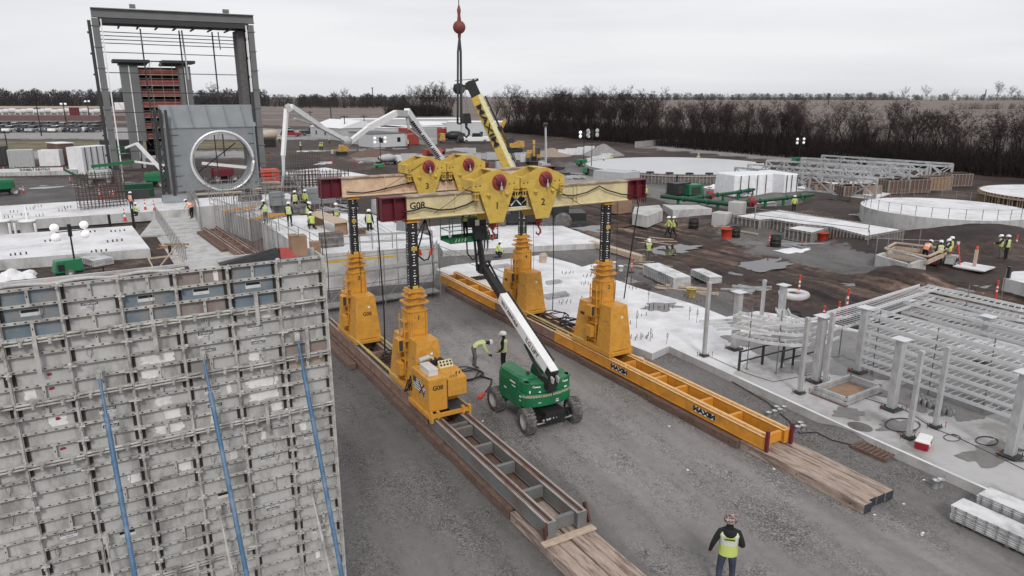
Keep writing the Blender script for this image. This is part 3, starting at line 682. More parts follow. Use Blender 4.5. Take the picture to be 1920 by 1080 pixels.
    for zz in (4.36, 6.0):
        b.add([(-.12, -w - .026, zz), (.12, -w - .026, zz), (.12, -w - .026, zz + .17), (-.12, -w - .026, zz + .17)], [(0, 1, 2, 3)])
    b.build('warning_label', m_yellow, mk)
    b = MB(); b.box((-.30, -.27, zt - .14), (.30, .27, zt - .09)); b.box((-.22, -.22, zt - .09), (.22, .22, zt - .05)); b.lathe([(.2, zt - .05), (.2, zt + .0), (.0, zt + .0)], n=10, mi=1)
    b.build('top_cap', [m_orange, m_black], t)
    if num: text_mesh('number', num, .26, m_logok, t, (.0, -.43, 3.2), FRONT, .002, .004)
    return t
HB = 8.22
l1 = gantry_leg(LU, FV, 'front left gantry leg behind the power unit', HB, '1')
l2 = gantry_leg(RU, FV, 'front right gantry leg standing on the orange track', HB, '2')
l3 = gantry_leg(LU, BV, 'back left gantry leg with code on its side tank', HB, '3')
l4 = gantry_leg(RU, BV, 'back right gantry leg behind the boom lift boom', HB, '4')
for l in (l3,):
    tk = [c for c in l.children if c.name.startswith('side_tank')][0]
    text_mesh('code', 'G08', .26, m_logok, tk, (.02, -1.372, 1.55), (R(84), 0, 0), .002, .006)
# push rods and hoses between legs
def rod(u, m, label, z):
    b = MB(); b.tube((0, 0, 0), (0, BV - FV - 1.4, 0), .055, n=8); b.tube((0, -.2, 0), (0, .3, 0), .085, n=8, mi=0); b.tube((0, 3.4, 0), (0, 3.9, 0), .075, n=8); o = b.build('push_rod', m, loc=(u, FV + .8, z)); tag(o, label, 'push rod')
m_rodyel = mat('rod_yellow', (.42, .36, .13), .5, var=.15)
rod(LU - .62, m_rodyel, 'dull yellow push rod linking the two left gantry legs', 1.2); rod(RU - .62, m_rodyel, 'dull yellow push rod linking the two right gantry legs', 1.2); rod(LU + .62, m_rodyel, 'second yellow push rod on the inner side of the left track', 1.2)
# ---- header beams ----
def header(v, u0, u1, z0, mm, label, endw):
    t = thing('header_beam', label, 'header beam', ((u0 + u1) / 2, v, z0), 0, 'header beams carried by the gantry legs'); hl = (u1 - u0) / 2; hh = .94
    b = MB(); e = endw; fw = .30
    b.box((-hl + e, -fw, 0), (hl - e, fw, .045), 0); b.box((-hl + e, -fw, hh - .045), (hl - e, fw, hh), 1)
    b.box((-hl + e, -.2, .045), (hl - e, -.18, hh - .045), 0); b.box((-hl + e, .18, .045), (hl - e, .2, hh - .045), 0)
    b.tube((-hl + e + .1, -fw, .03), (hl - e - .1, -fw, .03), .05, n=8)
    for x in (-hl * .37, hl * .37, -hl * .52, hl * .40, .0): b.box((x - .012, -fw + .01, .045), (x + .012, -.2, hh - .045), 0)
    b.build('box_beam', [mm, m_rusttop], t)
    for sx in (-1, 1):
        a, c = sorted((sx * (hl - e), sx * hl)); b = MB()
        b.box((a, -fw, 0), (c, fw, .045)); b.box((a, -fw, hh - .045), (c, fw, hh)); b.box((a, -.05, .045), (c, .05, hh - .045))
        for x in (a, (a + c) / 2 - .02 * sx, c - .03): b.box((x, -fw + .005, .045), (x + .03, fw - .005, hh - .045))
        b.build('end_section', m_maroon, t)
    return t
hf = header(FV, 9.42, 22.75, HB, m_cream, 'cream front header beam with maroon ends', 1.05)
hb = header(BV, 9.2, 22.6, HB, m_peach, 'peach coloured back header beam with maroon ends', 1.0)
text_mesh('code', 'G08', .38, m_logok, hf, (-5.12, -.204, .52), FRONT, .002, .008)
# dark logo panel between the lift housings
def xlogo(par, x, w=1.15, name='MAX/M'):
    b = MB(); b.add([(x - w / 2, -.206, .12), (x + w / 2, -.206, .12), (x + w / 2, -.206, .76), (x - w / 2, -.206, .76)], [(0, 1, 2, 3)]); b.build('logo_panel', m_logok, par)
    b = MB()
    for s in (-1, 1):
        b.bar((x - .26 * s, -.212, .2), (x + .26 * s, -.212, .7), .05, .008, up=(0, 1, 0)); b.bar((x + .02 + .3 * s, -.211, .62), (x + .30 * s + .22 * s, -.211, .44), .03, .006, up=(0, 1, 0)); b.bar((x + .3 * s, -.211, .28), (x + .52 * s, -.211, .44), .03, .006, up=(0, 1, 0))
    b.box((x - w / 2, -.21, .10), (x + w / 2, -.206, .14)); b.build('logo_mark', m_logow, par)
xlogo(hf, -.53)
text_mesh('lettering', 'MAXIM', .34, m_logok, hb, (-.2, -.206, .55), FRONT, .002, .012, xs=1.3)
# ---- lifting housings ----
def housing(u, v, label, num, dz=0):
    t = thing('lift_housing', label, 'lift housing', (u, v, HB), 0, 'yellow lift housings on the header beams')
    poly = [(-1.12, 1.42), (-1.12, .98), (-.78, .86), (-.34, -.42), (.34, -.42), (.80, .86), (1.12, .90), (1.12, 1.42), (.45, 1.70), (.18, 1.79), (-.18, 1.79), (-.45, 1.70)]
    for k, y in enumerate((-.54, .50)):
        b = MB(); b.prism(poly, 'y', y, y + .04); pl = b.build('side_plate', m_yellow, t, bevel=.006)
        if k == 0:
            s_ = MB()
            for px_, pz in ((-.98, 1.17), (-.78, 1.19), (.62, 1.19), (.85, 1.21)): s_.lathe([(0, -.004), (.035, -.004), (.035, .0)], (px_, y, pz), 8, 0, 'y')
            s_.build('bolt_hole', m_framed, pl)
            s_ = MB()
            for px_ in (-.42, .46): s_.lathe([(0, -.16), (.075, -.16), (.075, .0)], (px_, y, .80), 8, 0, 'y')
            s_.build('pin', m_yellow, pl)
    b = MB(); b.box((-1.12, -.50, 1.0), (-1.08, .50, 1.42)); b.box((1.08, -.50, 1.0), (1.12, .50, 1.42)); b.box((-1.08, -.5, 1.37), (-.7, .5, 1.40)); b.box((.7, -.5, 1.37), (1.08, .5, 1.40))
    b.bar((-.18, 0, 1.775), (.18, 0, 1.775), 1.0, .03); builds(b, 'cross_plate', m_yellow, t)
    b = MB(); b.lathe([(0, -.10), (.30, -.10), (.33, -.07), (.33, .0)], (.12, -.54, 1.30), 24, 0, 'y'); dr = b.build('drum_cover', m_redmach, t)
    b = MB(); b.lathe([(0, -.016), (.2, -.016), (.2, .0)], (.12, -.64, 1.3), 20, 0, 'y'); b.bar((-.16, -.66, 1.52), (.16, -.67, 1.25), .03, .03); b.bar((.12, -.67, 1.12), (.34, -.67, 1.0), .05, .03); b.build('drum_hub', m_maroon, dr)
    b = MB(); b.tube((.13, -.74, .98), (.13, -.74, 1.13), .055, n=10); b.tube((.13, -.74, 1.13), (.13, -.72, 1.3), .02, n=6); b.build('motor_can', m_ltgrey, t)
    for sx in (-1, 1):                                       # clamps on the header flange
        b = MB(); x = sx * .96
        b.box((x - .10, -.62, .84), (x + .10, -.42, .90)); b.box((x - .13, -.64, .98), (x + .13, -.40, 1.02))
        for q in (-.06, .06): b.tube((x + q, -.56, .60), (x + q, -.56, 1.08), .025, n=6)
        b.box((x - .11, -.60, .60), (x + .11, -.34, .66)); b.build('clamp', m_yellow, t)
    if num: text_mesh('number', num, .42, m_logok, t, (.02, -.545, .30), FRONT, .002, .006)
    return t
housing(14.42, FV, 'front left lift housing marked with a one', '1'); housing(16.72, FV, 'front right lift housing marked with a two', '2')
housing(14.58, BV, 'back left lift housing marked with a three', '3'); housing(16.86, BV, 'back right lift housing without a visible number', None)
def hook(u, v, z, label):
    t = thing('hook_block', label, 'hook', (u, v, z), 0, 'hooks hanging from the front lift housings'); b = MB()
    b.lathe([(.0, -.06), (.16, -.05), (.16, .05), (.0, .06)], (0, 0, .0), 14, 0, 'y'); b.box((-.05, -.1, -.2), (.05, .1, .3)); b.build('sheave', m_redmach, t)
    b = MB(); b.path([(0, 0, -.18), (0, 0, -.3), (.10, 0, -.42), (.11, 0, -.55), (.0, 0, -.65), (-.11, 0, -.57), (-.12, 0, -.48)], [.035, .04, .045, .05, .05, .04, .015], 7); b.build('hook', m_redmach, t)
hook(14.50, FV, 7.62, 'red hook hanging below the housing marked one'); hook(16.85, FV, 7.62, 'red hook hanging below the housing marked two')
# ---- cables and hoses ----
def cable(label, pts, r=.02, m=None, name='cable', group=None):
    b = MB(); b.path(pts, r, 6); return tag(b.build(name, m or m_hose), label, 'cable' if name == 'cable' else 'hose', group)
y0 = FV - .34
cable('thick black hose sagging along the front header beam from the coded end', [onv(*q, y0) for q in ((752, 398), (775, 395), (790, 390), (797, 389), (808, 391), (825, 394), (850, 392), (875, 384), (897, 372))], .035, name='hose')
cable('black hose looping along the right half of the front header beam', [onv(*q, y0) for q in ((1043, 359), (1058, 366), (1075, 367), (1100, 361), (1124, 349), (1140, 357), (1165, 364), (1193, 367), (1197, 385), (1190, 430), (1180, 490), (1170, 560))], .03, name='hose')
cable('black hose draped along the back header beam', [onv(*q, BV - .34) for q in ((650, 360), (680, 362), (705, 358), (730, 352), (755, 346), (775, 342))], .035, name='hose')
cable('thin wire running slanting across the front header beam', [onv(*q, y0 - .05) for q in ((812, 402), (840, 382), (875, 355), (918, 328))], .012)
cable('thin wire running slanting over the housing marked three', [onv(*q, BV - .6) for q in ((715, 357), (750, 335), (792, 306))], .012)
cable('thin wire hanging right of the housing marked two', [onv(*q, y0 - .25) for q in ((1032, 348), (1060, 365), (1085, 382), (1130, 392))], .012)
hl_ = [('long black cable hanging from the maroon left beam end to the ground hoses', (707, 408), (712, 660), FV - .2, .028), ('black cable hanging from the far left beam end', (602, 370), (620, 560), BV - .2, .02), ('black cable hanging beside the front left mast', (805, 410), (812, 560), FV - .1, .014), ('black cable hanging between the two right masts', (1037, 395), (1045, 580), FV + .6, .022), ('thin black cable dropping in front of the back right mast', (999, 400), (1000, 515), BV - .5, .012), ('thin cable dropping in front of the front right mast', (1158, 380), (1154, 560), FV - .5, .012), ('thin black wire at the left mast of the back pair', (665, 375), (668, 575), BV - .5, .012)]
for lb, a, b_, vv, r in hl_:
    p, q = onv(*a, vv), onv(*b_, vv); q.x = p.x + .05; cable(lb, [p, p.lerp(q, .3) + Vector((.03, 0, 0)), p.lerp(q, .7) + Vector((.06, 0, 0)), q], r)
p = onv(795, 412, FV); 
t = thing('sling_loop', 'black rope sling with two orange sleeves hanging by the front left mast', 'sling', (p.x, FV, p.z))
b = MB(); a = [onv(*q, FV) - p for q in ((797, 412), (790, 445), (783, 470), (785, 480), (795, 488), (803, 486), (809, 470), (806, 440), (797, 412))]; b.path(a, .035, 6); b.path([onv(*q, FV) - p for q in ((796, 412), (784, 440), (779, 455), (786, 470))], .02, 6); b.build('rope', m_hose, t)
for q0, q1 in (((785.5, 468), (790, 478)), ((810, 465), (806, 477))): b = MB(); b.tube(onv(*q0, FV) - p, onv(*q1, FV) - p, .06, n=8); b.build('sleeve', m_redor, t)
# coils of hose on the ground / tracks
def coil(c, r, n, label, w=.03, grp=None):
    pts = []; k = 26 * n
    for i in range(k + 1):
        th = i * 2 * math.pi / 26; rr = r * (1 + .18 * math.sin(th * 1.7 + n) + .1 * math.sin(i * .37)); pts.append((rr * math.cos(th), rr * .8 * math.sin(th), .05 + .05 * math.sin(i * .9) + i * .0012))
    b = MB(); b.path(pts, w, 5); o = b.build('hose_coil', m_hose, loc=c); return tag(o, label, 'hose coil', grp)
for c, r, n, lb in (((11.3, 30.2, .97), .75, 4, 'tangled black hose coil on the left track between the gantry legs'), ((10.9, 28.9, 1.0), .5, 3, 'black hose coil beside the front left leg'), ((21.2, 31.9, .97), .8, 3, 'black hose coil on the right track behind the front leg'), ((21.4, 30.4, .97), .6, 4, 'heap of black hose behind the right front leg'), ((13.95, 28.6, .04), .85, 3, 'black hose coil handled by the bending worker'), ((13.0, 28.4, .04), .6, 2, 'black hose loops trailing left of the bending worker')): coil(c, r, n, lb)
cable('black hose on the gravel from the power unit to the coil', [(12.0, 26.2, .6), (12.3, 26.6, .1), (12.8, 27.4, .05), (13.3, 28.1, .05)], .035, name='hose')
cable('black hose ending in an orange sleeve on the gravel', [(14.6, 28.3, .05), (14.9, 27.6, .05), (14.5, 27.0, .05), (13.8, 26.3, .05)], .04, name='hose')
b = MB(); b.tube((13.8, 26.3, .07), (13.35, 25.95, .07), .085, n=8); tag(b.build('hose_sleeve', m_redor), 'orange sleeve lying on the gravel right of the power unit', 'sleeve')
# ---- power unit ----
t = thing('power_unit', 'yellow hydraulic power unit with flag emblem riding on the grey track', 'power unit', (10.72, 23.5, .98))
b = MB(); b.box((-.78, .02, .16), (.0, 1.75, 1.5)); b.box((.02, .0, .66), (.84, 1.75, 1.38), 0); b.add([], []); 
b.prism([(0.0, 1.38), (1.75, 1.38), (1.75, 1.5), (.75, 1.5)], 'x', .02, .84); b.box((.02, .75, .16), (.84, 1.75, .66))
body = b.build('cabinet', m_orange, t, bevel=.02, seg=2)
b = MB(); b.box((-.01, .0, .18), (.018, .03, 1.36)); b.build('seam', m_framed, body)
b = MB()
for x in (-.83, .83): b.box((x - .07, -.25, -.02), (x + .07, 1.9, .14))
b.box((-.83, -.28, .02), (.83, -.14, .15)); b.box((.02, -.14, .15), (.80, .7, .18), 1)
for x in (-.80, -.52, .55, .82): b.box((x - .05, -.30, -.16), (x + .05, -.12, .26))
b.build('skid', [m_orange, m_framed], t)
b = MB(); b.box((-.62, .35, 1.502), (-.22, 1.25, 1.78)); b.build('silver_box', m_alu, t, bevel=.01)
b = MB(); b.tube((-.55, 1.45, 1.8), (-.1, 1.5, 1.86), .1, n=12); b.path([(-.1, 1.5, 1.86), (.05, 1.5, 1.8), (.12, 1.4, 1.55)], .05, 8); b.build('muffler', m_ltgrey, t)
b = MB(); b.tube((.15, 1.6, 1.62), (.15, 1.3, 1.62), .15, n=12); b.tube((.42, 1.6, 1.6), (.42, 1.35, 1.6), .13, n=12); b.build('air_filter', m_black, t)
b = MB(); b.prism([(.95, 1.5), (1.15, 1.5), (1.15, 1.76)], 'x', .12, .72, 0); pn = b.build('gauge_panel', m_cream, t)
b = MB()
for i in range(4):
    for j in range(2): c = Vector((.2 + i * .145, 1.0 + j * .08, 1.60 + j * .10)); b.tube(c, c + Vector((0, -.025, .02)), .04, n=10)
b.build('gauge', m_black, pn)
b = MB(); b.add([(.2, .2, 1.405 + .0), (.42, .2, 1.405), (.42, .6, 1.475), (.2, .6, 1.475)], [(0, 1, 2, 3)]); b.build('instruction_sheet', m_logow, t)
b = MB()
for i in range(5): b.tube((.16 + i * .07, .12, 1.38), (.16 + i * .07, .06, 1.52), .012, n=5)
for i in range(4): b.tube((.52 + .07 * i, .3 + .1 * (i % 2), 1.42), (.52 + .07 * i, .3 + .1 * (i % 2), 1.48), .025, n=8)
b.build('control_lever', m_black, t)
text_mesh('code', 'G08', .26, m_logok, t, (-.40, -.0 + .016, 1.12), FRONT, .002, .006)
# flag emblem on the left side
m_flagb = mat('flag_navy', (.045, .04, .055), .5, var=.05); fl = MB(); fx = -.786
def fq(y0, z0, y1, z1, mi, dx=0, sk=0): fl.add([(fx - dx, y0, z0 + sk), (fx - dx, y1, z0 + sk * .0), (fx - dx, y1, z1 + sk * .0), (fx - dx, y0, z1 + sk)], [(0, 1, 2, 3)], mi)
fq(1.55, .72, .75, 1.22, 1)
for i in range(5): fq(1.53, .74 + i * .1, .78, .79 + i * .1, 0, .002)
fq(1.55, .98, 1.25, 1.22, 1, .004)
fl.bar((fx - .005, .95, .66), (fx - .005, .45, 1.18), .05, .02, 1, up=(1, 0, 0)); fl.bar((fx - .006, .95, 1.18), (fx - .006, .45, .66), .13, .012, 1, up=(1, 0, 0)); fl.bar((fx - .003, .95, 1.18), (fx - .003, .45, .66), .18, .006, 0, up=(1, 0, 0)); fl.bar((fx - .004, .5, .62), (fx - .004, .42, .95), .09, .01, 1, up=(1, 0, 0)); fl.bar((fx - .002, .5, .60), (fx - .002, .42, 1.0), .13, .004, 0, up=(1, 0, 0))
fl.build('flag_emblem', [m_logow, m_flagb], t)
b = MB(); b.add([], [])
for k in range(5): b.path([(-.9 + .1 * k, 1.9, .5 + .2 * k), (-.95 + .1 * k, 2.15, .3), (-.7 + .12 * k, 2.35, .7 + .15 * k), (-.5 + .1 * k, 2.6, .5)], .03, 5)
b.build('hose_bundle', m_hose, t)
# ================= boom lifts =================
def wheel(parent, c, r, w, steer=0, axis=0, m=None):
    t = bpy.data.objects.new('wheel', None); COL.objects.link(t); t.parent = parent; t.location = c; t.rotation_euler = (0, 0, steer)
    b = MB(); h = w / 2
    b.lathe([(r * .60, -h), (r * .93, -h), (r * .97, -h * .8), (r * .97, h * .8), (r * .93, h), (r * .60, h)], n=28, axis='x')
    for i in range(22):
        for s in (-1, 1):
            a = 2 * math.pi * (i + .5 * (s > 0)) / 22; a2 = a + .16 * s
            p = Vector((s * h * 1.0, r * math.cos(a) * .98, r * math.sin(a) * .98)); q = Vector((s * h * .02, r * math.cos(a2) * 1.0, r * math.sin(a2) * 1.0))
            b.bar(p, q, .07 * r / .48, .05, 0, up=Vector((0, math.cos(a), math.sin(a))))
    b.build('tyre', m_tyre, t)
    b = MB(); b.lathe([(0, -h * .3), (r * .3, -h * .3), (r * .33, -h * .55), (r * .52, -h * .55), (r * .6, -h * 1.0), (r * .62, -h), (r * .62, h), (r * .6, h), (r * .52, h * .55), (r * .33, h * .55), (r * .3, h * .3), (0, h * .3)], n=20, axis='x')
    for i in range(8): a = i * math.pi / 4; 
    b.build('rim', m or m_rim, t)
    return t
def hood(b, x0, x1, y0, y1, z0, z1, mi=0, nose=.3):
    # rounded engine hood: outline tapers at both ends
    n = 6; prof = []
    for (z, ins) in ((z0, .0), (z0 + (z1 - z0) * .7, .02), (z1 - .08, .07), (z1, .18)):
        prof.append((z, ins))
    rings = []
    for z, ins in prof:
        a, c, d, e = x0 + ins, x1 - ins * .6, y0 + ins * (1.2), y1 - ins * (1.6)
        r = nose
        ring = [(a + r * .8, d, z), (c, d, z), (c, e, z), (a + r, e, z), (a + r * .3, e - r * .5, z), (a, e - r * 1.4, z), (a, d + r, z), (a + r * .25, d + r * .3, z)]
        rings.append(ring)
    vs = [p for r_ in rings for p in r_]; m = 8; fs = []
    for k in range(len(rings) - 1):
        for i in range(m): fs.append((k * m + i, k * m + (i + 1) % m, (k + 1) * m + (i + 1) % m, (k + 1) * m + i))
    fs.append(tuple(range((len(rings) - 1) * m, len(rings) * m))); fs.append(tuple(range(m))[::-1])
    return b.add(vs, fs, mi)
m_haz = mat('hazard_cream', (.62, .58, .40), .5, var=.05)
# main boom lift (X across, Y forward = away from the camera)
bl = thing('boom_lift', 'green and white telescopic boom lift parked between the two tracks', 'boom lift', (14.62, 23.25, 0), R(0))
for sx in (-1, 1):
    wheel(bl, (sx * 1.1, -1.15, .52), .52, .38, R(-8)); wheel(bl, (sx * 1.12, 1.35, .52), .52, .38)
b = MB(); b.box((-.45, -1.5, .42), (.45, 1.7, .85)); b.box((-.95, -1.25, .45), (.95, -1.0, .62)); b.box((-.95, 1.1, .45), (.95, 1.4, .62)); b.tube((-.85, -1.42, .42), (.85, -1.42, .42), .035, mi=1); b.tube((-.6, -1.5, .56), (.2, -1.45, .56), .05, mi=1)
for k in range(9): b.box((-.7 + k * .16, -1.52 - .03 * (k % 2), .50), (-.62 + k * .16, -1.38, .60 + .05 * (k % 3)), 0)
b.lathe([(.55, .82), (.55, .98)], (0, .2, 0), 16)
b.build('chassis', [m_black, m_galv], bl)
tt = bpy.data.objects.new('turntable', None); COL.objects.link(tt); tt.parent = bl; tt.location = (.02, .12, .08); tt.scale = (.92, .86, .98)
b = MB()   # counterweight: curved tail
cwp = []
for i in range(9):
    a = math.pi + math.pi * i / 8; cwp.append((1.24 * math.cos(a), -1.05 + .48 * math.sin(a)))
cw = [(-1.24, -.6)] + cwp + [(1.24, -.6)]
b.prism(cw, 'z', .92, 1.50)
b.prism([(p[0] * .97, p[1] * .985 + .0) for p in cw], 'z', 1.505, 1.98)
k = b.build('counterweight', m_green, tt, bevel=.05, seg=3)
b = MB()
for i in range(8):
    p, q = Vector((*cwp[i], 1.36)), Vector((*cwp[i + 1], 1.36)); n_ = Vector((p.y - q.y, q.x - p.x, 0)); d = (q - p)
    for j in range(6):
        s0 = p + d * (j / 6) ; s1 = p + d * ((j + .5) / 6); o_ = Vector(((p.x + q.x) / 2, (p.y + q.y) / 2 + 1.05, 0)).normalized() * .045
        a_, c_ = s0 + o_, s1 + o_; sh = d * .07
        b.add([a_, c_, c_ + sh + Vector((0, 0, .10)), a_ + sh + Vector((0, 0, .10))], [(0, 1, 2, 3)], 0)
b.build('hazard_stripe', m_haz, k)
b = MB(); b.box((-.34, -1.56, 1.7), (.26, -.8, 2.1)); b.build('boom_slot', m_black, tt)
for sx, lb in ((-1, 'left hood'), (1, 'right hood')):
    b = MB()
    if sx < 0: hood(b, -1.26, -.38, -1.0, 1.55, .80, 2.12, nose=.35)
    else:
        hood(b, -1.26, -.30, -1.0, 1.0, .80, 2.05, nose=.35); b.v = [(-x, y, z) for x, y, z in b.v]; b.f = [f[::-1] for f in b.f]
    b.box((sx * 1.05 - .12, -1.28, 1.92), (sx * 1.05 + .12 - .0, -.9, 1.98), 0)
    h_ = b.build('hood', m_green, tt, bevel=.035, seg=2)
    s_ = MB(); s_.lathe([(.05, 2.0), (.09, 2.1), (.07, 2.22), (0, 2.26)], (sx * .68, -.55, 0), 8); s_.build('exhaust_cap', m_black, h_)
b = MB()   # decals
for x, z, w_, h_ in ((-.72, 1.82, .30, .05), (.78, 1.82, .26, .06), (-.6, 1.6, .10, .06), (.75, 1.58, .18, .07), (-1.02, 1.62, .06, .12), (.28, 1.06, .16, .05), (.28, 1.14, .16, .03), (-.6, 1.12, .14, .03)):
    a = math.asin(max(-1, min(1, x / 1.24))); yy = -1.05 - .48 * math.cos(a) - .012 - .0
    dxn = math.sin(a) * .45
    c = Vector((x, yy, z)); tg = Vector((math.cos(a), math.sin(a) * .39, 0)).normalized()
    b.add([c - tg * w_ / 2 - Vector((0, 0, h_ / 2)), c + tg * w_ / 2 - Vector((0, 0, h_ / 2)), c + tg * w_ / 2 + Vector((0, 0, h_ / 2)), c - tg * w_ / 2 + Vector((0, 0, h_ / 2))], [(0, 1, 2, 3)])
for y, z, w_, h_ in ((-.2, 1.75, .5, .07), (-.3, 1.6, .35, .05), (.5, 1.3, .25, .06), (-.9, 1.3, .14, .1), (-.9, 1.15, .14, .06)): b.add([(-1.268, y + w_ / 2, z), (-1.268, y - w_ / 2, z), (-1.268, y - w_ / 2, z + h_), (-1.268, y + w_ / 2, z + h_)], [(0, 1, 2, 3)])
b.build('decal', m_logow, tt)
b = MB()
for x in (-.9, .6): b.lathe([(.03, -.004), (.055, -.004), (.055, 0.004), (.03, .004)], (x, -1.53 + abs(x) * .13 - .03, 1.85), 12, 0, 'y')
b.build('round_emblem', m_haz, tt)
text_mesh('lettering', 'JLG', .17, m_greend, tt, (.1, -1.545, 1.58), FRONT, .003, .004, xs=1.4)
# boom along +Y
B0 = Vector((-.10, -1.45, 2.42)); B1 = Vector((-.15, 2.55, 4.62)); D = (B1 - B0).normalized()
b = MB(); b.bar(B0, B1, .36, .46); wb = b.build('boom', m_white, bl, bevel=.02)
b = MB(); b.bar(B0 - D * .03, B0 + D * .30, .38, .36); b.box((-.34, -1.5, 1.75), (.0, -.9, 2.25)); b.tube((-.17, -1.0, 1.85), (-.17, .6, 3.05), .07); b.build('boom_foot', m_black, bl)
b = MB(); b.bar(B0 + Vector((-.11, -.06, -.30)), B0 + Vector((-.11, -.12, -.08)), .06, .2); b.bar(B0 + Vector((.13, -.06, -.30)), B0 + Vector((.13, -.12, -.08)), .06, .2); builds(b, 'pivot_lug', m_ltgrey, bl)
B2 = Vector((-.12, 4.35, 5.60))
b = MB(); b.bar(B1 - D * .05, B2, .27, .34); b.build('boom_extension', m_black, bl, bevel=.015)
b = MB()   # energy chain down the right side
for i in range(26): p = B0 + D * (.5 + i * .16) + Vector((.26, 0, .12)); b.bar(p, p + D * .11, .12, .14)
b.path([B1 + Vector((.22, 0, .1)), B1 + Vector((.24, .8, .55)), B2 + Vector((.15, -.2, .25))], .05, 6)
b.build('cable_track', m_black, bl)
ang = math.atan2(D.z, D.y)
for s, fr, sz in (('JLG LIFT', .33, .30), ('SUNBELT RENTALS', .82, .23)):
    c = B0 + (B1 - B0) * fr + Vector((-.184, 0, 0))
    o = text_mesh('lettering', s, sz, m_logok, wb, c, (0, 0, 0), .002, .006); o.rotation_euler = (Matrix(((0, 0, -1), (-math.cos(ang), -(-math.sin(ang)), 0), (-math.sin(ang), math.cos(ang), 0))).to_euler())
J1 = Vector((-.25, 4.55, 7.2))
b = MB(); b.bar(B2 + Vector((0, -.05, -.3)), J1, .17, .20); b.bar(B2 + Vector((-.25, .1, -.2)), J1 + Vector((-.2, 0, -.2)), .07, .09); b.box((B2.x - .2, B2.y - .25, B2.z - .3), (B2.x + .18, B2.y + .2, B2.z + .1)); b.build('jib', m_black, bl)
# platform
PF = bpy.data.objects.new('platform', None); COL.objects.link(PF); PF.parent = bl; PF.location = (-.45, 5.0, 6.75)
b = MB(); b.box((-1.2, -.45, 0), (1.2, .5, .06)); b.box((-1.2, -.46, -.02), (1.2, -.44, .22)); b.box((-1.2, .48, 0), (1.2, .5, .2)); b.build('platform_floor', m_green, PF)
b = MB()
for z in (.55, 1.1):
    b.path([(-1.2, -.45, z), (1.2, -.45, z), (1.2, .5, z), (-1.2, .5, z), (-1.2, -.45, z)], .022, 6)
for x in (-1.2, -.6, 0, .6, 1.2):
    for y in (-.45, .5): b.tube((x, y, 0), (x, y, 1.1), .02, n=6)
b.build('guard_rail', m_green, PF)
b = MB(); b.box((-.35, -.6, .65), (.55, -.46, 1.08)); b.box((-.1, -.75, .1), (.5, -.45, .7)); b.build('control_console', m_black, PF, bevel=.02)
b = MB(); b.box((-.02, -.61, .72), (.18, -.602, .98)); b.build('notice', m_logow, PF)
b = MB()
for x in (-.95, -.8, -.65, -.5, .75, .9, 1.05): b.add([(x, -.463, .04), (x + .05, -.463, .04), (x + .1, -.463, .18), (x + .05, -.463, .18)], [(0, 1, 2, 3)])
b.build('stripe', m_haz, PF)
b = MB(); b.path([(-.4, -.5, 0), (-.38, -.5, -.5), (-.1, -.5, -.85), (.15, -.5, -.6), (.2, -.5, -.1)], .035, 6); b.build('hanging_hose', m_hose, PF)
b = MB()
for z in (.55, .35): b.lathe([(0, -.03), (.07, -.02), (.08, .02)], (-1.2, -.5, z), 10, 0, 'y')
b.build('work_lamp', m_logow, PF)

def small_lift(px, py, heading, label, boom, mm=None, k=1.0, text=None, g=None, jib=None):
    p = G(px, py); t = thing('boom_lift', label, 'boom lift', p, heading, g or 'boom lifts parked by the steel frame'); mm = mm or m_green
    for sx in (-1, 1):
        for sy in (-1, 1): wheel(t, (sx * 1.05, sy * 1.3, .5), .52, .36)
    b = MB(); b.box((-.5, -1.6, .4), (.5, 1.6, .9)); b.build('chassis', m_black, t)
    b = MB(); hood(b, -1.25, -.38, -1.6, 1.4, .9, 2.15, nose=.3); b.build('hood', mm, t, bevel=.03)
    b = MB(); hood(b, -1.25, -.38, -1.6, 1.4, .9, 2.15, nose=.3); b.v = [(-x, y, z) for x, y, z in b.v]; b.f = [f[::-1] for f in b.f]; b.build('hood', mm, t, bevel=.03)
    pts = [Vector(q) for q in boom]
    b = MB(); b.bar(pts[0], pts[1], .34, .45); w = b.build('boom', m_white, t)
    if len(pts) > 2: b = MB(); b.bar(pts[1], pts[2], .24, .3); b.build('jib', jib or m_white, t)
    e = pts[-1]; b = MB(); b.box((e.x - .9, e.y, e.z - .9), (e.x + .9, e.y + .8, e.z - .8)); 
    for z in (-.3, .2): b.path([(e.x - .9, e.y, e.z + z), (e.x + .9, e.y, e.z + z), (e.x + .9, e.y + .8, e.z + z), (e.x - .9, e.y + .8, e.z + z), (e.x - .9, e.y, e.z + z)], .03, 5)
    for x in (-.9, 0, .9):
        for y in (0, .8): b.tube((e.x + x, e.y + y, e.z - .9), (e.x + x, e.y + y, e.z + .2), .025, n=5)
    b.build('platform', mm, t)
    return t, w
# ================= tall wall form at the left =================
m_pan = mat('form_panel', (0.48, 0.48, 0.465), 0.6, dirt=(0.27, 0.26, 0.245), damt=.75, dscale=1.7, var=.13, scale=.9, stretch=(1, 1, .35), fine=.03)
m_panb = mat('form_panel_blue', (0.175, 0.225, 0.265), 0.6, dirt=(0.26, 0.25, 0.24), damt=.9, dscale=1.8, var=.25, scale=1.5)
m_panr = mat('form_panel_rust', (0.27, 0.21, 0.19), 0.7, dirt=(0.30, 0.28, 0.27), damt=.7, dscale=1.5, var=.25, scale=2)
m_pant = mat('form_panel_tan', (0.42, 0.34, 0.26), 0.7, dirt=(0.30, 0.28, 0.26), damt=.5, dscale=1.5, var=.2)
m_rib = mat('form_rib', (0.48, 0.465, 0.44), 0.65, dirt=(0.20, 0.185, 0.17), damt=.6, dscale=2.5, var=.22, scale=4)
m_slot = mat('rib_slot', (0.03, 0.028, 0.026), 0.8)
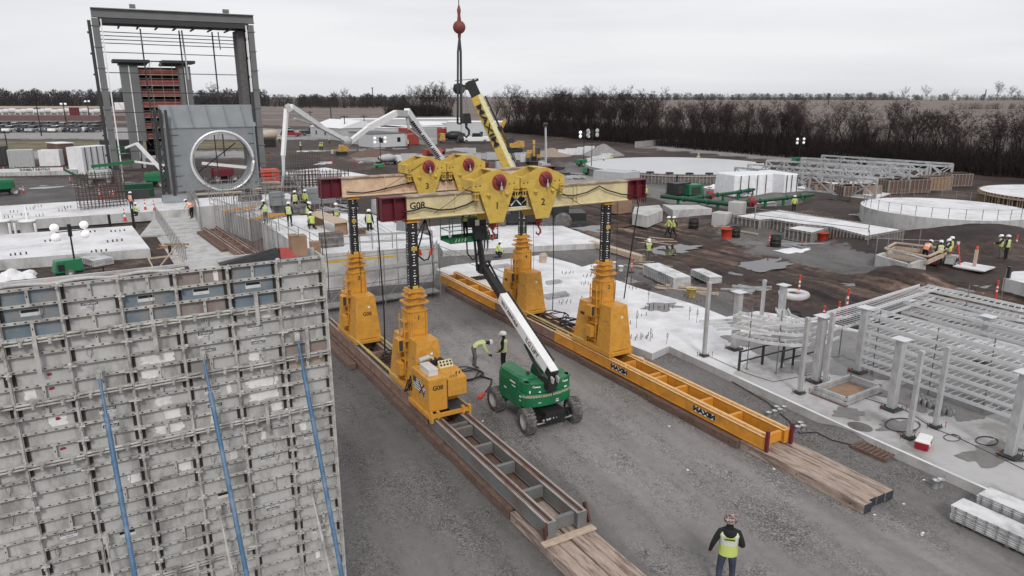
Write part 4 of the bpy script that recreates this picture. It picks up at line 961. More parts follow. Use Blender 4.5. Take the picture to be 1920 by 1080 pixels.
m_blue = mat('blue_brace', (0.06, 0.145, 0.26), 0.45, dirt=(0.22, 0.27, 0.32), damt=.4, dscale=3, var=.15)
m_paper = mat('pale_patch', (0.78, 0.77, 0.74), 0.7, dirt=(0.55, 0.54, 0.52), damt=.4, dscale=5, var=.1)
m_redp = mat('red_paint_spot', (0.30, 0.03, 0.05), 0.6, var=.3)
class Sub:
    def __init__(s, mb, off): s.mb, s.off = mb, off
    def add(s, vs, fs, mi=0, sm=False): s.mb.add(vs, fs, s.off + mi, sm)
WV, WT, PITZ, CW = 14.4, 9.80, .2945, .934
UE = 3.81
rw = random.Random(5)
wall = thing('wall_form', 'tall grey ribbed formwork wall filling the lower left of the photo', 'formwork wall', (UE, WV, 0))
b = MB(); b.box((-8.4, .14, .02), (0, .62, 9.72), 0); b.build('concrete_core', m_concg, wall)
b = MB()
for i in range(9): b.box((-8.4 + i * .93, .60, .02), (-8.4 + i * .93 + .06, .72, 9.6))
b.build('back_form', m_rib, wall)
# top strip: tarp, mortar and rail on the crown of the wall
b = MB(); pts = []
n = 44
for i in range(n + 1):
    x = -8.4 + 5.9 * i / n
    pts.append([(x, y, 9.73 + (.05 + .045 * mn.noise(Vector((x * 2.1, j * .9, 2)))) * (1 if 0 < j < 4 else 0)) for j, y in enumerate((.10, .2, .32, .44, .56))])
vs = [q for r_ in pts for q in r_]; fs = [(i * 5 + j, (i + 1) * 5 + j, (i + 1) * 5 + j + 1, i * 5 + j + 1) for i in range(n) for j in range(4)]
b.add(vs, fs, 0, True); b.build('wet_blanket', m_tarpd, wall)
m_pinkt = mat('pink_film', (0.50, 0.20, 0.17), .6, var=.3)
b = MB(); b.path([(-5.2 + i * .12, .24 + .02 * math.sin(i), 9.80 + .012 * math.sin(i * 2.1)) for i in range(16)], .04, 5); b.build('pink_film', m_pinkt, wall)
b = MB(); b.path([(-8.4 + i * .2, .1 + .01 * math.sin(i * 3), 9.84 + .02 * math.sin(i * 1.3)) for i in range(30)], .035, 5); b.build('mortar_lip', m_concg, wall)
b = MB(); b.box((-2.55, .62, 9.5), (0, .70, 9.86)); b.box((-8.4, .66, 9.5), (-2.55, .74, 9.8)); b.build('guard_board', m_concg, wall)
# colours and patterns, after the photo: columns from the right edge, rows from the top
BLUE = {(1, 0), (1, 1), (1, 2), (2, 0), (2, 1), (3, 1), (3, 2), (5, 0), (5, 2), (6, 1), (6, 2), (7, 2), (5, 1)}
RUST = {(2, 0), (2, 2), (0, 6), (0, 29)}; TAN = {(0, 7), (7, 13), (7, 14), (7, 17), (8, 14), (6, 20), (0, 27)}
PATCH = {(1, 3): .5, (1, 6): .4, (3, 5): .8, (2, 13): .2, (4, 13): .3, (5, 6): .25, (6, 7): .4, (2, 10): .2, (0, 2): .0, (3, 13): .3, (1, 12): .15, (0, 12): .2, (3, 6): .5, (3, 8): .4, (3, 9): .4, (3, 10): .7, (1, 8): .9, (1, 9): .8, (1, 10): .3, (5, 8): .4, (0, 0): .0, (1, 2): .0, (6, 8): .5, (4, 24): .2, (0, 23): .15}
RED = {(5, 5), (5, 6), (5, 7), (5, 8), (5, 10)}
LAB = {(4, 1): 1, (5, 1): 0, (3, 1): 0, (2, 1): 0, (1, 1): 0, (2, 4): 1, (1, 4): 1, (1, 5): -1, (2, 5): -1, (2, 8): 1, (2, 9): -1, (4, 8): 1, (4, 9): -1, (3, 11): 1, (1, 14): 1, (0, 13): 1, (1, 18): -1, (0, 17): 1, (0, 21): 1, (5, 16): 1, (4, 17): 0, (5, 20): -1, (2, 16): 0}
def ribbed(c, r):
    if r < 13: return (r % 4) in (2, 3) or (r == 0)
    return (r * 7 + c * 3) % 5 in (0,)
WAL = [3, 7, 11, 21, 29]
m_labw = mat('label_white', (.62, .62, .61), .5, var=.1, dirt=(.35, .35, .35), damt=.4); lab_n = 0
for c in range(9):
    x1 = -c * CW; x0 = x1 - CW
    for k in range(0, 33, 3):
        M5 = MB(); S_ = Sub(M5, 6); P_ = Sub(M5, 7); rows = range(k, min(33, k + 3)); lbls = []
        for r in rows:
            zt = WT - r * PITZ; zb = zt - PITZ; mi = 0
            if (c, r) in BLUE: mi = 2
            if (c, r) in RUST: mi = 3
            if (c, r) in TAN: mi = 4
            M5.add([(x0 + .03, .085, zb), (x1 - .03, .085, zb), (x1 - .03, .085, zt), (x0 + .03, .085, zt)], [(0, 1, 2, 3)], mi)
            M5.box((x0 + .032, .014, zt - .012), (x1 - .032, .084, zt + .0), 1); M5.box((x0 + .031, .0, zt - .034), (x1 - .031, .0135, zt + .022), 1)       # horizontal rib
            if rw.random() < .25:                                                     # grout lumps on ribs
                for q in range(rw.randint(0, 3)):
                    a = rw.uniform(x0 + .1, x1 - .1); M5.box((a - rw.uniform(.01, .04), .004, zt), (a + .02, .06, zt + rw.uniform(.008, .022)), 5)
            nsl = 6
            for q in range(nsl):
                a = x0 + CW * (q + .5) / nsl; S_.add([(a - .020, -.002, zt - .018), (a + .020, -.002, zt - .018), (a + .020, -.002, zt + .004), (a - .020, -.002, zt + .004)], [(0, 1, 2, 3)], 0)
            if ribbed(c, r):
                a = (x0 + x1) / 2 + (.0 if r < 13 else rw.uniform(-.1, .1)); M5.box((a - .006, .02, zb + .001), (a + .006, .084, zt - .014), 1); M5.box((a - .026, .008, zb + .023), (a + .026, .019, zt - .035), 1); S_.add([(a - .008, .006, (zb + zt) / 2 - .02), (a + .008, .006, (zb + zt) / 2 - .02), (a + .008, .006, (zb + zt) / 2 + .02), (a - .008, .006, (zb + zt) / 2 + .02)], [(0, 1, 2, 3)], 0)
            elif rw.random() < .35:
                a = rw.uniform(x0 + .2, x1 - .2); M5.path([(a, .08, zb + .02), (a + .02, .06, (zb + zt) / 2), (a + .01, .08, zt - .03)], .006, 4, 1)
                if rw.random() < .5: M5.path([(a + .05 * math.cos(q_ * .7), .075, (zb + zt) / 2 + .09 * math.sin(q_ * .7)) for q_ in range(10)], .005, 4, 1)
            for sx in (0, 1):                                                        # dark ends beside the frame
                if rw.random() < .5: a = x0 + .034 if sx == 0 else x1 - .034 - .055; S_.add([(a, .06, zb + .03), (a + .055, .06, zb + .03), (a + .055, .06, zt - .04), (a, .06, zt - .04)], [(0, 1, 2, 3)], 0)
            f = PATCH.get((c, r), 0)
            if f or rw.random() < .02:
                f = f or .12; w_ = CW * .8 * f; cx = rw.uniform(x0 + .1 + w_ / 2, x1 - .1 - w_ / 2) if f < .75 else (x0 + x1) / 2; cz = (zt + zb) / 2 - .01; ring = []
                for q in range(26):
                    th = 2 * math.pi * q / 26; ex = 1 / max(abs(math.cos(th)), abs(math.sin(th))); rr = ex * rw.choice((.78, .9, .97, 1.0, 1.0, 1.0)); ring.append((cx + math.cos(th) * w_ / 2 * rr, .080, cz - .012 + math.sin(th) * PITZ * .37 * rr))
                P_.add(ring, [tuple(range(26))], 0)
            if (c, r) in RED:
                for q in range(2):
                    a = (x0 + x1) / 2 + .12 + rw.uniform(-.02, .02); z_ = (zt + zb) / 2 + rw.uniform(-.01, .02); ring = [(a + .045 * math.cos(q2 * .7) * rw.uniform(.6, 1.3), .079 - q * .001, z_ + .025 * math.sin(q2 * .7)) for q2 in range(9)]; P_.add(ring, [tuple(range(9))], 1)
            if (c, r) in LAB: lbls.append((r, zt, zb))
        for xa in (x0, x1 - .03): M5.box((xa, .0, WT - (rows[-1] + 1) * PITZ), (xa + .03, .09, WT - rows[0] * PITZ), 1)
        pn = M5.build('form_panel', [m_pan, m_rib, m_panb, m_panr, m_pant, m_concg, m_slot, m_paper, m_redp], wall)
        for r, zt, zb in lbls:
            d = LAB[(c, r)]; cx = (x0 + x1) / 2 - .02 + rw.uniform(-.03, .03); cz = (zt + zb) / 2
            b = MB(); b.box((cx - .145, .076, cz - .068), (cx + .145, .079, cz + .058), 0); b.box((cx - .135, .072, cz - .0 - (.06 if d < 0 else 0)), (cx + .135, .0755, cz + (.052 if d >= 0 else 0)), 1)
            o = b.build('label', [m_labw, m_logok], pn)
            if d: text_mesh('lettering', 'LITEFORM', .052, m_logow, o, (cx, .070, cz + (.026 if d > 0 else -.03)), FRONT if d > 0 else (R(90), R(180), 0), .0005, .001); 
            if d: text_mesh('small_lettering', '1-800-438', .032, m_logok, o, (cx, .074, cz - (.04 if d > 0 else -.03)), FRONT if d > 0 else (R(90), R(180), 0), .0005)
# vertical joint strips with wedge clamps
for c in range(0, 10):
    x = -c * CW; b = MB()
    if c:
        b.box((x - .012, -.035, .1), (x + .012, -.002, WT - .02), 0)
        r = 0
        while r < 32:
            z = WT - r * PITZ + rw.uniform(-.02, .02); w_ = rw.uniform(.05, .10)
            b.box((x - w_, -.06, z - .028), (x + w_, -.036, z + .02), 0); b.tube((x - w_ * 1.2, -.07, z + .0), (x + w_ * 1.1, -.08, z - .015), .018, n=6, mi=0); b.bar((x - .02, -.10, z - .06), (x + .03, -.06, z + .06), .025, .03, 0)
            if rw.random() < .4: b.lathe([(0, -.03), (.045, -.01), (.04, .03), (0, .045)], (x + rw.uniform(-.06, .06), -.05, z + .02), 7, 1)
            r += rw.choice((1, 2, 2, 3)) if r < 20 else rw.choice((2, 3, 4))
    else: b.box((.0, -.02, .1), (.035, .62, WT), 0)
    b.build('joint_strip', [m_rib, m_concg], wall)
# walers: double pipes with clamps
for r in WAL:
    z = WT - r * PITZ + .01
    for c in range(9):
        if r == 29 and c in (3, 4, 5, 6): continue
        if r == 21 and c in (0, 1): continue
        x1 = -c * CW; x0 = x1 - CW; b = MB(); zz = z - (.0 if c % 2 == 0 else .03)
        b.tube((x0 + .02, -.055, zz), (x1 - .02, -.055, zz + .0), .024, n=8, mi=0); b.tube((x0 + .02, -.055, zz - .06), (x1 - .02, -.055, zz - .055), .020, n=8, mi=0)
        for q in (.27, .75):
            a = x0 + CW * q + rw.uniform(-.03, .03); b.box((a - .028, -.10, zz - .10), (a + .028, -.06, zz + .05), 0); b.bar((a - .04, -.12, zz + .05), (a + .05, -.09, zz + .02), .03, .04, 0); b.tube((a, -.16, zz - .03), (a, -.09, zz - .03), .018, n=6, mi=0)
        b.build('waler', [m_rib], wall)
for c, r0 in ((1, 2), (1, 10), (0, 5), (3, 3), (5, 3), (1, 27), (0, 26)):
    x = -c * CW - CW * .5; z = WT - r0 * PITZ; b = MB(); b.box((x - .035, -.12, z - PITZ * 2.2), (x + .035, -.085, z + .02)); b.build('strongback', m_rib, wall)
# push-pull braces
def brace(p, q, r, m, label, grp):
    t = thing('brace', label, 'brace', q, 0, grp); p, q = Vector(p), Vector(q); d = p - q; L_ = d.length; e = d.normalized()
    b = MB(); b.tube((0, 0, 0), e * (L_ - .75), r, n=12); b.build('tube', m, t)
    b = MB(); b.tube(e * (L_ - .80), e * (L_ - .1), r * .62, n=10); b.tube(e * (L_ - .9), e * (L_ - .78), r * 1.15, n=12); b.tube(e * .0, e * .2, r * 1.12, n=12); b.build('screw_end', m_blue if m is m_blue else m, t)
    b = MB(); f = e * L_; b.box((f.x - .05, f.y - .02, f.z - .10), (f.x + .05, f.y + .10, f.z + .06)); b.box((f.x - .02, f.y - .05, f.z - .05), (f.x + .02, f.y + .06, f.z + .03)); b.build('head_bracket', m_rib, t); return t
def strut(top, bot, r, m, label, grp, vext):
    p = onv(*top, WV - .12); q0 = onu(*bot, p.x)
    q = p + (q0 - p) * 1.0
    d = (q0 - p); k = (p.z - .03) / (p.z - q0.z) if p.z > q0.z + .2 else 1; q = p + d * min(k, 1.0 + vext)
    brace(p, q, r, m, label, grp)
def foot(top, bot, vq, r, m, label, grp):
    # head on the wall, foot on the ground nearer the camera, passing through pixel bot
    p = onv(*top, WV - .12); rr = ray(*bot); best = None
    for i in range(10, 200):
        t = i * .0001 * 1.0
        s = Vector((rr[0], rr[1], rr[2])) * (t / 1.0); pt = Vector((s.x, s.y, H + s.z))
        if pt.z >= p.z - .3: continue
        k = p.z / (p.z - pt.z); q = p + (pt - p) * k
        e = abs((q.y) - vq)
        if best is None or e < best[0]: best = (e, q)
    brace(p, Vector((best[1].x, best[1].y, .03)), r, m, label, grp)
for a, b_, lb in (((185, 700), (253, 1080), 'leftmost of the three long blue braces, propping the formwork wall'), ((380, 665), (463, 1080), 'middle one of the three long blue braces on the formwork wall'), ((557, 630), (641, 1080), 'rightmost of the three long blue braces, near the edge of the formwork wall')): foot(a, b_, 10.2, .044, m_blue, lb, 'blue braces propping the formwork wall')
for a, b_, lb in (((198, 1010), (212, 1080), 'short grey brace low on the wall beside the leftmost blue brace'), ((410, 955), (437, 1080), 'short grey brace low on the wall left of the middle blue brace'), ((582, 915), (620, 1080), 'short grey brace low on the wall left of the rightmost blue brace')): foot(a, b_, 12.4, .034, m_rib, lb, 'grey braces low on the formwork wall')
# ================= right side: slab, columns, trays =================
o = slabpix('slab', [(816, 505), (1223, 663), (1254, 649), (1560, 789), (1920, 949), (2300, 1120), (2600, 900), (2100, 700), (1700, 640), (1530, 600), (1420, 583), (1362, 594), (1310, 573), (1190, 538), (1075, 494), (1015, 478), (850, 497)], .36, -.3, m_concw, m_concg, label='wide pale concrete slab with steel columns and anchor bolts', cat='concrete slab')
def blotch(cx, cy, rx, ry, z, label, seed=0, name='wet_patch', m=None):
    rd = random.Random(seed); g = G(cx, cy, z); ring = []
    for i in range(56):
        th = 2 * math.pi * i / 56; r_ = 1 + .75 * mn.noise(Vector((math.cos(th) * 1.9, math.sin(th) * 1.9, seed))) + rd.uniform(-.07, .07)
        ring.append((math.cos(th) * rx * r_, math.sin(th) * ry * r_, 0))
    b = MB(); b.add(ring, [tuple(range(56))]); o = b.build(name, m or m_wet, loc=(g.x, g.y, z + .007 + .0015 * (seed % 20))); return struct(o)
m_damp = mat('concrete_damp', (.46, .45, .445), .5, dirt=(.27, .255, .25), damt=.8, dscale=.4, var=.12, scale=.8)
b = MB(); b.add([tuple(G(x, y, .363)) for x, y in ((1374, 700), (1560, 786), (1920, 945), (2300, 1112), (2560, 900), (2080, 705), (1700, 644), (1535, 604), (1450, 640))], [tuple(range(9))]); struct(b.build('damp_slab_surface', m_damp))
for i, (x, y, rx, ry) in enumerate(((1240, 574, 1.3, .8), (1805, 765, 1.6, 1.0), (1640, 672, 2.0, 2.2), (1585, 690, 1.2, 1.6), (1500, 690, 1.3, .8), (1440, 650, 1.4, 2.2), (1680, 800, .8, .6), (1860, 850, 1.3, .7), (1740, 730, 1.2, .8), (1455, 640, 1.2, 1.0), (1590, 775, .7, .5), (1690, 745, .9, 1.2), (1560, 640, 2.4, 3.0), (1720, 690, 2.0, 3.5), (1850, 720, 2.0, 2.5), (1790, 650, 2.5, 4.0), (1900, 640, 2.5, 4.0))): blotch(x, y, rx, ry, .36, '', i)
def anchors(px, py, nx, ny, dx, label, h=.22, z=.36, r=.02, m=None, jit=.03):
    g = G(px, py, z); b = MB(); rd = random.Random(int(px + py))
    for i in range(nx):
        for j in range(ny): x, y = (i - nx / 2) * dx + rd.uniform(-jit, jit), (j - ny / 2) * dx + rd.uniform(-jit, jit); b.tube((x, y, 0), (x + rd.uniform(-.02, .02), y, h * rd.uniform(.7, 1.1)), r, n=5)
    return tag(b.build('anchor_bolts', m or m_reb, loc=g), label, 'anchor bolts', 'clusters of anchor bolts standing on the slab')
AN = [(1066, 512, 3, 2), (1105, 517, 3, 2), (1097, 532, 2, 2), (1187, 540, 2, 2), (1222, 576, 3, 2), (1250, 576, 3, 2), (1198, 632, 3, 2), (1215, 630, 2, 2), (1175, 605, 2, 2), (1290, 557, 2, 2), (1060, 566, 3, 2), (975, 545, 2, 2), (1310, 566, 2, 1), (1208, 590, 2, 1)]
for i, (x, y, a, b_) in enumerate(AN): anchors(x, y, a, b_, .35, 'small cluster of upright anchor bolts on the pale slab')
for i, (x, y, nx, ny, lb) in enumerate(((1042, 555, 9, 4, 'long dark bundle of sleeves on the slab between the right legs'), (1038, 530, 6, 3, 'dark bundle of sleeves on the slab behind the right legs'), (940, 500, 7, 3, 'dark bundle of sleeves left of the back right leg'), (900, 522, 7, 3, 'dark bundle of bolts beside the far orange track'), (910, 492, 5, 2, 'small dark bundle at the far edge of the slab'))):
    g = G(x, y, .36); b = MB(); 
    for a in range(nx):
        for c in range(ny): b.lathe([(.09, 0), (.09, .16), (.07, .16), (.07, .02)], ((a - nx / 2) * .2 + c * .05, (c - ny / 2) * .22, 0), 7)
    tag(b.build('sleeve_bundle', m_rim if i < 3 else m_reb, loc=g), lb, 'pipe sleeves')
def stake(px, py, h, label, z=.36):
    g = G(px, py, z); b = MB(); b.tube((0, 0, 0), (.02, 0, h), .012, n=5); b.path([(.02, 0, h * .55), (.12, 0, h * .8), (.05, .05, h * 1.02), (-.05, 0, h * .8), (.02, 0, h * .5)], .009, 4); return tag(b.build('wire_stake', m_reb, loc=g), label, 'stake', 'thin wire stakes on the slab')
for x, y, h in ((1215, 570, 1.0), (1193, 615, 1.0), (1292, 600, .8), (1306, 605, .8), (1108, 512, .8), (1090, 575, .7), (1219, 640, .7), (1250, 645, .6)): stake(x, y, h, 'thin looped wire stake standing on the pale slab')
b = MB(); b.lathe([(.28, 0), (.32, .55), (.34, .56), (.34, .62), (.26, .62), (.25, .5)], n=16); b.box((-.2, -.15, .6), (.22, .12, .74)); tag(b.build('barrel', m_beige, loc=G(1018, 492, .36)), 'beige keg with a dark lid at the far slab edge', 'barrel')
# ---- columns ----
def column(px, pb, pt, wide, label, dm=1.0):
    g = G(px, pb, .36); h = upto(px, pt, g) - .36; t = thing('steel_column', label, 'column', g, 0, 'galvanized columns standing on the slab')
    w = .155 if wide else .085
    b = MB(); b.box((-w, -w, .10), (w, w, h - .03)); b.build('shaft', m_galv, t, bevel=.012)
    b = MB(); k = w + (.17 if wide else .11); b.box((-k, -k, .05), (k, k, .09)); b.build('base_plate', m_framed, t)
    b = MB()
    for sx in (-1, 1):
        for sy in (-1, 1): b.tube((sx * (k - .05), sy * (k - .05), 0), (sx * (k - .05), sy * (k - .05), .2), .016, n=6)
    for (x, y) in ((k + .18, -k), (-k - .15, k * .6)): b.tube((x, y, 0), (x, y, .22), .012, n=5); b.lathe([(.03, .2), (.03, .24), (0, .25)], (x, y, 0), 6, 1)
    b.build('anchor_bolts', [m_reb, m_redor], t)
    if wide: b = MB(); b.box((-.30, -.30, h - .028), (.30, .30, h)); b.build('cap_plate', m_alu, t)
    else: b = MB(); b.tube((-.09, -.0, h - .12), (.09, 0, h - .12), .1, n=10); b.build('saddle', m_galv, t)
    return t
CL = [(1320, 668, 527, 0, 'slim galvanized column nearest the front right gantry leg'), (1377, 655, 546, 1, 'thick capped column farthest left on the slab'), (1427, 600, 523, 0, 'slim column at the far corner of the slab'), (1463, 603, 533, 1, 'capped column next to the slim one at the far slab corner'), (1499, 738, 592, 0, 'slim column at the slab edge left of the grey frame'), (1529, 716, 590, 1, 'capped column behind the slim one left of the grey frame'), (1546, 722, 582, 0, 'slim column right behind the capped one above the grey frame'), (1608, 698, 574, 1, 'dark stained capped column at the end of the tray stack'), (1671, 768, 632, 1, 'thick capped column right of the grey frame'), (1703, 822, 652, 0, 'slim column standing beside the red cooler'), (1753, 802, 645, 0, 'slim column between the cooler and the tray stack'), (1893, 856, 692, 1, 'thick capped column at the right border of the photo'), (1690, 640, 560, 1, 'short looking capped column rising behind the tray stack'), (1838, 680, 590, 1, 'capped column inside the trays at the right')]
for c in CL: column(*c)
# ---- cable trays ----
def tray(pts, label, w=.9, h=.14, step=.30, grp='aluminium cable trays racked on the slab'):
    pts = [Vector(p) for p in pts]; b = MB(); o_ = pts[0].copy(); pts = [p - o_ for p in pts]; n = len(pts)
    L_, R_ = [], []
    for i, p in enumerate(pts):
        d = (pts[min(i + 1, n - 1)] - pts[max(i - 1, 0)]).normalized(); s = Vector((-d.y, d.x, 0)) * w / 2; L_.append(p + s); R_.append(p - s)
    for q in (L_, R_):
        for i in range(n - 1): b.bar(q[i], q[i + 1], .035, h)
    t = thing('cable_tray', label, 'cable tray', o_, 0, grp); b.build('side_rail', m_alu, t)
    b = MB(); acc = 0
    for i in range(n - 1):
        ln = (pts[i + 1] - pts[i]).length; k = 0
        while acc < ln: f = acc / ln; b.bar(L_[i].lerp(L_[i + 1], f) - Vector((0, 0, .03)), R_[i].lerp(R_[i + 1], f) - Vector((0, 0, .03)), .04, .025); acc += step
        acc -= ln
    b.build('rungs', m_alu, t); return t
for k in range(7):
    z = 3.28 - k * .42
    tray([(30.45, 19.2, z), (30.45, 2.0, z)], ('topmost', 'second highest', 'third', 'fourth', 'fifth', 'sixth', 'lowest')[k] + ' straight tray of the long seven tier stack')
ord_ = ('topmost', 'second', 'third', 'lowest')
for k in range(3):
    z = 3.1 - k * .5; a = []
    for i in range(9): th = -math.pi / 2 + math.pi * i / 8 * .5; a.append((27.6 - .0 + 1.6 * math.sin(th) + 1.6 * 0, 19.2 + 1.5 * (1 - math.cos(th)) * 0 + 1.3 * math.cos(th) + .2, z))
    tray([(25.4, 22.6, z - .1), (25.9, 21.2, z - .1), (26.7, 20.3, z - .1), (27.9, 19.9, z - .1), (29.3, 20.1, z - .1)], ord_[k] + ' curved tray sweeping round the columns at the left end', w=.65)
for k in range(2): tray([(29.3, 20.1, 3.0 - k * .5), (32.5, 20.3, 3.0 - k * .5), (38.2, 20.9, 3.0 - k * .5)], ('upper', 'lower')[k] + ' tray running away from the columns to the far corner')
for k in range(3):
    tray([(38.4, 21.3, 2.9 - k * .5), (38.5, 18.2, 2.9 - k * .5), (38.7, 16.6, 2.85 - k * .5), (39.4, 15.6, 2.8 - k * .5), (40.6, 15.0, 2.8 - k * .5)], ('upper', 'middle', 'lower')[k] + ' tray along the far side bending outwards at its end')
for k in range(3): tray([(36.0, 20.6, 2.6 - k * .5), (36.0, 8.0, 2.6 - k * .5)], ('upper', 'middle', 'lower')[k] + ' straight tray parallel to the stack on the far side')
for k, (u, v) in enumerate(((32.2, 17.6), (32.9, 15.4), (33.4, 13.2), (33.8, 10.8))): tray([(u - 1.1, v, 2.3), (u + .6, v, 2.3), (u + 1.3, v - .3, 2.2), (u + 1.6, v - .9, 2.1)], ('farthest', 'second farthest', 'third farthest', 'nearest')[k] + ' short bent tray between the two straight runs', w=.7)
tray([(29.9, 23.6, 2.3), (28.9, 22.6, 2.4), (28.6, 21.3, 2.4)], 'small curved tray standing proud beside the far capped column', w=.6)
for i in range(2): tray([(26.2, 25.6 - i * 1.0, 1.6), (28.6, 24.6 - i, 1.6), (30.6, 23.8 - i, 1.6)], ('farther', 'nearer')[i] + ' low tray piece seen through the far columns', w=.5)
for i, (px, pb) in enumerate(((1635, 700), (1740, 740), (1843, 765), (1400, 692), (1455, 700), (1573, 665), (1800, 640), (1870, 600))):
    g = G(px, pb, .36); b = MB(); b.tube((0, 0, 0), (0, 0, 3.1), .028, n=6); b.box((-.08, -.08, 0), (.08, .08, .02)); tag(b.build('support_rod', m_steel, loc=g), ('dark upright rod at the left end of the tray stack', 'dark upright rod at the middle of the tray stack', 'dark upright rod at the right of the tray stack', 'upright rod left of the curved trays', 'upright rod in front of the curved trays', 'upright rod behind the stained column', 'upright rod among the far trays', 'upright rod at the far right trays')[i], 'rod')
b = MB()
for x in (0, 1.6, 3.1): b.bar((x, 0, 0), (x, 0, 1.0), .09)
for z in (.95, .45): b.bar((0, 0, z), (3.1, 0, z), .06)
tag(b.build('low_frame', m_framed, loc=G(1385, 695, .36)), 'low dark frame under the curved trays', 'frame')
b = MB()
for x in (0, .8, 1.6, 2.4): b.bar((x, 0, 0), (x, 0, .9), .08)
for z in (.85, .4): b.bar((0, 0, z), (2.4, 0, z), .06)
tag(b.build('low_frame', m_framed, loc=G(1465, 690, .36)), 'low dark frame left of the slim column pair', 'frame')
# grey frame lying on pallets
g = G(1535, 742, .5); t = thing('lying_framework', 'grey rectangular steel frame lying on planks on the slab', 'frame', (26.0, 16.9, .36), R(2))
b = MB()
for k in range(2):
    z = .12 + k * .16; a = k * .1
    b.bar((0 + a, 0, z), (2.6 + a, .05, z), .14); b.bar((0 + a, 1.5, z), (2.6 + a, 1.5, z), .14); b.bar((.05 + a, 0, z), (.05 + a, 1.5, z), .14); b.bar((2.55 + a, 0, z), (2.55 + a, 1.5, z), .14)
b.build('frame', m_galv, t)
b = MB(); b.box((-.1, -.1, 0), (.1, 1.6, .05)); b.box((2.4, -.1, 0), (2.6, 1.6, .05)); b.box((.15, .12, .03), (2.4, 1.4, .06), 1); b.build('pallet', [m_timber2, m_ply], t)
# rolls of round tins
for k, (x, y) in enumerate(((1722, 752), (1733, 760), (1743, 765), (1768, 775), (1780, 780))):
    g = G(x, y, .36); b = MB()
    for i in range(2):
        for j in range(2): b.lathe([(.10, 0), (.10, .28), (.075, .28), (.07, .1)], (i * .23, j * .23, 0), 10)
    tag(b.build('pipe_sleeves', m_steel, loc=g), 'dark round sleeves in a row behind the slim columns', 'pipe sleeves', 'row of dark round sleeves on the slab')
# cooler
t = thing('cooler', 'red cooler with a white lid on the edge of the slab', 'cooler', G(1730, 838, .36), R(20)); b = MB(); b.box((-.36, -.22, 0), (.36, .22, .30), 0, top=(-.02, -.02, -.02, -.02)); b.build('tub', mat('cooler_red', (.30, .012, .025), .4), t, bevel=.03)
b = MB(); b.box((-.39, -.25, .30), (.39, .25, .40), 0, top=(.04, .04, .04, .04)); b.build('lid', m_white, t, bevel=.02)
b = MB(); b.box((-.33, -.27, .22), (-.22, -.245, .32)); b.box((-.05, -.235, .08), (.12, -.228, .14)); b.build('latch', m_white, t)
# cables on slab
def loopw(px, py, r, label, z=.36, m=None, turns=2):
    g = G(px, py, z); b = MB(); b.path([(r * math.cos(i * .35) * (1 + .03 * i / 9), r * .7 * math.sin(i * .35), .02 + .001 * i) for i in range(int(18 * turns))], .014, 5); tag(b.build('cable_loop', m or m_hose, loc=g), label, 'cable')
loopw(1692, 798, .75, 'thin cable loop around the foot of the slim column by the cooler', m=m_framed); loopw(1850, 828, .45, 'grey wire loop on the slab at the lower right', m=m_framed); loopw(1915, 855, .5, 'green wire loop at the right border', m=m_greend); loopw(1785, 822, .35, 'small wire loop right of the cooler', m=m_framed, turns=1.2)
cable('thin black wire running across the slab past the columns', [G(x, y, .38) for x, y in ((1330, 668), (1400, 700), (1450, 716), (1530, 700), (1600, 740), (1700, 770), (1750, 803), (1800, 822), (1920, 880))], .012)
cable('thin black cord lying along the broken slab edge', [G(x, y, .05) for x, y in ((1372, 715), (1440, 755), (1480, 790), (1500, 812), (1530, 810), (1560, 825), (1600, 835))], .02)
# pallet, stacks
t = thing('pallet', 'weathered wooden pallet lying on the gravel by the slab', 'pallet', (24.35, 14.2, 0), R(4)); t.scale = (1.2, 1.15, 1.1)
b = MB()
for i in range(8): b.box((-.66, -.58 + i * .155, .10), (.66, -.58 + i * .155 + .095, .125))
b.build('deck_boards', m_timber2, t); b = MB()
for x in (-.62, 0, .58): b.box((x - .03, -.6, 0), (x + .05, .62, .098))
b.build('stringers', m_timber2, t)
m_sheet = mat('sheet_grey', (0.66, 0.66, 0.66), .6, dirt=(.36, .36, .36), damt=.6, dscale=.9, var=.08); m_sheets = mat('sheet_side', (0.20, 0.20, 0.20), .7, var=.5, scale=3, stretch=(.5, .5, 22))
def pile(px, w, d, n, lb, rz, th=.065, z=.1, c=None, m=m_sheet):
    g = px if isinstance(px, Vector) else G(*px); t = thing('form_stack', lb, 'formwork stack', g, rz); b = MB()
    for y in (.15, d / 2, d - .15): b.box((0, y - .05, 0), (w, y + .05, z))
    b.build('bearer', m_timber2, t); b = MB(); rd = random.Random(int(g.x * 10))
    for i in range(n): j = rd.uniform(-.03, .03); k = rd.uniform(-.03, .03); b.box((j, k, z + i * th), (w + j, d + k, z + i * th + th * .60), 0)
    for i in range(n):
        for q in range(int(d / .3)): b.box((-.045, .12 + q * .3, z + i * th + .008), (-.02, .17 + q * .3, z + i * th + th * .6), 1)
    b.build('panel', [m, m_sheets], t); return t
pile(Vector((22.0, 6.9, 0)), .75, 3.3, 8, 'stack of grey form panels at the lower right corner', R(2)); pile(Vector((23.3, 6.2, 0)), .75, 3.9, 9, 'second stack of form panels behind the one in the lower right corner', R(2), )
pile((1262, 545), 1.35, 4.4, 13, 'tall stack of grey form panels beyond the slab', R(-12)); pile((1330, 535), 1.0, 2.6, 8, 'shorter stack of form panels beside the tall one beyond the slab', R(-14))
rr_ = random.Random(4)
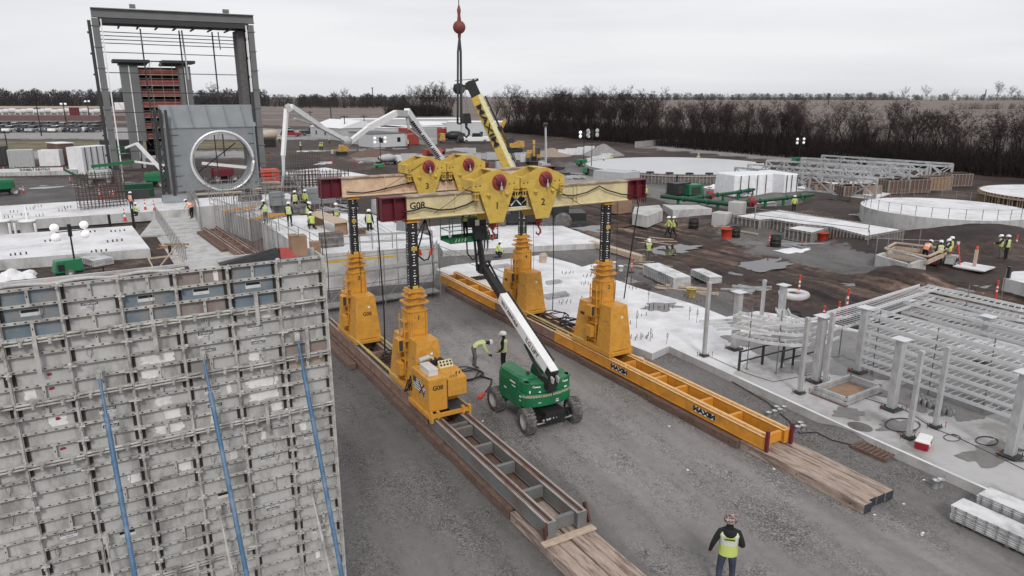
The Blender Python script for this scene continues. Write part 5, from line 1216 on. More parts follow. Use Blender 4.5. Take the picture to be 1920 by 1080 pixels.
def scatter(px, py, n, ln, m, label, name='loose_pipes', w=.05, spread=.8, z0=.03, cat='pipes'):
    g = G(px, py); b = MB(); rd = random.Random(int(px * 3 + py))
    for i in range(n):
        a = rd.uniform(-.5, .5) + R(-60); x, y = rd.uniform(-spread, spread), rd.uniform(-spread, spread); d = Vector((math.cos(a), math.sin(a), rd.uniform(-.05, .12))) * ln * rd.uniform(.6, 1) / 2; c = Vector((x, y, z0 + .06 * (i % 5))); b.bar(c - d, c + d, w, w)
    return tag(b.build(name, m, loc=g), label, cat)
scatter(1395, 545, 14, 2.4, m_galv, 'heap of galvanized bars beyond the columns', w=.12, spread=.9); scatter(1300, 548, 6, 4.5, m_plank, 'loose planks beside the stacks beyond the slab', 'planks', .14, 1.0, cat='planks')
scatter(1390, 432, 9, 4.0, m_plank, 'loose boards on the dirt before the formed slab', 'planks', .12, 1.6, cat='planks'); scatter(1470, 460, 8, 3.5, m_galv, 'loose metal pieces before the formed slab', 'metal_pieces', .1, 1.4, cat='metal'); scatter(1225, 455, 7, 2.5, m_plank, 'scattered sticks near the worker with a rod', 'sticks', .06, 1.2, cat='sticks'); scatter(1208, 500, 9, 2.2, m_plank, 'scattered pale sticks on the dirt beyond the lumber stack', 'sticks', .05, 1.2, cat='sticks')
b = MB()
for i in range(4):
    for j in range(3): b.box((i * .15, 0, .1 + j * .14), (i * .15 + .14, 7.2, .1 + j * .14 + .13))
b.box((0, .5, 0), (.6, .7, .1)); b.box((0, 6, 0), (.6, 6.2, .1)); o = b.build('lumber_stack', m_plank, loc=G(1200, 492)); tag(o, 'long stack of pale lumber behind the front right mast', 'lumber stack')
def bucket(px, py, r, h, m, lb, z=0, dirt=True):
    b = MB(); b.lathe([(r * .85, 0), (r, h), (r * 1.06, h), (r * 1.06, h - .06), (r * .98, h - .06)], n=16); b.lathe([(r * .9, h - .1), (0, h - .1)], n=12, mi=1); return tag(b.build('bucket', [m, m_timber2], loc=G(px, py, z)), lb, 'bucket')
m_yb = mat('bucket_yellow', (.62, .46, .16), .5); bucket(1295, 563, .32, .85, m_yb, 'yellow plastic bin by the far slab edge'); bucket(1361, 448, .5, 1.0, m_redor, 'orange barrel left of the formed slab'); bucket(1541, 456, .5, 1.0, m_redor, 'orange barrel before the formed slab'); bucket(1164, 508, .2, .42, m_white, 'white pail near the front right mast'); bucket(1150, 500, .2, .4, m_white, 'second white pail left of the other near the mast'); bucket(972, 428, .28, .55, m_ltgrey, 'grey pail on the dirt by the concrete truck')
m_blk = mat('barrel_black', (.018, .017, .016), .6)
for x, y, lb in ((1300, 428, 'black drum standing alone on the dirt'), (1377, 445, 'black drum behind the left orange barrel'), (1453, 462, 'black ribbed drum beside a striped post'), (1486, 596, 'low black ring near the far columns')):
    b = MB(); h = .35 if y > 590 else 1.0; b.lathe([(.5, 0), (.5, h * .3), (.53, h * .33), (.5, h * .36), (.5, h * .64), (.53, h * .67), (.5, h * .7), (.5, h), (.44, h), (.44, h * .8), (0, h * .8)], n=16); tag(b.build('drum', m_blk, loc=G(x, y)), lb, 'drum')
b = MB(); b.lathe([(.45, .30), (.45, .35), (.95, .35), (1.0, .28), (1.0, .04), (.95, 0), (.5, 0), (.45, .05), (.45, .3)], n=28); b.lathe([(.45, .22), (0, .22)], n=20, mi=1)
tag(b.build('concrete_ring', [m_conc, m_timber2], loc=G(1488, 557)), 'round concrete ring lying on the dirt with a striped post in it', 'concrete ring')
# traffic posts
def post(px, py, h, kind, lb, z=0, lean=0):
    g = G(px, py, z) if not isinstance(px, Vector) else px; b = MB()
    if kind == 'cone':
        b.box((-.2, -.2, 0), (.2, .2, .03)); b.lathe([(.15, .03), (.11, h * .35)], n=10); b.lathe([(.11, h * .35), (.085, h * .55)], n=10, mi=1); b.lathe([(.085, h * .55), (.065, h * .7)], n=10); b.lathe([(.065, h * .7), (.05, h * .82)], n=10, mi=1); b.lathe([(.05, h * .82), (.03, h), (0, h)], n=10)
    elif kind == 'tube':
        b.lathe([(.24, 0), (.22, .06), (.07, .07)], n=10, mi=2)
        zs = [.07, .45, .55, .65, .75, .85, .95, 1.0]
        for i in range(len(zs) - 1): a = .07 + (h - .07) * (zs[i] - .07) / .93; c = .07 + (h - .07) * (zs[i + 1] - .07) / .93; b.lathe([(.065, a), (.06, c)], n=8, mi=1 if i in (1, 3) else 0)
        b.lathe([(.06, h), (.09, h), (.09, h + .05), (0, h + .05)], n=8)
    else: b.box((-.03, -.015, 0), (.03, .015, h)); b.box((-.032, -.017, h * .8), (.032, .017, h), 0)
    o = b.build('traffic_cone' if kind == 'cone' else 'marker_post', [m_redor, m_white, m_blk], loc=g); o.rotation_euler = (0, R(lean), rnd.uniform(0, 1.5)); return tag(o, lb, 'cone' if kind == 'cone' else 'post')
PS = [(1497, 553, 1.35, 'tube', 'striped post standing in the concrete ring'), (1586, 590, 1.6, 'tube', 'tall striped post behind the trays beside a white board'), (1571, 597, 1.0, 'tube', 'short orange post left of the tall striped one'), (1543, 602, .9, 'tube', 'shortest orange post behind the trays'), (1866, 562, 1.25, 'tube', 'orange and white post at the right before the planter block'), (1442, 462, 1.2, 'tube', 'striped post left of the black ribbed drum'), (1504, 462, 1.2, 'stake', 'orange stake before the formed slab'), (1561, 473, 1.3, 'stake', 'tall orange stake right of the orange barrel'), (1371, 447, 1.1, 'stake', 'orange stake beside the left orange barrel'), (1184, 511, 1.0, 'tube', 'striped post behind the front right mast'), (1903, 470, 1.3, 'tube', 'orange post beside the pair of workers at the far right'), (931, 440, 1.0, 'cone', 'cone below the hook beside the platform')]
for x, y, h, k, lb in PS: post(x, y, h, k, lb)
# sign footing, planter block
t = thing('post_footing', 'square plywood pad with an upright post among the workers', 'footing', G(1826, 503), R(8)); b = MB(); b.box((-1.1, -1.1, .08), (1.1, 1.1, .16)); b.box((-1.0, -.9, 0), (-.7, .9, .08)); b.box((.7, -.9, 0), (1.0, .9, .08)); b.build('pad', m_concw, t); b = MB(); b.box((-.1, -.1, .16), (.1, .1, 1.5)); b.lathe([(.1, 1.5), (.1, 1.75), (0, 1.75)], n=8, mi=1); b.build('post', [m_plank, m_redor], t)
slabpix('concrete_block', [(1882, 521), (1990, 548), (1990, 505), (1900, 509)], .9, 0, m_concw, m_concg, label='concrete block at the right border behind the trays', cat='concrete block'); b = MB(); b.box((-.12, -.12, 0), (.12, .12, 1.7)); tag(b.build('dark_post', m_black, loc=G(1885, 545)), 'black post at the corner of the right concrete block', 'post')
# ---- formed slab in the middle distance ----
m_formd = mat('form_board_dark', (0.115, 0.105, 0.098), .8, var=.4, dirt=(.26, .24, .22), damt=.5, dscale=2.5)
def ribform(b, p, q, z0, z1, step=.6, t=.12, mi=0, mr=1, th=.05):
    p, q = Vector((p[0], p[1], 0)), Vector((q[0], q[1], 0)); d = q - p; L_ = d.length; d.normalize(); n = Vector((d.y, -d.x, 0))
    b.bar(p + Vector((0, 0, (z0 + z1) / 2)), q + Vector((0, 0, (z0 + z1) / 2)), th, z1 - z0, mi)
    k = max(1, int(L_ / step))
    for i in range(k + 1): c = p + d * (L_ * i / k) + n * (t / 2 + th / 2); b.bar(c + Vector((0, 0, z0)), c + Vector((0, 0, z1 + .02)), .07, t, mr, up=n)
    for z in (z0 + .12, z1 - .12): b.bar(p + n * (t / 2 + .03) + Vector((0, 0, z)), q + n * (t / 2 + .03) + Vector((0, 0, z)), t * .6, .06, mr)
def formed(pxs, z, label, mtop=None, forms=None, mf=None, zs=0, step=.6):
    p = [G(x, y, z) for x, y in pxs]; n = len(p); t = thing('formed_slab', label, 'concrete slab', (p[0].x, p[0].y, 0)); o_ = Vector((p[0].x, p[0].y, 0)); pp = [q - o_ for q in p]
    ar = sum(pp[i].x * pp[(i + 1) % n].y - pp[(i + 1) % n].x * pp[i].y for i in range(n))
    if ar < 0: pp.reverse()
    b = MB(); b.add([(q.x, q.y, z - .06) for q in pp], [tuple(range(n))]); b.add([(q.x, q.y, z - .06) for q in pp] + [(q.x, q.y, zs) for q in pp], [(n + i, n + (i + 1) % n, (i + 1) % n, i) for i in range(n)]); b.build('concrete', mtop or m_concw, t)
    for i in range(n): b = MB(); ribform(b, pp[i], pp[(i + 1) % n], zs, z, step); b.build('side_form', mf or [m_formd, m_formd], t)
    return t
m_formp = [m_formd, mat('form_rib_pale', (.30, .28, .26), .8, var=.3)]
formed([(1377, 404), (1462, 393), (1692, 430), (1625, 442), (1560, 425), (1498, 419), (1445, 410), (1425, 412)], 1.25, 'pale slab inside grey ribbed forms with a small step out', mf=m_formp, step=.45)
formed([(1474, 427), (1528, 417), (1558, 425), (1523, 436)], 1.1, 'lower square slab projecting from the formed slab', mf=m_formp, step=.45)
b = MB()
for x, y0_, y1_ in ((1413, 432, 388),):
    g = G(x, y0_); b.tube(g, g + Vector((0, 0, 2.6)), .05); g2 = G(1625, 460); b.tube(g2, g2 + Vector((0, 0, 2.4)), .05); b.bar(g + Vector((0, 0, 2.2)), g2 + Vector((0, 0, 2.0)), .05); b.bar(g + Vector((0, 0, 1.6)), g2 + Vector((0, 0, 1.5)), .05)
tag(b.build('guard_rail', m_scaf), 'pipe guard rail in front of the formed slab', 'railing')
for k, (x, y, s, lb) in enumerate(((1352, 425, 1.5, 'grey concrete cube left of the formed slab'), (1381, 403, 1.5, 'grey concrete cube under the green pipe corner'))):
    b = MB(); b.box((-s / 2, -s / 2, 0), (s / 2, s / 2, s)); b.box((-.15, -.15, s), (.15, .15, s + .06)); o = b.build('concrete_cube', m_concg, loc=G(x, y), bevel=.04); o.rotation_euler = (0, 0, R(18)); tag(o, lb, 'concrete cube')
# trench box pit with planks (right)
t = thing('vault_box', 'open concrete vault with timber walers near the kneeling crew', 'vault', (0, 0, 0))
def polywall(b, pts, z0, z1, th=.2, mi=0):
    for i in range(len(pts) - 1): b.bar(Vector((pts[i].x, pts[i].y, (z0 + z1) / 2)), Vector((pts[i + 1].x, pts[i + 1].y, (z0 + z1) / 2)), th, z1 - z0, mi)
q = [G(x, y, 1.0) for x, y in ((1645, 478), (1705, 495), (1735, 485), (1675, 468), (1645, 478))]; b = MB(); polywall(b, q, 0, 1.0, .25); b.build('wall', m_concg, t)
q = [G(x, y, 1.3) for x, y in ((1660, 466), (1740, 481), (1775, 466), (1680, 455), (1660, 466))]; b = MB(); polywall(b, q, .7, 1.0, .15); polywall(b, q, 1.25, 1.35, .2); b.build('timber_waler', m_plank, t)
b = MB()
for x, y, h in ((1640, 490, 2.2), (1660, 495, 2.0), (1705, 500, 1.9), (1720, 478, 2.2), (1762, 490, 1.8), (1625, 475, 2.0), (1690, 470, 2.0)): g = G(x, y); b.tube(g, g + Vector((0, 0, h)), .035, n=5)
b.bar(G(1640, 490) + Vector((0, 0, 1.9)), G(1762, 490) + Vector((0, 0, 1.7)), .05); b.build('stand_pipes', m_scaf, t)
# white blanket pieces, red clay etc.
def tarp(px, py, w, d, h, m, lb, z=0, seed=1, name='tarp', cat='tarp'):
    g = G(px, py, z); b = MB(); n = 12; vs = []
    for i in range(n + 1):
        for j in range(n + 1):
            x, y = (i / n - .5) * w, (j / n - .5) * d; e = min(i, n - i, j, n - j) / (n / 2); k = mn.noise(Vector((x * 1.3, y * 1.3, seed))); vs.append((x + .15 * k, y + .15 * mn.noise(Vector((x * 2, y * 2, seed + 5))), max(.0, h * (e ** .6) * (.55 + .7 * k)) + .01))
    b.add(vs, [(i * (n + 1) + j, (i + 1) * (n + 1) + j, (i + 1) * (n + 1) + j + 1, i * (n + 1) + j + 1) for i in range(n) for j in range(n)]); return tag(b.build(name, m, loc=g), lb, cat)
tarp(1483, 470, 2.6, 1.6, .3, m_tarp, 'crumpled white sheet on the dirt before the formed slab'); tarp(1508, 470, 2.2, .8, .25, m_tarp, 'long crumpled white sheet right of the other one', seed=3); tarp(1596, 480, 2.2, 1.3, .6, m_tarpd, 'crumpled black sheet by the concrete vault', seed=5); tarp(1118, 500, 2.2, 1.0, .4, m_tarp, 'crumpled white sheet behind the front right mast', seed=8)
tarp(1340, 352, 3.0, 2.0, .7, m_tarp, 'small heap under a white cover on the bare ground', seed=9)
tarp(25 + 5, 522, 2.6, 1.6, 1.2, m_tarp, 'silver and white crumpled tarpaulin at the left border', seed=12)
# generators and block pumps near crew
def genset(px, py, m, lb, w=1.2, d=.8, h=.8, rz=0.3, z=0):
    t = thing('generator', lb, 'generator', G(px, py, z), rz); b = MB(); b.box((-w / 2, -d / 2, .15), (w / 2, d / 2, h), 0, top=(.06, .06, .06, .06)); b.build('housing', m, t, bevel=.03); b = MB()
    for x in (-w / 2 - .05, w / 2 + .05): b.path([(x, -d / 2, 0), (x, -d / 2, h + .05), (x, d / 2, h + .05), (x, d / 2, 0)], .03, 5)
    b.build('carry_frame', m_black, t); b = MB(); b.box((-w * .3, -d / 2 - .02, .3), (w * .3, -d / 2, h * .8)); b.build('grille', m_framed, t); return t
genset(1750, 497, m_maroon, 'dark red generator left of the kneeling crew'); genset(1783, 497, m_ltgrey, 'grey and red generator at the feet of the crew'); genset(1712, 500, m_white, 'small white pump at the corner of the vault', .7, .6, .6)
# ================= left and centre foundations =================
slabpix('foundation', [(-300, 462), (0, 440), (247, 423), (281, 466), (0, 487), (-300, 512)], .85, 0, m_concw, m_concg, label='pale foundation pad behind the light tower', cat='foundation')
slabpix('foundation', [(-300, 402), (0, 386), (150, 377), (300, 371), (385, 378), (352, 392), (0, 415), (-300, 438)], 1.0, 0, m_concw, m_concg, label='long pale foundation pad behind with black rebar curtain on it', cat='foundation')
slabpix('foundation', [(295, 445), (375, 432), (460, 470), (420, 500), (330, 500)], .12, -.2, m_concg, label='muddy concrete base beside the far track section', cat='foundation')
slabpix('foundation', [(262, 442), (300, 395), (352, 398), (400, 415), (375, 432), (310, 440)], .2, -.2, m_concg, label='narrow concrete strip between the two left foundations', cat='foundation')
for i, (x, y) in enumerate(((30, 398), (60, 392), (75, 388), (20, 408), (50, 403), (78, 405), (130, 390), (120, 395))): anchors(x, y, 3, 2, .3, 'low bolt cluster on the back left foundation', z=1.0, h=.3)
for i, (x, y) in enumerate(((40, 477), (190, 471), (103, 451), (170, 435), (220, 452), (225, 433))): anchors(x, y, 4, 1, .35, 'row of bolt sleeves on the pale left foundation', z=.85, h=.2, r=.06)
for x, y, h, lb in ((207, 426, 1.3, 'black pipe stub left of its twin behind the pale foundation'), (252, 428, 2.0, 'tall black pipe stub by the foundation corner'), (320, 480, .9, 'black stub beside the timber rails')): b = MB(); b.tube((0, 0, 0), (0, 0, h), .13, n=10); tag(b.build('pipe_stub', m_black, loc=G(x, y)), lb, 'pipe')
for x, lb in ((10, 'white plastic tank at the far left'), (57, 'white plastic tank right of its twin')):
    t = thing('plastic_tank', lb, 'tank', G(x, 447, .0)); b = MB(); b.lathe([(.65, 0), (.65, 1.6), (.75, 1.62), (.75, 1.75), (.5, 1.8), (.12, 1.8), (.1, 3.0), (0, 3.0)], n=18); b.build('shell', m_white, t)
for i, (x, lb) in enumerate(((22, 'thin white pipe right of the left plastic tank'), (32, 'second thin white pipe between the plastic tanks'), (44, 'white pipe just left of the right plastic tank'), (70, 'thin white pipe right of the right plastic tank'))): b = MB(); b.tube((0, 0, 0), (0, 0, 1.5), .12, n=8); tag(b.build('white_pipe', m_white, loc=G(x, 448)), lb, 'pipe')
# main block foundations in the middle
BZ = 2.6
slabpix('foundation_block', [(811, 462), (605, 476), (575, 470), (490, 416), (545, 405), (640, 400), (700, 402), (820, 448)], BZ, 0, m_concw, m_concg, label='massive raised concrete block behind the left gantry legs', cat='foundation')
slabpix('foundation_block', [(470, 412), (400, 388), (400, 376), (455, 370), (500, 374), (510, 398)], 2.2, 0, m_concg, m_concg, label='stepped concrete block under the orange form boards', cat='foundation')
slabpix('foundation_block', [(370, 388), (365, 372), (540, 362), (560, 372), (470, 380)], 2.6, 0, m_concw, m_concg, label='long concrete wall top in front of the ring casing', cat='foundation')
slabpix('foundation_block', [(830, 470), (1140, 455), (1010, 407), (980, 410), (800, 425)], .5, 0, m_concw, m_concg, label='formed slab pour behind the boom lift platform', cat='concrete slab')
def polyrail(pxs, z, zb, label, m=m_scaf, step=2.2, h=1.1, name='guard_rail', r=.028, cat='railing'):
    p = [G(x, y, z) for x, y in pxs]; b = MB()
    for i in range(len(p) - 1):
        for k in (h, h * .55): b.tube(p[i] + Vector((0, 0, k)), p[i + 1] + Vector((0, 0, k)), r, n=5)
        n = max(1, int((p[i + 1] - p[i]).length / step))
        for j in range(n + 1): c = p[i].lerp(p[i + 1], j / n); b.tube((c.x, c.y, zb), (c.x, c.y, z + h + .05), r * 1.15, n=5)
    return tag(b.build(name, m), label, cat)
polyrail([(491, 416), (605, 476), (811, 463)], BZ, 0, 'pipe guard rail round the near edge of the massive block'); polyrail([(395, 392), (470, 420), (520, 445)], 2.2, 0, 'pipe rail along the stepped block', step=1.2); polyrail([(365, 374), (470, 362), (560, 360)], 2.6, 0, 'pipe rail in front of the ring casing', step=1.6); polyrail([(292, 405), (350, 492)], .6, 0, 'pipe rail beside the excavated strip on the left', step=1.4)
polyrail([(640, 398), (560, 372), (470, 366)], 2.6, 0, 'pipe rail at the far side of the massive block', step=2.0); polyrail([(815, 480), (900, 515), (960, 545), (985, 560)], .4, 0, 'low pipe rail between the far orange track and the slab', step=2.6, h=1.0)
polyrail([(455, 398), (530, 388), (600, 395)], 2.8, .5, 'scaffold rail in the middle of the block works', step=1.0, h=1.4); polyrail([(350, 360), (370, 385), (375, 400)], 2.2, 0, 'short rail at the left end of the block works', step=1.0)
for i, (pts, z, zb, st, h, lb) in enumerate((([(398, 380), (480, 374)], 2.4, 0, .9, 2.2, 'tall pipe grid on the stepped block, farther one'), ([(405, 392), (480, 425)], 2.0, -.2, .8, 2.0, 'dense pipe rail in the gap beside the massive block'), ([(440, 398), (500, 395)], 2.2, 0, .7, 1.8, 'dense upright pipes between the orange form beams'), ([(600, 394), (660, 392)], 2.6, .5, .8, 1.8, 'pipe grid at the far end of the plank table'), ([(660, 470), (810, 461)], 2.6, .5, 1.4, 1.1, 'second pipe rail along the near edge of the block'), ([(478, 380), (560, 372)], 2.6, .3, .7, 2.4, 'upright pipes behind the crew on the block'), ([(700, 405), (740, 420)], 2.6, .3, .9, 1.5, 'pipe rail beside the pale beam stack'))): polyrail(pts, z, zb, lb, step=st, h=h)
for x, y, w, d, h, m, lb, z in ((560, 400, 1.6, 1.0, .8, m_formd, 'dark tool chest behind the crew on the block', BZ), (470, 384, 2.2, 1.2, 1.0, m_formd, 'dark form box on the stepped block', 2.2), (520, 384, 1.4, 1.4, 1.3, m_casing, 'grey cabinet behind the crew on the block', 2.2), (600, 380, 3.0, 1.6, 1.6, m_casing, 'long grey tank beyond the crew on the block', 2.2), (655, 392, 1.5, 1.0, .7, m_black, 'black case at the far end of the plank table', BZ), (680, 440, 1.8, .8, .5, m_timber2, 'low brown timber bundle before the beam stacks', BZ), (720, 398, 2.0, 1.2, 1.2, m_ltgrey, 'pale box beyond the beam stacks', BZ), (765, 430, 1.6, 1.2, 1.1, m_casing, 'grey machine at the right end of the massive block', BZ), (425, 402, 1.6, .5, .5, m_ply, 'brown board stack in the gap of the stepped block', 1.0)):
    b = MB(); b.box((-w / 2, -d / 2, 0), (w / 2, d / 2, h), 0, top=(.05, .08, .05, .05)); b.box((-w / 2 - .05, -d / 2 - .04, h * .7), (w / 2 + .05, -d / 2 - .004, h * .78)); o = b.build('site_box', m, loc=G(x, y, z)); o.rotation_euler = (0, 0, R((x * 7) % 40)); tag(o, lb, 'box')
slabpix('dirt_pit', [(392, 408), (478, 422), (560, 485), (470, 485)], .16, 0, m_timber2, label='dark muddy strip between the far track and the massive block', cat='ground strip')
# scaffold bays on the near face of the block
def scaffold(pxs, zb, zt, n, d, label, m=m_scaf, plank=True, lift=2.0, mp=None):
    a, c = [G(x, y, 0) for x, y in pxs]; e = (c - a); L_ = e.length; e.normalize(); nn = Vector((-e.y, e.x, 0)); t = thing('scaffold', label, 'scaffold', a)
    b = MB(); b2 = MB(); b3 = MB()
    for i in range(n + 1):
        p = e * (L_ * i / n)
        for q in (0, d): s = p + nn * q; b.tube(s + Vector((0, 0, zb)), s + Vector((0, 0, zt)), .028, n=6)
        z = zb + .3
        while z < zt: b2.tube(p + Vector((0, 0, z)), p + nn * d + Vector((0, 0, z)), .022, n=5); z += lift / 2
    z = zb + .3
    while z < zt:
        for q in (0, d): b2.tube(nn * q + Vector((0, 0, z)), e * L_ + nn * q + Vector((0, 0, z)), .022, n=5)
        z += lift / 2
    for i in range(n): p, q = e * (L_ * i / n), e * (L_ * (i + 1) / n); b2.tube(p + Vector((0, 0, zb + .3)), q + Vector((0, 0, zb + .3 + lift)), .018, n=5)
    builds(b, 'standard', m, t); b2.build('ledgers', m, t)
    if plank:
        z = zb + .32
        while z < zt - .5:
            for k in range(3): b3.box(*( [0, 0, 0], [0, 0, 0] )) if False else b3.bar(e * .05 + nn * (d * (k + .5) / 3) + Vector((0, 0, z + .03)), e * (L_ - .05) + nn * (d * (k + .5) / 3) + Vector((0, 0, z + .03)), d / 3 - .03, .045)
            z += lift
        b3.build('deck_planks', mp or m_plank, t)
    return t
scaffold(((612, 588), (826, 555)), 0, 3.6, 4, .95, 'tube scaffold standing against the near face of the massive block', mp=m_scaf)
scaffold(((372, 405), (460, 398)), 0, 4.2, 4, 1.2, 'tube scaffold in front of the ring casing at the left'); scaffold(((480, 392), (560, 386)), 0, 4.4, 4, 1.2, 'tube scaffold right of the ring casing')
b = MB(); p, q = G(612, 492, 2.5), G(740, 480, 2.5); b.bar(p, q, .15, .15); tag(b.build('form_beam', m_yellow), 'yellow form beam on the near edge of the massive block', 'beam')
for pts, lb in ((((470, 412), (520, 405)), 'orange form beam on the stepped block nearest the gantry'), (((420, 397), (480, 388)), 'orange form beam on the stepped block in the middle'), (((396, 386), (430, 383)), 'yellow form beam at the left of the stepped block'), (((490, 405), (600, 398)), 'long orange form beam behind the workers on the block')): b = MB(); p, q = G(*pts[0], 2.5), G(*pts[1], 2.5); b.bar(p, q, .35, .12); b.bar(p + Vector((0, .5, .0)), q + Vector((0, .5, 0)), .2, .12); tag(b.build('form_beam', m_orange2), lb, 'beam')
# plank table, lumber on block
p_, q_ = G(642, 418, BZ + 1), G(588, 398, BZ + 1); d_ = q_ - p_; ln_ = d_.length
t = thing('work_table', 'long plank work table with plywood legs on the massive block', 'table', (p_.x, p_.y, BZ), math.atan2(d_.y, d_.x)); b = MB()
for i in range(5): b.box((0, -.7 + i * .28, 1.0), (ln_, -.7 + i * .28 + .26, 1.06))
b.build('table_top', m_plank, t)
for x in (.3, ln_ - .8): b = MB(); b.box((x, -.5, 0), (x + .06, .5, 1.0)); b.box((x, -.5, 0), (x + .5, -.42, 1.0)); b.build('trestle', m_ply, t)
for (a_, c_, lb) in (((742, 446), (694, 416), 'long pale beam stack on the right side of the massive block'), ((722, 450), (676, 420), 'pale plank bundle beside the beam stack on the massive block')):
    p_, q_ = G(*a_, BZ), G(*c_, BZ); d_ = q_ - p_; b = MB()
    for i in range(4): b.box((0, i * .22, .02), (d_.length, i * .22 + .2, .45 - .05 * (i % 2)))
    o = b.build('beam_stack', m_alu, loc=p_); o.rotation_euler = (0, 0, math.atan2(d_.y, d_.x)); tag(o, lb, 'beam stack')
for (x, y, w, lb) in ((612, 463, .8, 'dark open form box on the massive block'), (632, 461, .8, 'second dark form box beside the first on the block'), (592, 480, .6, 'brown crate at the near corner of the massive block')):
    b = MB(); b.box((-w / 2, -w / 2, 0), (w / 2, w / 2, 1.0)); o = b.build('form_box', m_ply if x == 592 else m_formd, loc=G(x, y, BZ)); tag(o, lb, 'box')
scatter(640, 466, 16, 1.2, m_galv, 'pallet of loose silver clamps on the massive block', 'clamps', .07, .9, BZ + .1, cat='clamps')
for o in [COL.objects[-1]]: o.location = G(640, 466, BZ)
cb = G(575, 475, 9.9)
# hut crate and tarps over the wall top
q = (UE - .72, WV + .95)
b = MB(); b.box((-.16, -.13, 0), (.16, .13, .42)); b.box((-.17, -.14, .42), (-.0, .14, .44)); tag(b.build('crate', m_ply, loc=(3.42, WV + .36, 9.80)), 'small brown crate standing on the top of the formwork wall', 'crate')
b = MB(); b.add([(0, 0, 0), (1.2, 0, 0), (1.25, .3, 0), (0, .3, 0), (.2, .05, .06), (1.1, .05, .24), (1.15, .25, .2), (.25, .25, .04)], [(0, 1, 5, 4), (4, 5, 6, 7), (1, 2, 6, 5), (3, 7, 6, 2), (0, 4, 7, 3)]); tag(b.build('tarp_on_wall', m_tarpd, loc=(1.85, WV + .2, 9.79)), 'black sheet with a red edge on the top of the formwork wall', 'tarp')
b = MB(); b.add([(0, 0, 0), (.32, 0, 0), (.34, .26, 0), (0, .26, 0), (.0, .03, .22), (.2, .04, .2), (.2, .22, .18), (0, .22, .2)], [(0, 1, 5, 4), (4, 5, 6, 7), (1, 2, 6, 5), (3, 7, 6, 2), (0, 4, 7, 3)]); tag(b.build('red_sheet', mat('red_film', (.42, .08, .07), .6), loc=(3.02, WV + .2, 9.795)), 'red sheet beside the small crate on the wall top', 'sheet')
# far track section
a_, b_ = G(384, 428, .6), G(520, 520, .6); d = (b_ - a_); rz = math.atan2(d.y, d.x) - math.pi / 2
t = track(0, 0, d.length, .0, m_brownrail, m_railtop, 'rusty track section lying beyond the formwork wall', [.6, 2, 3.4, 4.8, 6.2, 7.6, 9, 10.4]); t.location = (a_.x + .5, a_.y, .15); t.rotation_euler = (0, 0, rz)
mt_ = timber_mat(0, 0, 10, m_timber2, 'dark timber mat under the rusty far track section'); mt_.location = (a_.x + .1, a_.y, 0); mt_.rotation_euler = (0, 0, rz)
# timber ladder rails and boards in the strip
b = MB(); p, q = G(278, 485, .6), G(335, 478, .6); b.bar(p, q, .08, .12); b.bar(G(285, 508, .5), G(360, 492, .5), .08, .12); b.bar(G(278, 485, .6), G(290, 508, .5), .08, .12); b.bar(G(335, 478, .6), G(345, 500, .5), .08, .1); b.bar(G(300, 500, .2), G(330, 462, .9), .08, .1); tag(b.build('timber_trestle', m_plank), 'loose timber trestle in the strip left of the far track', 'trestle')
scatter(325, 465, 9, 2.2, m_ply, 'pile of reddish scrap wood by the left rail', 'scrap_wood', .12, .9, cat='scrap wood'); pile((178, 503), 1.5, 2.2, 6, 'stack of pale form panels by the light tower', R(25), .09)
# light tower at the left
def light_tower(px, py, lb, hm, lit=True, rz=0, k=1.0, head=1.0):
    t = thing('light_tower', lb, 'light tower', G(px, py), rz); b = MB(); b.box((-1.0, -.6, .45), (1.0, .6, 1.35), 0, top=(.22, .10, .12, .12)); b.box((-.9, -.5, .32), (.9, .5, .46), 1); b.build('cabinet', [m_green, m_black], t, bevel=.06, seg=2)
    b = MB(); b.bar((.9, 0, .4), (2.4, 0, .35), .1); b.box((-.7, -.62, .6), (-.3, -.58, 1.1), 0); b.tube((2.3, 0, 0), (2.3, 0, .5), .05); b.build('drawbar', m_black, t)
    for s in (-1, 1):
        b = MB(); b.lathe([(.12, -.1), (.33, -.1), (.33, .1), (.12, .1)], (0, s * .68, .33), 14, 0, 'y'); b.lathe([(0, -.11), (.15, -.11), (.15, .11), (0, .11)], (0, s * .68, .33), 10, 1, 'y'); b.build('wheel', [m_tyre, m_rim], t)
    b = MB(); b.tube((.5, 0, 1.2), (.5, 0, hm), .07, .05, n=8); b.box((.38, -.12, hm - .9 * head), (.62, .12, hm), 0); b.bar((-.4, 0, hm - .5), (1.4, 0, hm - .5), .06); b.bar((-.4, 0, hm + .1 - .3), (1.4, 0, hm - .2), .06); b.build('mast', m_black, t)
    for x in (-.45, 1.45):
        for z in (hm - .15, hm - .85):
            b = MB(); r = .31 * head; b.lathe([(0, -.12), (r * .8, -.10), (r, -.0), (r * .9, .12), (.1, .3), (0, .32)], (x, -.1, z), 14, 0, 'y'); b.build('lamp', m_lamp if lit else m_rim, t)
    return t
m_lamp = emis('lamp_lens', (.85, .85, .83), .35)
b_ = light_tower(130, 519, 'green trailer light tower behind the formwork wall with its four white lamps', 3.9, rz=R(12))
b_.children[0].data.materials[0] = m_green
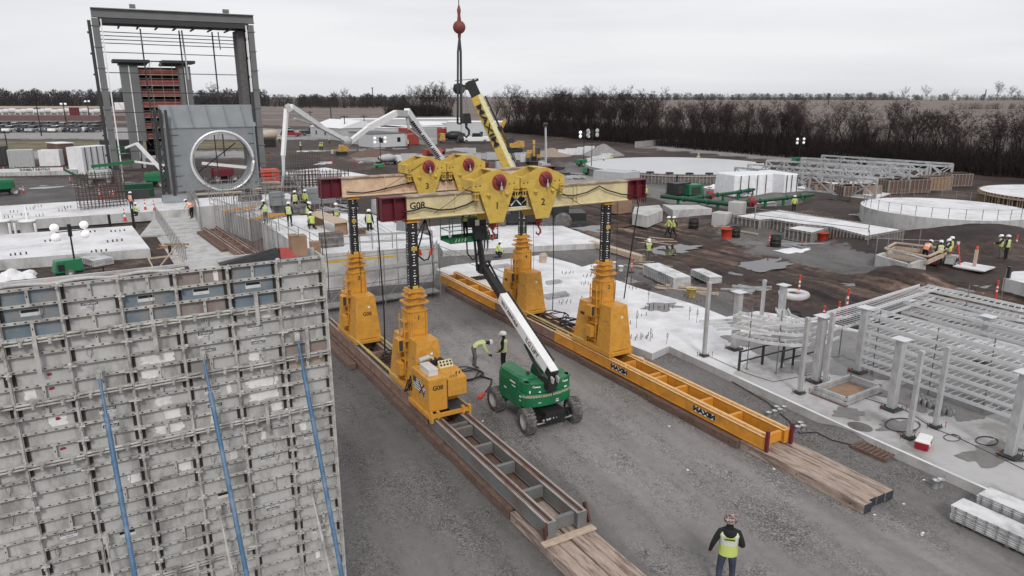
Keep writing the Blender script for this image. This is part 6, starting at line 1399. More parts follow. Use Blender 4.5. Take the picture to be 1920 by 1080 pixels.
# rebar curtain
def rebar_mat(px0, px1, zb, h, step, label, rows=6, depth=0, pl=False, lean=0):
    a, c = G(*px0, zb), G(*px1, zb); d = c - a; L_ = d.length; d.normalize(); t = thing('rebar_cage', label, 'rebar', a); b = MB(); n = int(L_ / step); nn = Vector((-d.y, d.x, 0))
    for q in ((0, depth) if depth else (0,)):
        for i in range(n + 1): p = d * (L_ * i / n) + nn * q; b.bar(p, p + Vector((rnd.uniform(-.1, .1), lean, h * rnd.uniform(.94, 1.05))), .05, .05)
        for k in range(rows): z = h * (k + .5) / rows; b.bar(nn * q + Vector((0, 0, z)), d * L_ + nn * q + Vector((0, 0, z + rnd.uniform(-.1, .1))), .05, .05)
    b.build('bars', m_reb, t); return t
rebar_mat((152, 396), (240, 388), .9, 4.0, .34, 'dark rebar curtain standing on the back left foundation', 9, 1.5); rebar_mat((150, 388), (238, 380), .9, 3.6, .4, 'second rebar curtain right behind the first', 8)
for i, (x0, x1, y, h) in enumerate(((530, 640, 368, 2.6), (545, 655, 358, 2.6), (530, 600, 350, 2.6), (495, 560, 392, 2.4))): rebar_mat((x0, y), (x1, y - 3), 1.0, h, .45, ('nearest rebar grid behind the working crew', 'middle rebar grid behind the working crew', 'farthest rebar grid behind the working crew', 'rebar stubs beside the crew on the block')[i], 6, 1.0)
slabpix('foundation_block', [(560, 350), (530, 322), (610, 314), (700, 330), (690, 350)], 1.0, 0, m_concw, m_concg, label='pale slab beyond the rebar grids', cat='foundation')
rebar_mat((545, 312), (600, 306), 0, 2.2, .6, 'thin rebar mesh in the dirt beyond the pale slab', 5)
def crate_stack(px, py, lb, m, w=3, d=2, h=1.8, z=0): b = MB(); [b.box((0, 0, i * h / 5 + .02), (w, d, (i + .8) * h / 5)) for i in range(5)]; tag(b.build('crate_stack', m, loc=G(px, py, z)), lb, 'crates')
crate_stack(478, 352, 'stack of red crates right of the ring casing', m_redor, 3.6, 2.4, 2.6); crate_stack(478, 366, 'stack of timber packing below the red crates', m_plank, 3.6, 2, 1.6)
# ================= steel frame, tower, ring casing =================
def ptd(x, y, D):
    r = ray(x, y); t = D / math.hypot(r[0], r[1]); return Vector((r[0] * t, r[1] * t, H + r[2] * t))
def lp(mb, p, q, w, h=None, mi=0, up=(0, 0, 1)): mb.bar(p, q, w, h, mi, up)
FRV = 127.5; g0 = Vector((2.5, FRV, 0)); W_ = 22.2; HT = 25.6; DP = 5.0
t = thing('steel_portal', 'huge open steel portal frame standing at the left', 'portal', g0)
b = MB()
b.ibeam((-.2, 0, HT - .7), (W_ + .6, 0, HT - .6), .9, 1.35, .12, .08, 0); b.build('top_beam', m_frame, t)
b = MB(); b.box((0.6, -.35, HT - 2.1), (W_ - .3, DP, HT - 1.3)); 
for i in range(9): b.box((.6 + i * 2.6, 0, HT - 2.5), (.8 + i * 2.6, DP, HT - 2.3))
b.build('roof_grid', m_framed, t)
for sx, x in ((-1, .2), (1, W_)):
    b = MB(); b.bar((x, 0, 0), (x, 0, HT - 1.5), .9, .8, 0, up=(0, 1, 0)); 
    for z in range(2, 25, 3): b.box((x - .62, -.52, z), (x + .62, .52, z + .1), 0)
    b.build('post', m_frame, t)
    b = MB(); b.bar((x - sx * .75, -.35, 0), (x - sx * .75, -.35, HT - 1.6), .18, .28, 0, up=(0, 1, 0)); b.build('white_edge', m_white, t)
    b = MB(); b.bar((x + (-.80 if sx < 0 else -.2), DP if sx > 0 else .3, 0), (x + (-.80 if sx < 0 else -.2), DP if sx > 0 else .3, HT - 1.8), .45, .6, 0, up=(0, 1, 0))
    for z in range(1, 25, 3): b.box((x + (-1.2 if sx < 0 else -.5), .2, z), (x + (-.7 if sx < 0 else .1), DP if sx > 0 else 1.2, z + .25))
    b.build('rear_post', m_framed, t)
b = MB(); b.box((W_ - 2.0, 1.2, 0), (W_ - .9, DP, HT - 2.3)); b.build('grating_wall', mat('frame_grating', (.13, .12, .12), .8, var=.45, scale=3, stretch=(1, 1, 3)), t)
b = MB()
for z in [HT - 3.0 - .55 * k for k in range(4)] + [HT - 6.0 - 3.05 * k for k in range(7)]: b.bar((.6, DP, z), (W_ - 1.2, DP, z - .1), .12)
for x in (6.4, 12.0, 17.0): b.bar((x, DP, 3), (x, DP, HT - 2.4), .2)
b.build('girts', m_framed, t)
b = MB(); b.bar((12.5, DP - 1, HT - 10), (12.3, DP - 1, HT - 2.4), .22); b.bar((6.4, DP - 1, HT - 5), (6.3, DP - 1, HT - 2.4), .16); b.bar((17.9, DP - 1, HT - 5.2), (17.8, DP - 1, HT - 2.4), .16); builds(b, 'hanging_pipe', m_ltgrey, t)
b = MB(); b.box((5.0, -.3, HT + .15), (5.8, .3, HT + .7)); b.box((18.2, -.3, HT + .15), (19.1, .3, HT + .7)); b.build('roof_bracket', m_frame, t)
b = MB(); b.tube((.8, DP, 14), (6.0, DP + 3, 5), .035, n=4); b.tube((W_ - 1, DP, 16), (W_ - 6, DP + 3, 5), .035, n=4); b.build('stay_wire', m_steel, t)
# tower behind with red netting
TVv = 150.0
P_ = lambda x, y: onv(x, y, TVv)
tx0, tx1 = P_(233, 200).x, P_(374, 200).x; tz = P_(300, 113).z
t = thing('stair_tower', 'grey tower with red netted scaffold floors behind the portal frame', 'tower', (tx0, TVv, 0)); w = tx1 - tx0 - 1.2
for a, c in ((0.2, 3.0), (w - 1.7, w + .3)):
    b = MB(); b.box((a, 0, 0 if a < 1 else 7.5), (a + (c - a) * .45, 5, tz - .9)); b.box((a + (c - a) * .45 + .16, -.1, 5.0 if a < 1 else 7.5), (c, 5, tz - 1.0)); b.build('side_panel', m_frame, t)
    b = MB(); b.box((a + (c - a) * .45, -.2, 5.0), (a + (c - a) * .45 + .16, .0, tz - 1.0)); b.build('white_edge', m_white, t)
b = MB(); b.box((-.9, -1.0, tz - .5), (w * .44, 5.5, tz)); b.box((w * .62, -1.0, tz - .5), (w + 1.2, 5.5, tz)); b.box((w * .44, .2, tz - .3), (w * .62, .4, tz - .1)); b.box((0, 0, tz - .9), (w * .4, 5, tz - .5)); b.box((w * .6, 0, tz - .9), (w, 5, tz - .5)); b.build('roof_slab', m_framed, t)
b = MB(); b.box((3.0, 4.0, 2), (w - 1.7, 4.2, tz - 1.2)); b.build('dark_core', mat('core_dark', (.022, .018, .017), .9), t)
b = MB(); z = 5.6; k = 0
while z < tz - 1.5: 
    for x in (3.1, 5.0, 6.8, 8.6, w - 1.8): b.bar((x, .3, z), (x, .3, z + 1.9), .07)
    for q in (0, .5, 1.0): b.bar((3.1, .3, z + q), (w - 1.8, .3, z + q), .05)
    b.bar((3.7, .3, z), (5.4, .3, z + 1.9), .05); z += 1.9; k += 1
b.build('scaffold_tubes', m_scaf, t)
b = MB(); z = 5.4; k = 0
while z < tz - 1.2: b.box((3.0, .38, z), (w - 1.8, .44, z + (.95 if k < 7 else 1.3)), 0); b.box((3.0, .2, z - .08), (w - 1.8, 3.8, z), 1); z += 1.9 ; k += 1
b.build('netting', [m_net, m_plank], t)
b = MB(); 
for x in (1.8, 4.5): b.box((x, 1, 0), (x + .5, 4, 5.0))
b.box((4.5, 1.2, 0), (w - 1, 1.6, 4.8), 1)
for q in range(6): b.box((5 + q * 1.1, 1.1, .3), (5.1 + q * 1.1, 1.2, 4.8), 2)
b.build('tower_base', [m_ltgrey, m_casing, m_framed], t)
# ring casing
CV = 92.0; Q = lambda x, y: onv(x, y, CV)
c0 = Q(418, 302); Rr = (Q(476, 302) - Q(360, 302)).length / 2
xl, xr = Q(318, 300).x, Q(481, 300).x; zt_, zb_ = Q(400, 197).z, Q(400, 352).z
t = thing('ring_casing', 'grey exhaust casing with a large bright steel ring on dark legs', 'casing', (c0.x, CV, 0)); x0, x1 = xl - c0.x, xr - c0.x
# front face with circular opening
b = MB(); n = 48; ring = [(Rr * .97 * math.cos(2 * math.pi * i / n), 0, c0.z + Rr * .97 * math.sin(2 * math.pi * i / n)) for i in range(n)]; outer = []
for i in range(n):
    a = 2 * math.pi * i / n; cx, cz = math.cos(a), math.sin(a); k = 1e9
    if cx > 1e-6: k = min(k, x1 / cx)
    if cx < -1e-6: k = min(k, x0 / cx)
    if cz > 1e-6: k = min(k, (zt_ - 2.5 - c0.z) / cz)
    if cz < -1e-6: k = min(k, (zb_ - c0.z) / cz)
    outer.append((cx * k, 0, c0.z + cz * k))
b.add(ring + outer, [(i, n + i, n + (i + 1) % n, (i + 1) % n) for i in range(n)][::1]); 
b.add([(x, 3.2, z) for x, _, z in ring] + ring, [(i, n + i, n + (i + 1) % n, (i + 1) % n) for i in range(n)])
for cx_, cz_ in ((x0, zt_ - 2.5), (x1, zt_ - 2.5), (x0, zb_), (x1, zb_)):
    near = sorted(range(n), key=lambda i: (outer[i][0] - cx_) ** 2 + (outer[i][2] - cz_) ** 2)[:2]; near.sort()
    b.add([outer[near[0]], (cx_, 0, cz_), outer[near[1]]], [(0, 1, 2)])
b.build('front_plate', m_casing, t)
b = MB(); b.box((x0, .02, zb_), (x0 + .1, 3.2, zt_ - 2.5)); b.box((x1 - .1, .02, zb_), (x1, 3.2, zt_ - 2.5)); b.prism([(.0, zt_ - 2.5), (1.1, zt_), (3.2, zt_), (3.2, zt_ - 2.5)], 'x', x0 - .3, x1 + .3)
for k in range(5): x = x0 + (k + .5) * (x1 - x0) / 5; b.bar((x + .1, -.1, zt_ - 2.55), (x - .15, 1.0, zt_ - .05), .12, .25)
for k in range(6): z = zb_ + (k + .4) * (zt_ - 2.6 - zb_) / 6; b.box((x0 - .1, -.14, z), (x0 + 1.0 + .2 * (k % 2), -.002, z + .1)); b.box((x1 - .7, -.14, z), (x1 + .1, -.002, z + .1))
b.box((x0 - .1, -.16, zb_ - .1), (x0 + .1, 0, zt_ - 2.5)); b.box((x1 - .1, -.16, zb_ - .1), (x1 + .1, 0, zt_ - 2.5)); b.box((x0, -.1, zt_ - 2.6), (x1, .0, zt_ - 2.48)); b.box((x0, -.15, zb_ - .2), (x1, 3.2, zb_))
b.build('casing_body', m_casing, t)
b = MB(); seg = []
for i in range(n + 1): a = 2 * math.pi * i / n; seg.append((Rr * math.cos(a), -.15, c0.z + Rr * math.sin(a)))
b.path(seg, .17, 8); b.build('ring', mat('ring_bright', (.80, .80, .81), .3, metal=.4, var=.12), t)
b = MB(); b.path([(Rr * .93 * math.cos(a * .2), -.28, c0.z + Rr * .93 * math.sin(a * .2)) for a in range(32)], .05, 6); b.build('ring_lip', m_galv, t)
b = MB()
for x, y in ((x0 - 1.0, 1.2), (x0 - .45, .2), (x0 + .05, -.5)): b.bar((x, y, 0), (x + .1, y, zt_ - .5), .28, .4, 0, up=(0, 1, 0))
for k in range(9): z = .6 + k * 1.25; b.bar((x0 - 1.0, 1.2, z), (x0 - .4, .2, z + 1.0), .1); b.bar((x0 - .45, .2, z), (x0 - .95, 1.2, z + 1.0), .1)
b.bar((x1 + .25, .4, 0), (x1 + .25, .4, zt_ + 1.5), .3, .4, 0, up=(0, 1, 0)); b.bar((x1 + .6, 2.4, 0), (x1 + .6, 2.4, zt_ - 1), .3, .4, 0, up=(0, 1, 0))
builds(b, 'support_leg', m_framed, t)
b = MB(); b.bar((-Rr * .7, 3.0, c0.z - Rr * .4), (Rr * .6, 3.0, c0.z + Rr * .55), .12); b.bar((-.2, 3.4, zb_), (-.2, 3.4, c0.z + Rr), .1); builds(b, 'inner_brace', m_framed, t)
b = MB(); b.lathe([(.9, -1.5), (.95, 1.5)], (x0 + .2, .3, 1.0), 16, 0, 'x'); tag(b.build('duct', m_casing, loc=(c0.x, CV - .5, 0)), 'grey round duct lying at the feet of the ring casing', 'duct')
b = MB(); b.box((-1.2, -.4, 0), (1.2, .4, 2.0)); b.box((-2.4, -.3, 1.9), (1.6, .3, 2.1)); o = b.build('dark_trestle', m_framed, loc=G(262, 388)); tag(o, 'black steel trestle right of the rebar curtain', 'trestle')
b = MB(); b.box((0, 0, .3), (3.4, 1.6, 2.0)); tag(b.build('skip_bin', m_greend, loc=G(236, 376)), 'dark green bin behind the rebar curtain', 'bin')
# boom lifts on the left
t_, w_ = small_lift(296, 350, R(55), 'green boom lift under the portal with its white boom raised to the right', [(-.1, -1.2, 2.2), (-.1, 2.3, 6.3), (.4, 4.5, 5.6)])
t_, w_ = small_lift(5, 366, R(-75), 'green boom lift at the left border with a long white boom', [(0, -1, 3.3), (0, 7.6, 3.0), (0, 10.2, 1.2)], jib=m_green)
text_mesh('lettering', 'SUNBELT RENTALS', .42, m_logok, w_, (.186, 4.2, 3.15), (R(90), R(2), R(90)), .003, .01)
t_, w_ = small_lift(190, 344, R(78), 'grey engine boom lift parked beside the white wrapped module', [(0, 1, 2.6), (0, -5, 3.2), (0, -11, 2.2)], mm=m_ltgrey)
w_.data.materials[0] = m_green
t_, w_ = small_lift(420, 340, R(-80), 'boom lift seen through the ring with its pale boom lowered', [(0, -3, 3.0), (0, 6, 1.6)], mm=m_maroon)
# low containers and hoppers left
def bx(name, pxs, h, m, lb, cat, d=3.0, roof=None, mr=None, z=0, ribs=0, back=None):
    a, c = G(*pxs[0], z), G(*pxs[1], z); e = c - a; L_ = e.length; rz = math.atan2(e.y, e.x); t = thing(name, lb, cat, a, rz); b = MB(); b.box((0, 0, .02), (L_, d, h)); 
    for k in range(ribs): b.box((L_ * (k + .5) / ribs - .05, -.07, .1), (L_ * (k + .5) / ribs + .05, -.001, h - .05))
    b.build('body', m, t)
    if roof == 'gable': b = MB(); b.prism([(-.2, h), (d / 2, h + d * .16), (d + .2, h)], 'x', -.25, L_ + .25); b.build('roof', mr, t)
    elif roof: b = MB(); b.box((-.12, -.12, h + .002), (L_ + .12, d + .12, h + .14)); b.build('roof', mr, t)
    return t, L_
bx('hopper', ((18, 315), (66, 313)), 3.2, m_ltgrey, 'long grey ribbed bin at the left', 'bin', 3, ribs=8); bx('hopper', ((-60, 312), (12, 310)), 3.6, m_framed, 'dark bin cut by the left border', 'bin', 3, ribs=5); bx('site_cabin', ((75, 312), (114, 311)), 3.0, m_white, 'white bin beside the grey ribbed one', 'cabin', 3, ribs=2); bx('open_shed', ((114, 309), (143, 307)), 4.0, m_timber2, 'brown open shed behind the white bin', 'shed', 5, roof='flat', mr=m_roofw); bx('wrapped_module', ((160, 328), (215, 321)), 4.6, m_tarp, 'large white wrapped module with dark straps', 'wrapped module', 3.2, ribs=0)
b = MB()
for x in range(5): p = G(166 + x * 11, 327.3 - x * 1.4); b.box((p.x - .06, p.y - .12, 0), (p.x + .06, p.y - .0, 4.6))
tag(b.build('straps', m_framed), 'dark straps on the white wrapped module', 'straps'); bx('tank_trailer_row', ((215, 300), (250, 297)), 4.0, m_framed, 'dark stack of steel between the portal and the tower', 'steel stack', 4, ribs=4); bx('jersey_row', ((-40, 332), (145, 328)), .9, m_concg, 'row of low concrete barriers in front of the bins', 'barrier', 1.0, ribs=20)
for i, x in enumerate((8, 32, 60, 76, 98, 120, 125, 134, 182, 132, 45, 30, 213, 224, 192, 207)):
    y = 326 if i < 8 else (343 if i in (8, 9) else (362 if i < 12 else 370)); post(x, y, 1.3 if i < 8 else 1.1, 'tube' if i % 2 else 'cone', 'orange and white marker among those left of the ring casing'); COL.objects[-1]['group'] = 'orange markers at the left of the site'
for x, y, lb in ((187, 372, 'cone on the road behind the back left foundation'), (273, 395, 'left one of the two cones near the dark legs'), (290, 397, 'right one of the two cones near the dark legs'), (235, 415, 'cone standing before the rebar curtain')): post(x, y, 1.3, 'cone', lb, z=.9)
for k, (x, y) in enumerate(((262, 352), (266, 360), (270, 366), (274, 372))): post(x, y + 14, 1.1, 'cone', 'cone in the leaning row beside the black trestle'); COL.objects[-1]['group'] = 'leaning row of cones beside the black trestle'
# ================= vehicles =================
def vehicle(g, rz, m, kind, lb, grp=None, s=1.0):
    t = thing('parked_car' if kind != 'truck' else 'pickup_truck', lb, 'car' if kind != 'truck' else 'pickup truck', g, rz, grp); L_ = 4.7 if kind == 'car' else 5.7; hh = .95 if kind == 'car' else 1.15
    b = MB(); b.prism([(-L_ / 2, .35), (L_ / 2, .35), (L_ / 2, hh - .1), (L_ / 2 - .1, hh), (-L_ / 2 + .1, hh + .05), (-L_ / 2, hh - .15)], 'x', -.9, .9); b.build('body', m, t, bevel=.08)
    cab = [(-L_ * .28, hh), (-L_ * .2, hh + .62), (L_ * .12, hh + .62), (L_ * .26, hh)] if kind == 'car' else ([(-L_ * .24, hh), (-L_ * .16, hh + .7), (L_ * .10, hh + .7), (L_ * .13, hh)] if kind == 'truck' else [(-L_ * .24, hh), (-L_ * .15, hh + .7), (L_ * .40, hh + .7), (L_ * .46, hh)])
    b = MB(); b.prism(cab, 'x', -.76, .76); b.build('windows', m_glass, t); b = MB(); b.box((-.72, cab[1][0] + .05, hh + .6), (.72, cab[2][0] - .02, hh + .68)); b.build('cab_roof', m, t)
    for sx in (-1, 1):
        for y in (-L_ * .31, L_ * .31): b = MB(); b.lathe([(0, -.11), (.35, -.11), (.35, .11), (0, .11)], (sx * .84, y, .35), 12, 0, 'x'); b.build('wheel', m_tyre, t)
    for sx in (-1, 1): b = MB(); b.box((sx * .62 - .16, -L_ / 2 - .02, hh - .35), (sx * .62 + .16, -L_ / 2 + .02, hh - .2)); b.build('headlight', m_logow, t)
    t.scale = (1.5,) * 3 if grp else (1.15,) * 3; return t
CARC = [m_white, mat('car_silver', (.40, .41, .42), .3), mat('car_dark', (.035, .037, .042), .3), mat('car_grey', (.14, .145, .15), .3), mat('car_red', (.25, .02, .025), .35), mat('car_blue', (.03, .05, .10), .35)]
nm = ['white', 'silver', 'dark', 'grey', 'red', 'blue']
protos = {}
def car_at(g, rz, ci, kind, lb, grp):
    key = (ci, kind)
    if key in protos: return copy_tree(protos[key], None, g, rz, lb, grp)
    protos[key] = vehicle(g, rz, CARC[ci], kind, lb, grp); return protos[key]
seq = [0, 2, 0, 3, 2, 1, 2, 3, 0, 1, 2, 3, 0, 2]
for i in range(14):
    x = -8 + i * 14.2; kd = ('truck', 'car', 'suv')[(i * 5) % 3]; car_at(G(x, 247 + (i % 3) * .5), YAW * -1 + R(5), seq[i], kd, nm[seq[i]] + ' vehicle in the front row of the car park at the left', 'vehicles in the car park at the left')
for i in range(13):
    x = 0 + i * 15; kd = ('suv', 'truck', 'car')[(i * 7) % 3]; ci = (2, 2, 1, 3, 0, 2)[(i * 5) % 6]; car_at(G(x, 240.5), YAW * -1 + R(5), ci, kd, nm[ci] + ' vehicle in the back row of the car park at the left', 'vehicles in the car park at the left')
car_at(G(546, 256), R(60), 4, 'suv', 'red car parked behind the pump hose', None); car_at(G(540, 250), R(-10), 0, 'suv', 'white van behind the red car', None); car_at(G(586, 254), R(80), 2, 'truck', 'dark pickup left of the white cabins', None); 
car_at(G(892, 268), R(62), 0, 'truck', 'white service pickup before the long white building', None); car_at(G(912, 192 + 12), R(60), 0, 'car', 'tiny white vehicle on the far field road', None)
# white storage tanks and vans along the far yard
m_tankw = mat('tank_white', (.62, .62, .63), .5, var=.1)
for i in range(17):
    x = 2 + i * 11.3
    if 128 < x < 148: continue
    b = MB(); b.lathe([(0, -2.7), (1.1, -2.4), (1.6, -1.8), (1.6, 1.8), (1.1, 2.4), (0, 2.7)], (0, 0, 2.1 + (i % 3) * .4), 12, 0, 'x'); b.box((-2.5, -1, 0), (-2, 1, 1.2)); b.box((2, -1, 0), (2.5, 1, 1.2)); o = b.build('storage_tank', m_tankw, loc=G(x, 215)); o.rotation_euler = (0, 0, -YAW + R((i * 37) % 50 - 25)); tag(o, 'white storage tank in the row at the far left yard', 'tank', 'white storage tanks at the far left')
bx('red_shed', ((131, 217), (147, 217)), 5.5, m_maroon, 'red shed between the white storage tanks', 'shed', 2)
bx('long_shed', ((-200, 203), (188, 203)), 1.8, m_beige, 'long pale low shed roof behind the storage tanks', 'shed', 20, roof='flat', mr=m_beige); bx('white_tank_building', ((216, 206), (237, 206)), 7.0, m_white, 'white boxy tank building left of the tower', 'building', 8); bx('brown_yard_wall', ((-200, 226), (245, 226)), 2.6, mat('yard_bank', (.16, .10, .095), .9), 'low brown bank wall behind the car park', 'wall', 3)
bx('loader_trailer', ((492, 276), (518, 275)), 2.0, m_black, 'low flat trailer under the beige tank at the centre left', 'trailer', 2.5); b = MB(); b.lathe([(0, -2.6), (1.1, -2.4), (1.25, 2.2), (0, 2.6)], (0, 0, 0), 14, 0, 'x'); tag(b.build('beige_tank', m_beige, loc=G(505, 274) + Vector((0, 1.2, 3.0))), 'beige tank riding on the low trailer', 'tank')
# ================= white site buildings =================
def win(t, L_, xs, z0, z1, w=1.0):
    for x in xs: b = MB(); b.box((L_ * x - w / 2, -.04, z0), (L_ * x + w / 2, -.005, z1)); b.build('window', m_glass, t)
BL = [((583, 258), (640, 264), 3.6, 14, 'gable', m_roofw, m_ltgrey, 'grey cabin with a white gable roof at the left of the office group', (.2, .5, .8)), ((628, 254), (700, 262), 3.4, 12, 'flat', m_roofw, m_bldg, 'white cabin with one square window behind the pump boom', (.55,)), ((655, 269), (706, 276), 3.2, 9, 'flat', m_roofg, m_ltgrey, 'dark roofed cabin end beside the small white office', (.3, .7)), ((700, 277), (760, 274), 3.4, 8, 'flat', m_roofg, m_bldg, 'small white office with two windows by the pump boom', (.25, .8)),
      ((690, 258), (800, 262), 3.4, 12, 'flat', m_roofw, m_bldg, 'long white trailer with a pale roof in the middle', ()), ((760, 246), (860, 248), 3.2, 14, 'flat', m_roofw, m_bldg, 'long white trailer with white roof farther back', ()), ((640, 238), (870, 236), 3.0, 18, 'flat', m_roofw, m_bldg, 'farthest long white roofed building of the office group', ()), ((838, 262), (942, 262), 5.2, 12, 'flat', m_roofw, m_bldg, 'long white building behind the yellow crane boom', (.12, .62))]
for a, c, h, d, rf, mr, mw, lb, ws in BL: t, L_ = bx('site_building', (a, c), h, mw, lb, 'building', d, roof=rf, mr=mr); win(t, L_, ws, 1.2, 2.4)
for a, c, h, m, lb in (((756, 272), (800, 270), 2.8, m_redbox, 'red container with an open end left of the grey one'), ((765, 262), (806, 260), 3.4, m_redbox, 'dark red container farther back in the middle'), ((820, 262), (858, 260), 3.2, m_redbox, 'red container right of the white tent roofs'), ((803, 263), (820, 262), 3.6, m_ltgrey, 'grey container between the red ones'), ((802, 272), (820, 271), 1.6, m_ltgrey, 'small grey box before the containers')): bx('container', (a, c), h, m, lb, 'container', 5, ribs=8)
b = MB(); g = G(782, 262); b.prism([(0, 4.2), (3.5, 5.0), (7, 4.2), (7, 4.4), (3.5, 5.2), (0, 4.4)], 'x', 0, 9); b.box((0, 0, 0), (.2, .2, 4.2)); b.box((8.8, 0, 0), (9, .2, 4.2)); tag(b.build('canopy', m_white, loc=g), 'white canopy roof behind the red containers', 'canopy')
# farm on the right horizon
for a, c, h, m, mr, lb in (((1730, 187), (1775, 187), 8, m_bldg, m_ltgrey, 'long pale farmhouse on the right horizon'), ((1780, 187.5), (1793, 187.5), 8, m_white, m_roofw, 'white barn beside the farmhouse'), ((1823, 187.5), (1856, 187.5), 7, m_ltgrey, m_bldg, 'grey farm shed with a pale roof on the horizon'), ((1705, 188), (1716, 188), 5, m_white, m_roofw, 'small white shed left of the farmhouse'), ((1238, 183.2), (1248, 183.2), 9, m_white, m_roofw, 'tiny white house on the far horizon above the tree line')): bx('farm_building', (a, c), h, m, lb, 'farm building', 25, roof='gable', mr=mr)
# poles
def pole(px, yb, yt, lb, lamp=False, D=None, arm=True):
    g = G(px, yb) if D is None else ptd(px, yb, D) * 1; g.z = 0; h = upto(px, yt, g); b = MB(); r = max(.12, g.length * .0007); b.tube((0, 0, 0), (0, 0, h), r, r * .7, n=6)
    if arm: b.bar(Vector((-1.2 * CA, 1.2 * SA, h - .6)), Vector((1.2 * CA, -1.2 * SA, h - .6)), r * 1.2, r * 1.2)
    if lamp:
        for s in (-1, 1): b.lathe([(0, -.5), (.55, -.5), (.55, .5), (0, .5)], (s * .9, 0, h), 8, 1)
    return tag(b.build('light_pole' if lamp else 'utility_pole', [m_black, m_lamp], loc=g), lb, 'pole')
for x, yb, yt, lp_, lb in ((700, 203, 164, 0, 'utility pole on the far field left of the clump'), (621, 222, 197, 0, 'thin dark pole left of the office group'), (768, 222, 201, 0, 'pole at the foot of the tree clump'), (583, 236, 208, 0, 'pole behind the grey gabled cabin'), (168, 222, 190, 1, 'lit lamp pole above the far left yard'), (124, 230, 195, 1, 'thin white pole with a lamp bar at the left'), (78, 255, 199, 0, 'dark pole in the car park with a lamp bar'), (559, 206, 182, 1, 'lamp pole on the far field right of the ring casing'), (1129, 182, 170, 0, 'pole above the right tree line'), (684, 250, 215, 0, 'thin pole between the white cabins'), (648, 262, 215, 0, 'thin dark mast between the cabins'), (1553, 197, 175, 0, 'pole beside the right field'), (1846, 187, 168, 0, 'pole by the farm shed'), (13, 272, 245, 0, 'dark trestle leg at the left border'), (-3, 275, 130, 0, 'tall lattice mast cut by the left border')): pole(x, yb, yt, lb, bool(lp_))
# ================= pump boom =================
D0, D1 = 78, 108
PB = [((529, 352), 78), ((531, 292), 79), ((537, 204), 80), ((545, 200), 80), ((602, 238), 86), ((650, 264), 90), ((690, 240), 94), ((742, 212), 98), ((762, 213), 100), ((790, 250), 104), ((832, 304), 108)]
pt = [ptd(a[0], a[1], d) for a, d in PB]
base = pt[-1].copy(); base.z = 0; t = thing('pump_boom', 'white folding concrete pump boom zigzagging across the middle', 'concrete pump', base); L0 = [p - base for p in pt]
b = MB(); b.bar(L0[1], L0[2], .38, .34); b.build('boom_section', m_white, t)
b = MB(); b.bar(L0[3], L0[4], .45, .55); b.bar(L0[4], L0[5], .38, .45); b.build('boom_section', m_white, t)
b = MB(); b.bar(L0[5] + Vector((0, 0, -.4)), L0[6], .45, .55); b.bar(L0[6], L0[7], .6, .75); b.build('boom_section', m_white, t)
b = MB(); b.bar(L0[8] + Vector((0, 0, .3)), L0[9], .8, .95); b.bar(L0[9], L0[10], .7, .8); lo = b.build('boom_section', m_white, t)
b = MB(); b.bar(L0[2], L0[3], .7, .8); b.lathe([(0, -.5), (.55, -.5), (.55, .5), (0, .5)], L0[5], 12, 0, 'y'); b.bar(L0[7], L0[8], .7, .8); b.bar(L0[3] + Vector((.3, 0, -1.2)), L0[4] + Vector((0, 0, .1)), .2, .2); b.bar(L0[8] + Vector((.3, 0, -2.0)), L0[9] + Vector((0, 0, -.8)), .2, .25); b.bar(L0[8], L0[8] + Vector((.3, 0, -2.1)), .3, .3); builds(b, 'boom_joint', m_ltgrey, t)
b = MB(); b.path([L0[1], L0[1].lerp(L0[0], .5) + Vector((.1, 0, 0)), L0[0]], [.2, .16, .14], 8); b.build('end_hose', m_ltgrey, t)
b = MB(); b.bar(L0[10], (0, 0, 3.5), .6, .8); b.box((-4, -1.2, .8), (5, 1.2, 2.0)); b.box((5, -1.2, .8), (7, 1.2, 3.2)); b.build('truck_deck', m_maroon, t)
for x in (-3, -1.6, 4.5, 6): 
    for s in (-1, 1): b = MB(); b.lathe([(0, -.2), (.52, -.2), (.52, .2), (0, .2)], (x, s * 1.0, .52), 12, 0, 'y'); b.build('wheel', m_tyre, t)
# lettering marks along the last section
d_ = (L0[10] - L0[8]).normalized(); side = Vector((CA, -SA, 0)); 
b = MB()
for k in range(22):
    if k in (7, 15): continue
    c = L0[8].lerp(L0[10], .16 + k * .034); nrm = Vector((-SA, -CA, 0)) * .46; u_ = d_ * .14; v_ = d_.cross(Vector((SA, CA, 0))).normalized() * .22
    b.add([c + nrm - u_ - v_, c + nrm + u_ - v_, c + nrm + u_ + v_, c + nrm - u_ + v_], [(0, 1, 2, 3)])
b.build('lettering_marks', m_logok, lo)
# ================= yellow mobile crane =================
cb = G(985, 428); t = thing('mobile_crane', 'yellow telescopic crane boom rising from a dark carrier behind the gantry', 'crane', cb)
foot_ = ptd(992, 398, 76) - cb; tip = ptd(893, 180, 76) - cb; dd = (tip - foot_).normalized()
b = MB(); b.bar(foot_, tip, 1.1, 1.2, up=(SA, CA, .2)); cbm = b.build('boom', m_yellow, t, bevel=.05)
b = MB(); sd_ = dd.cross(Vector((SA, CA, 0))).normalized()
off = Vector((-SA, -CA, 0)) * .58
b.bar(foot_ + off - sd_ * .42 * (1 if sd_.dot(Vector((CA, -SA, 0))) < 0 else -1), tip + off - sd_ * .42 * (1 if sd_.dot(Vector((CA, -SA, 0))) < 0 else -1), .45, .12, up=(SA, CA, 0)); b.build('pale_edge', mat('boom_pale', (.75, .70, .42), .5), cbm)
rgt = Vector((CA, -SA, 0))
ang = math.atan2((foot_ - tip).dot(Vector((0, 0, 1))), (foot_ - tip).dot(rgt))
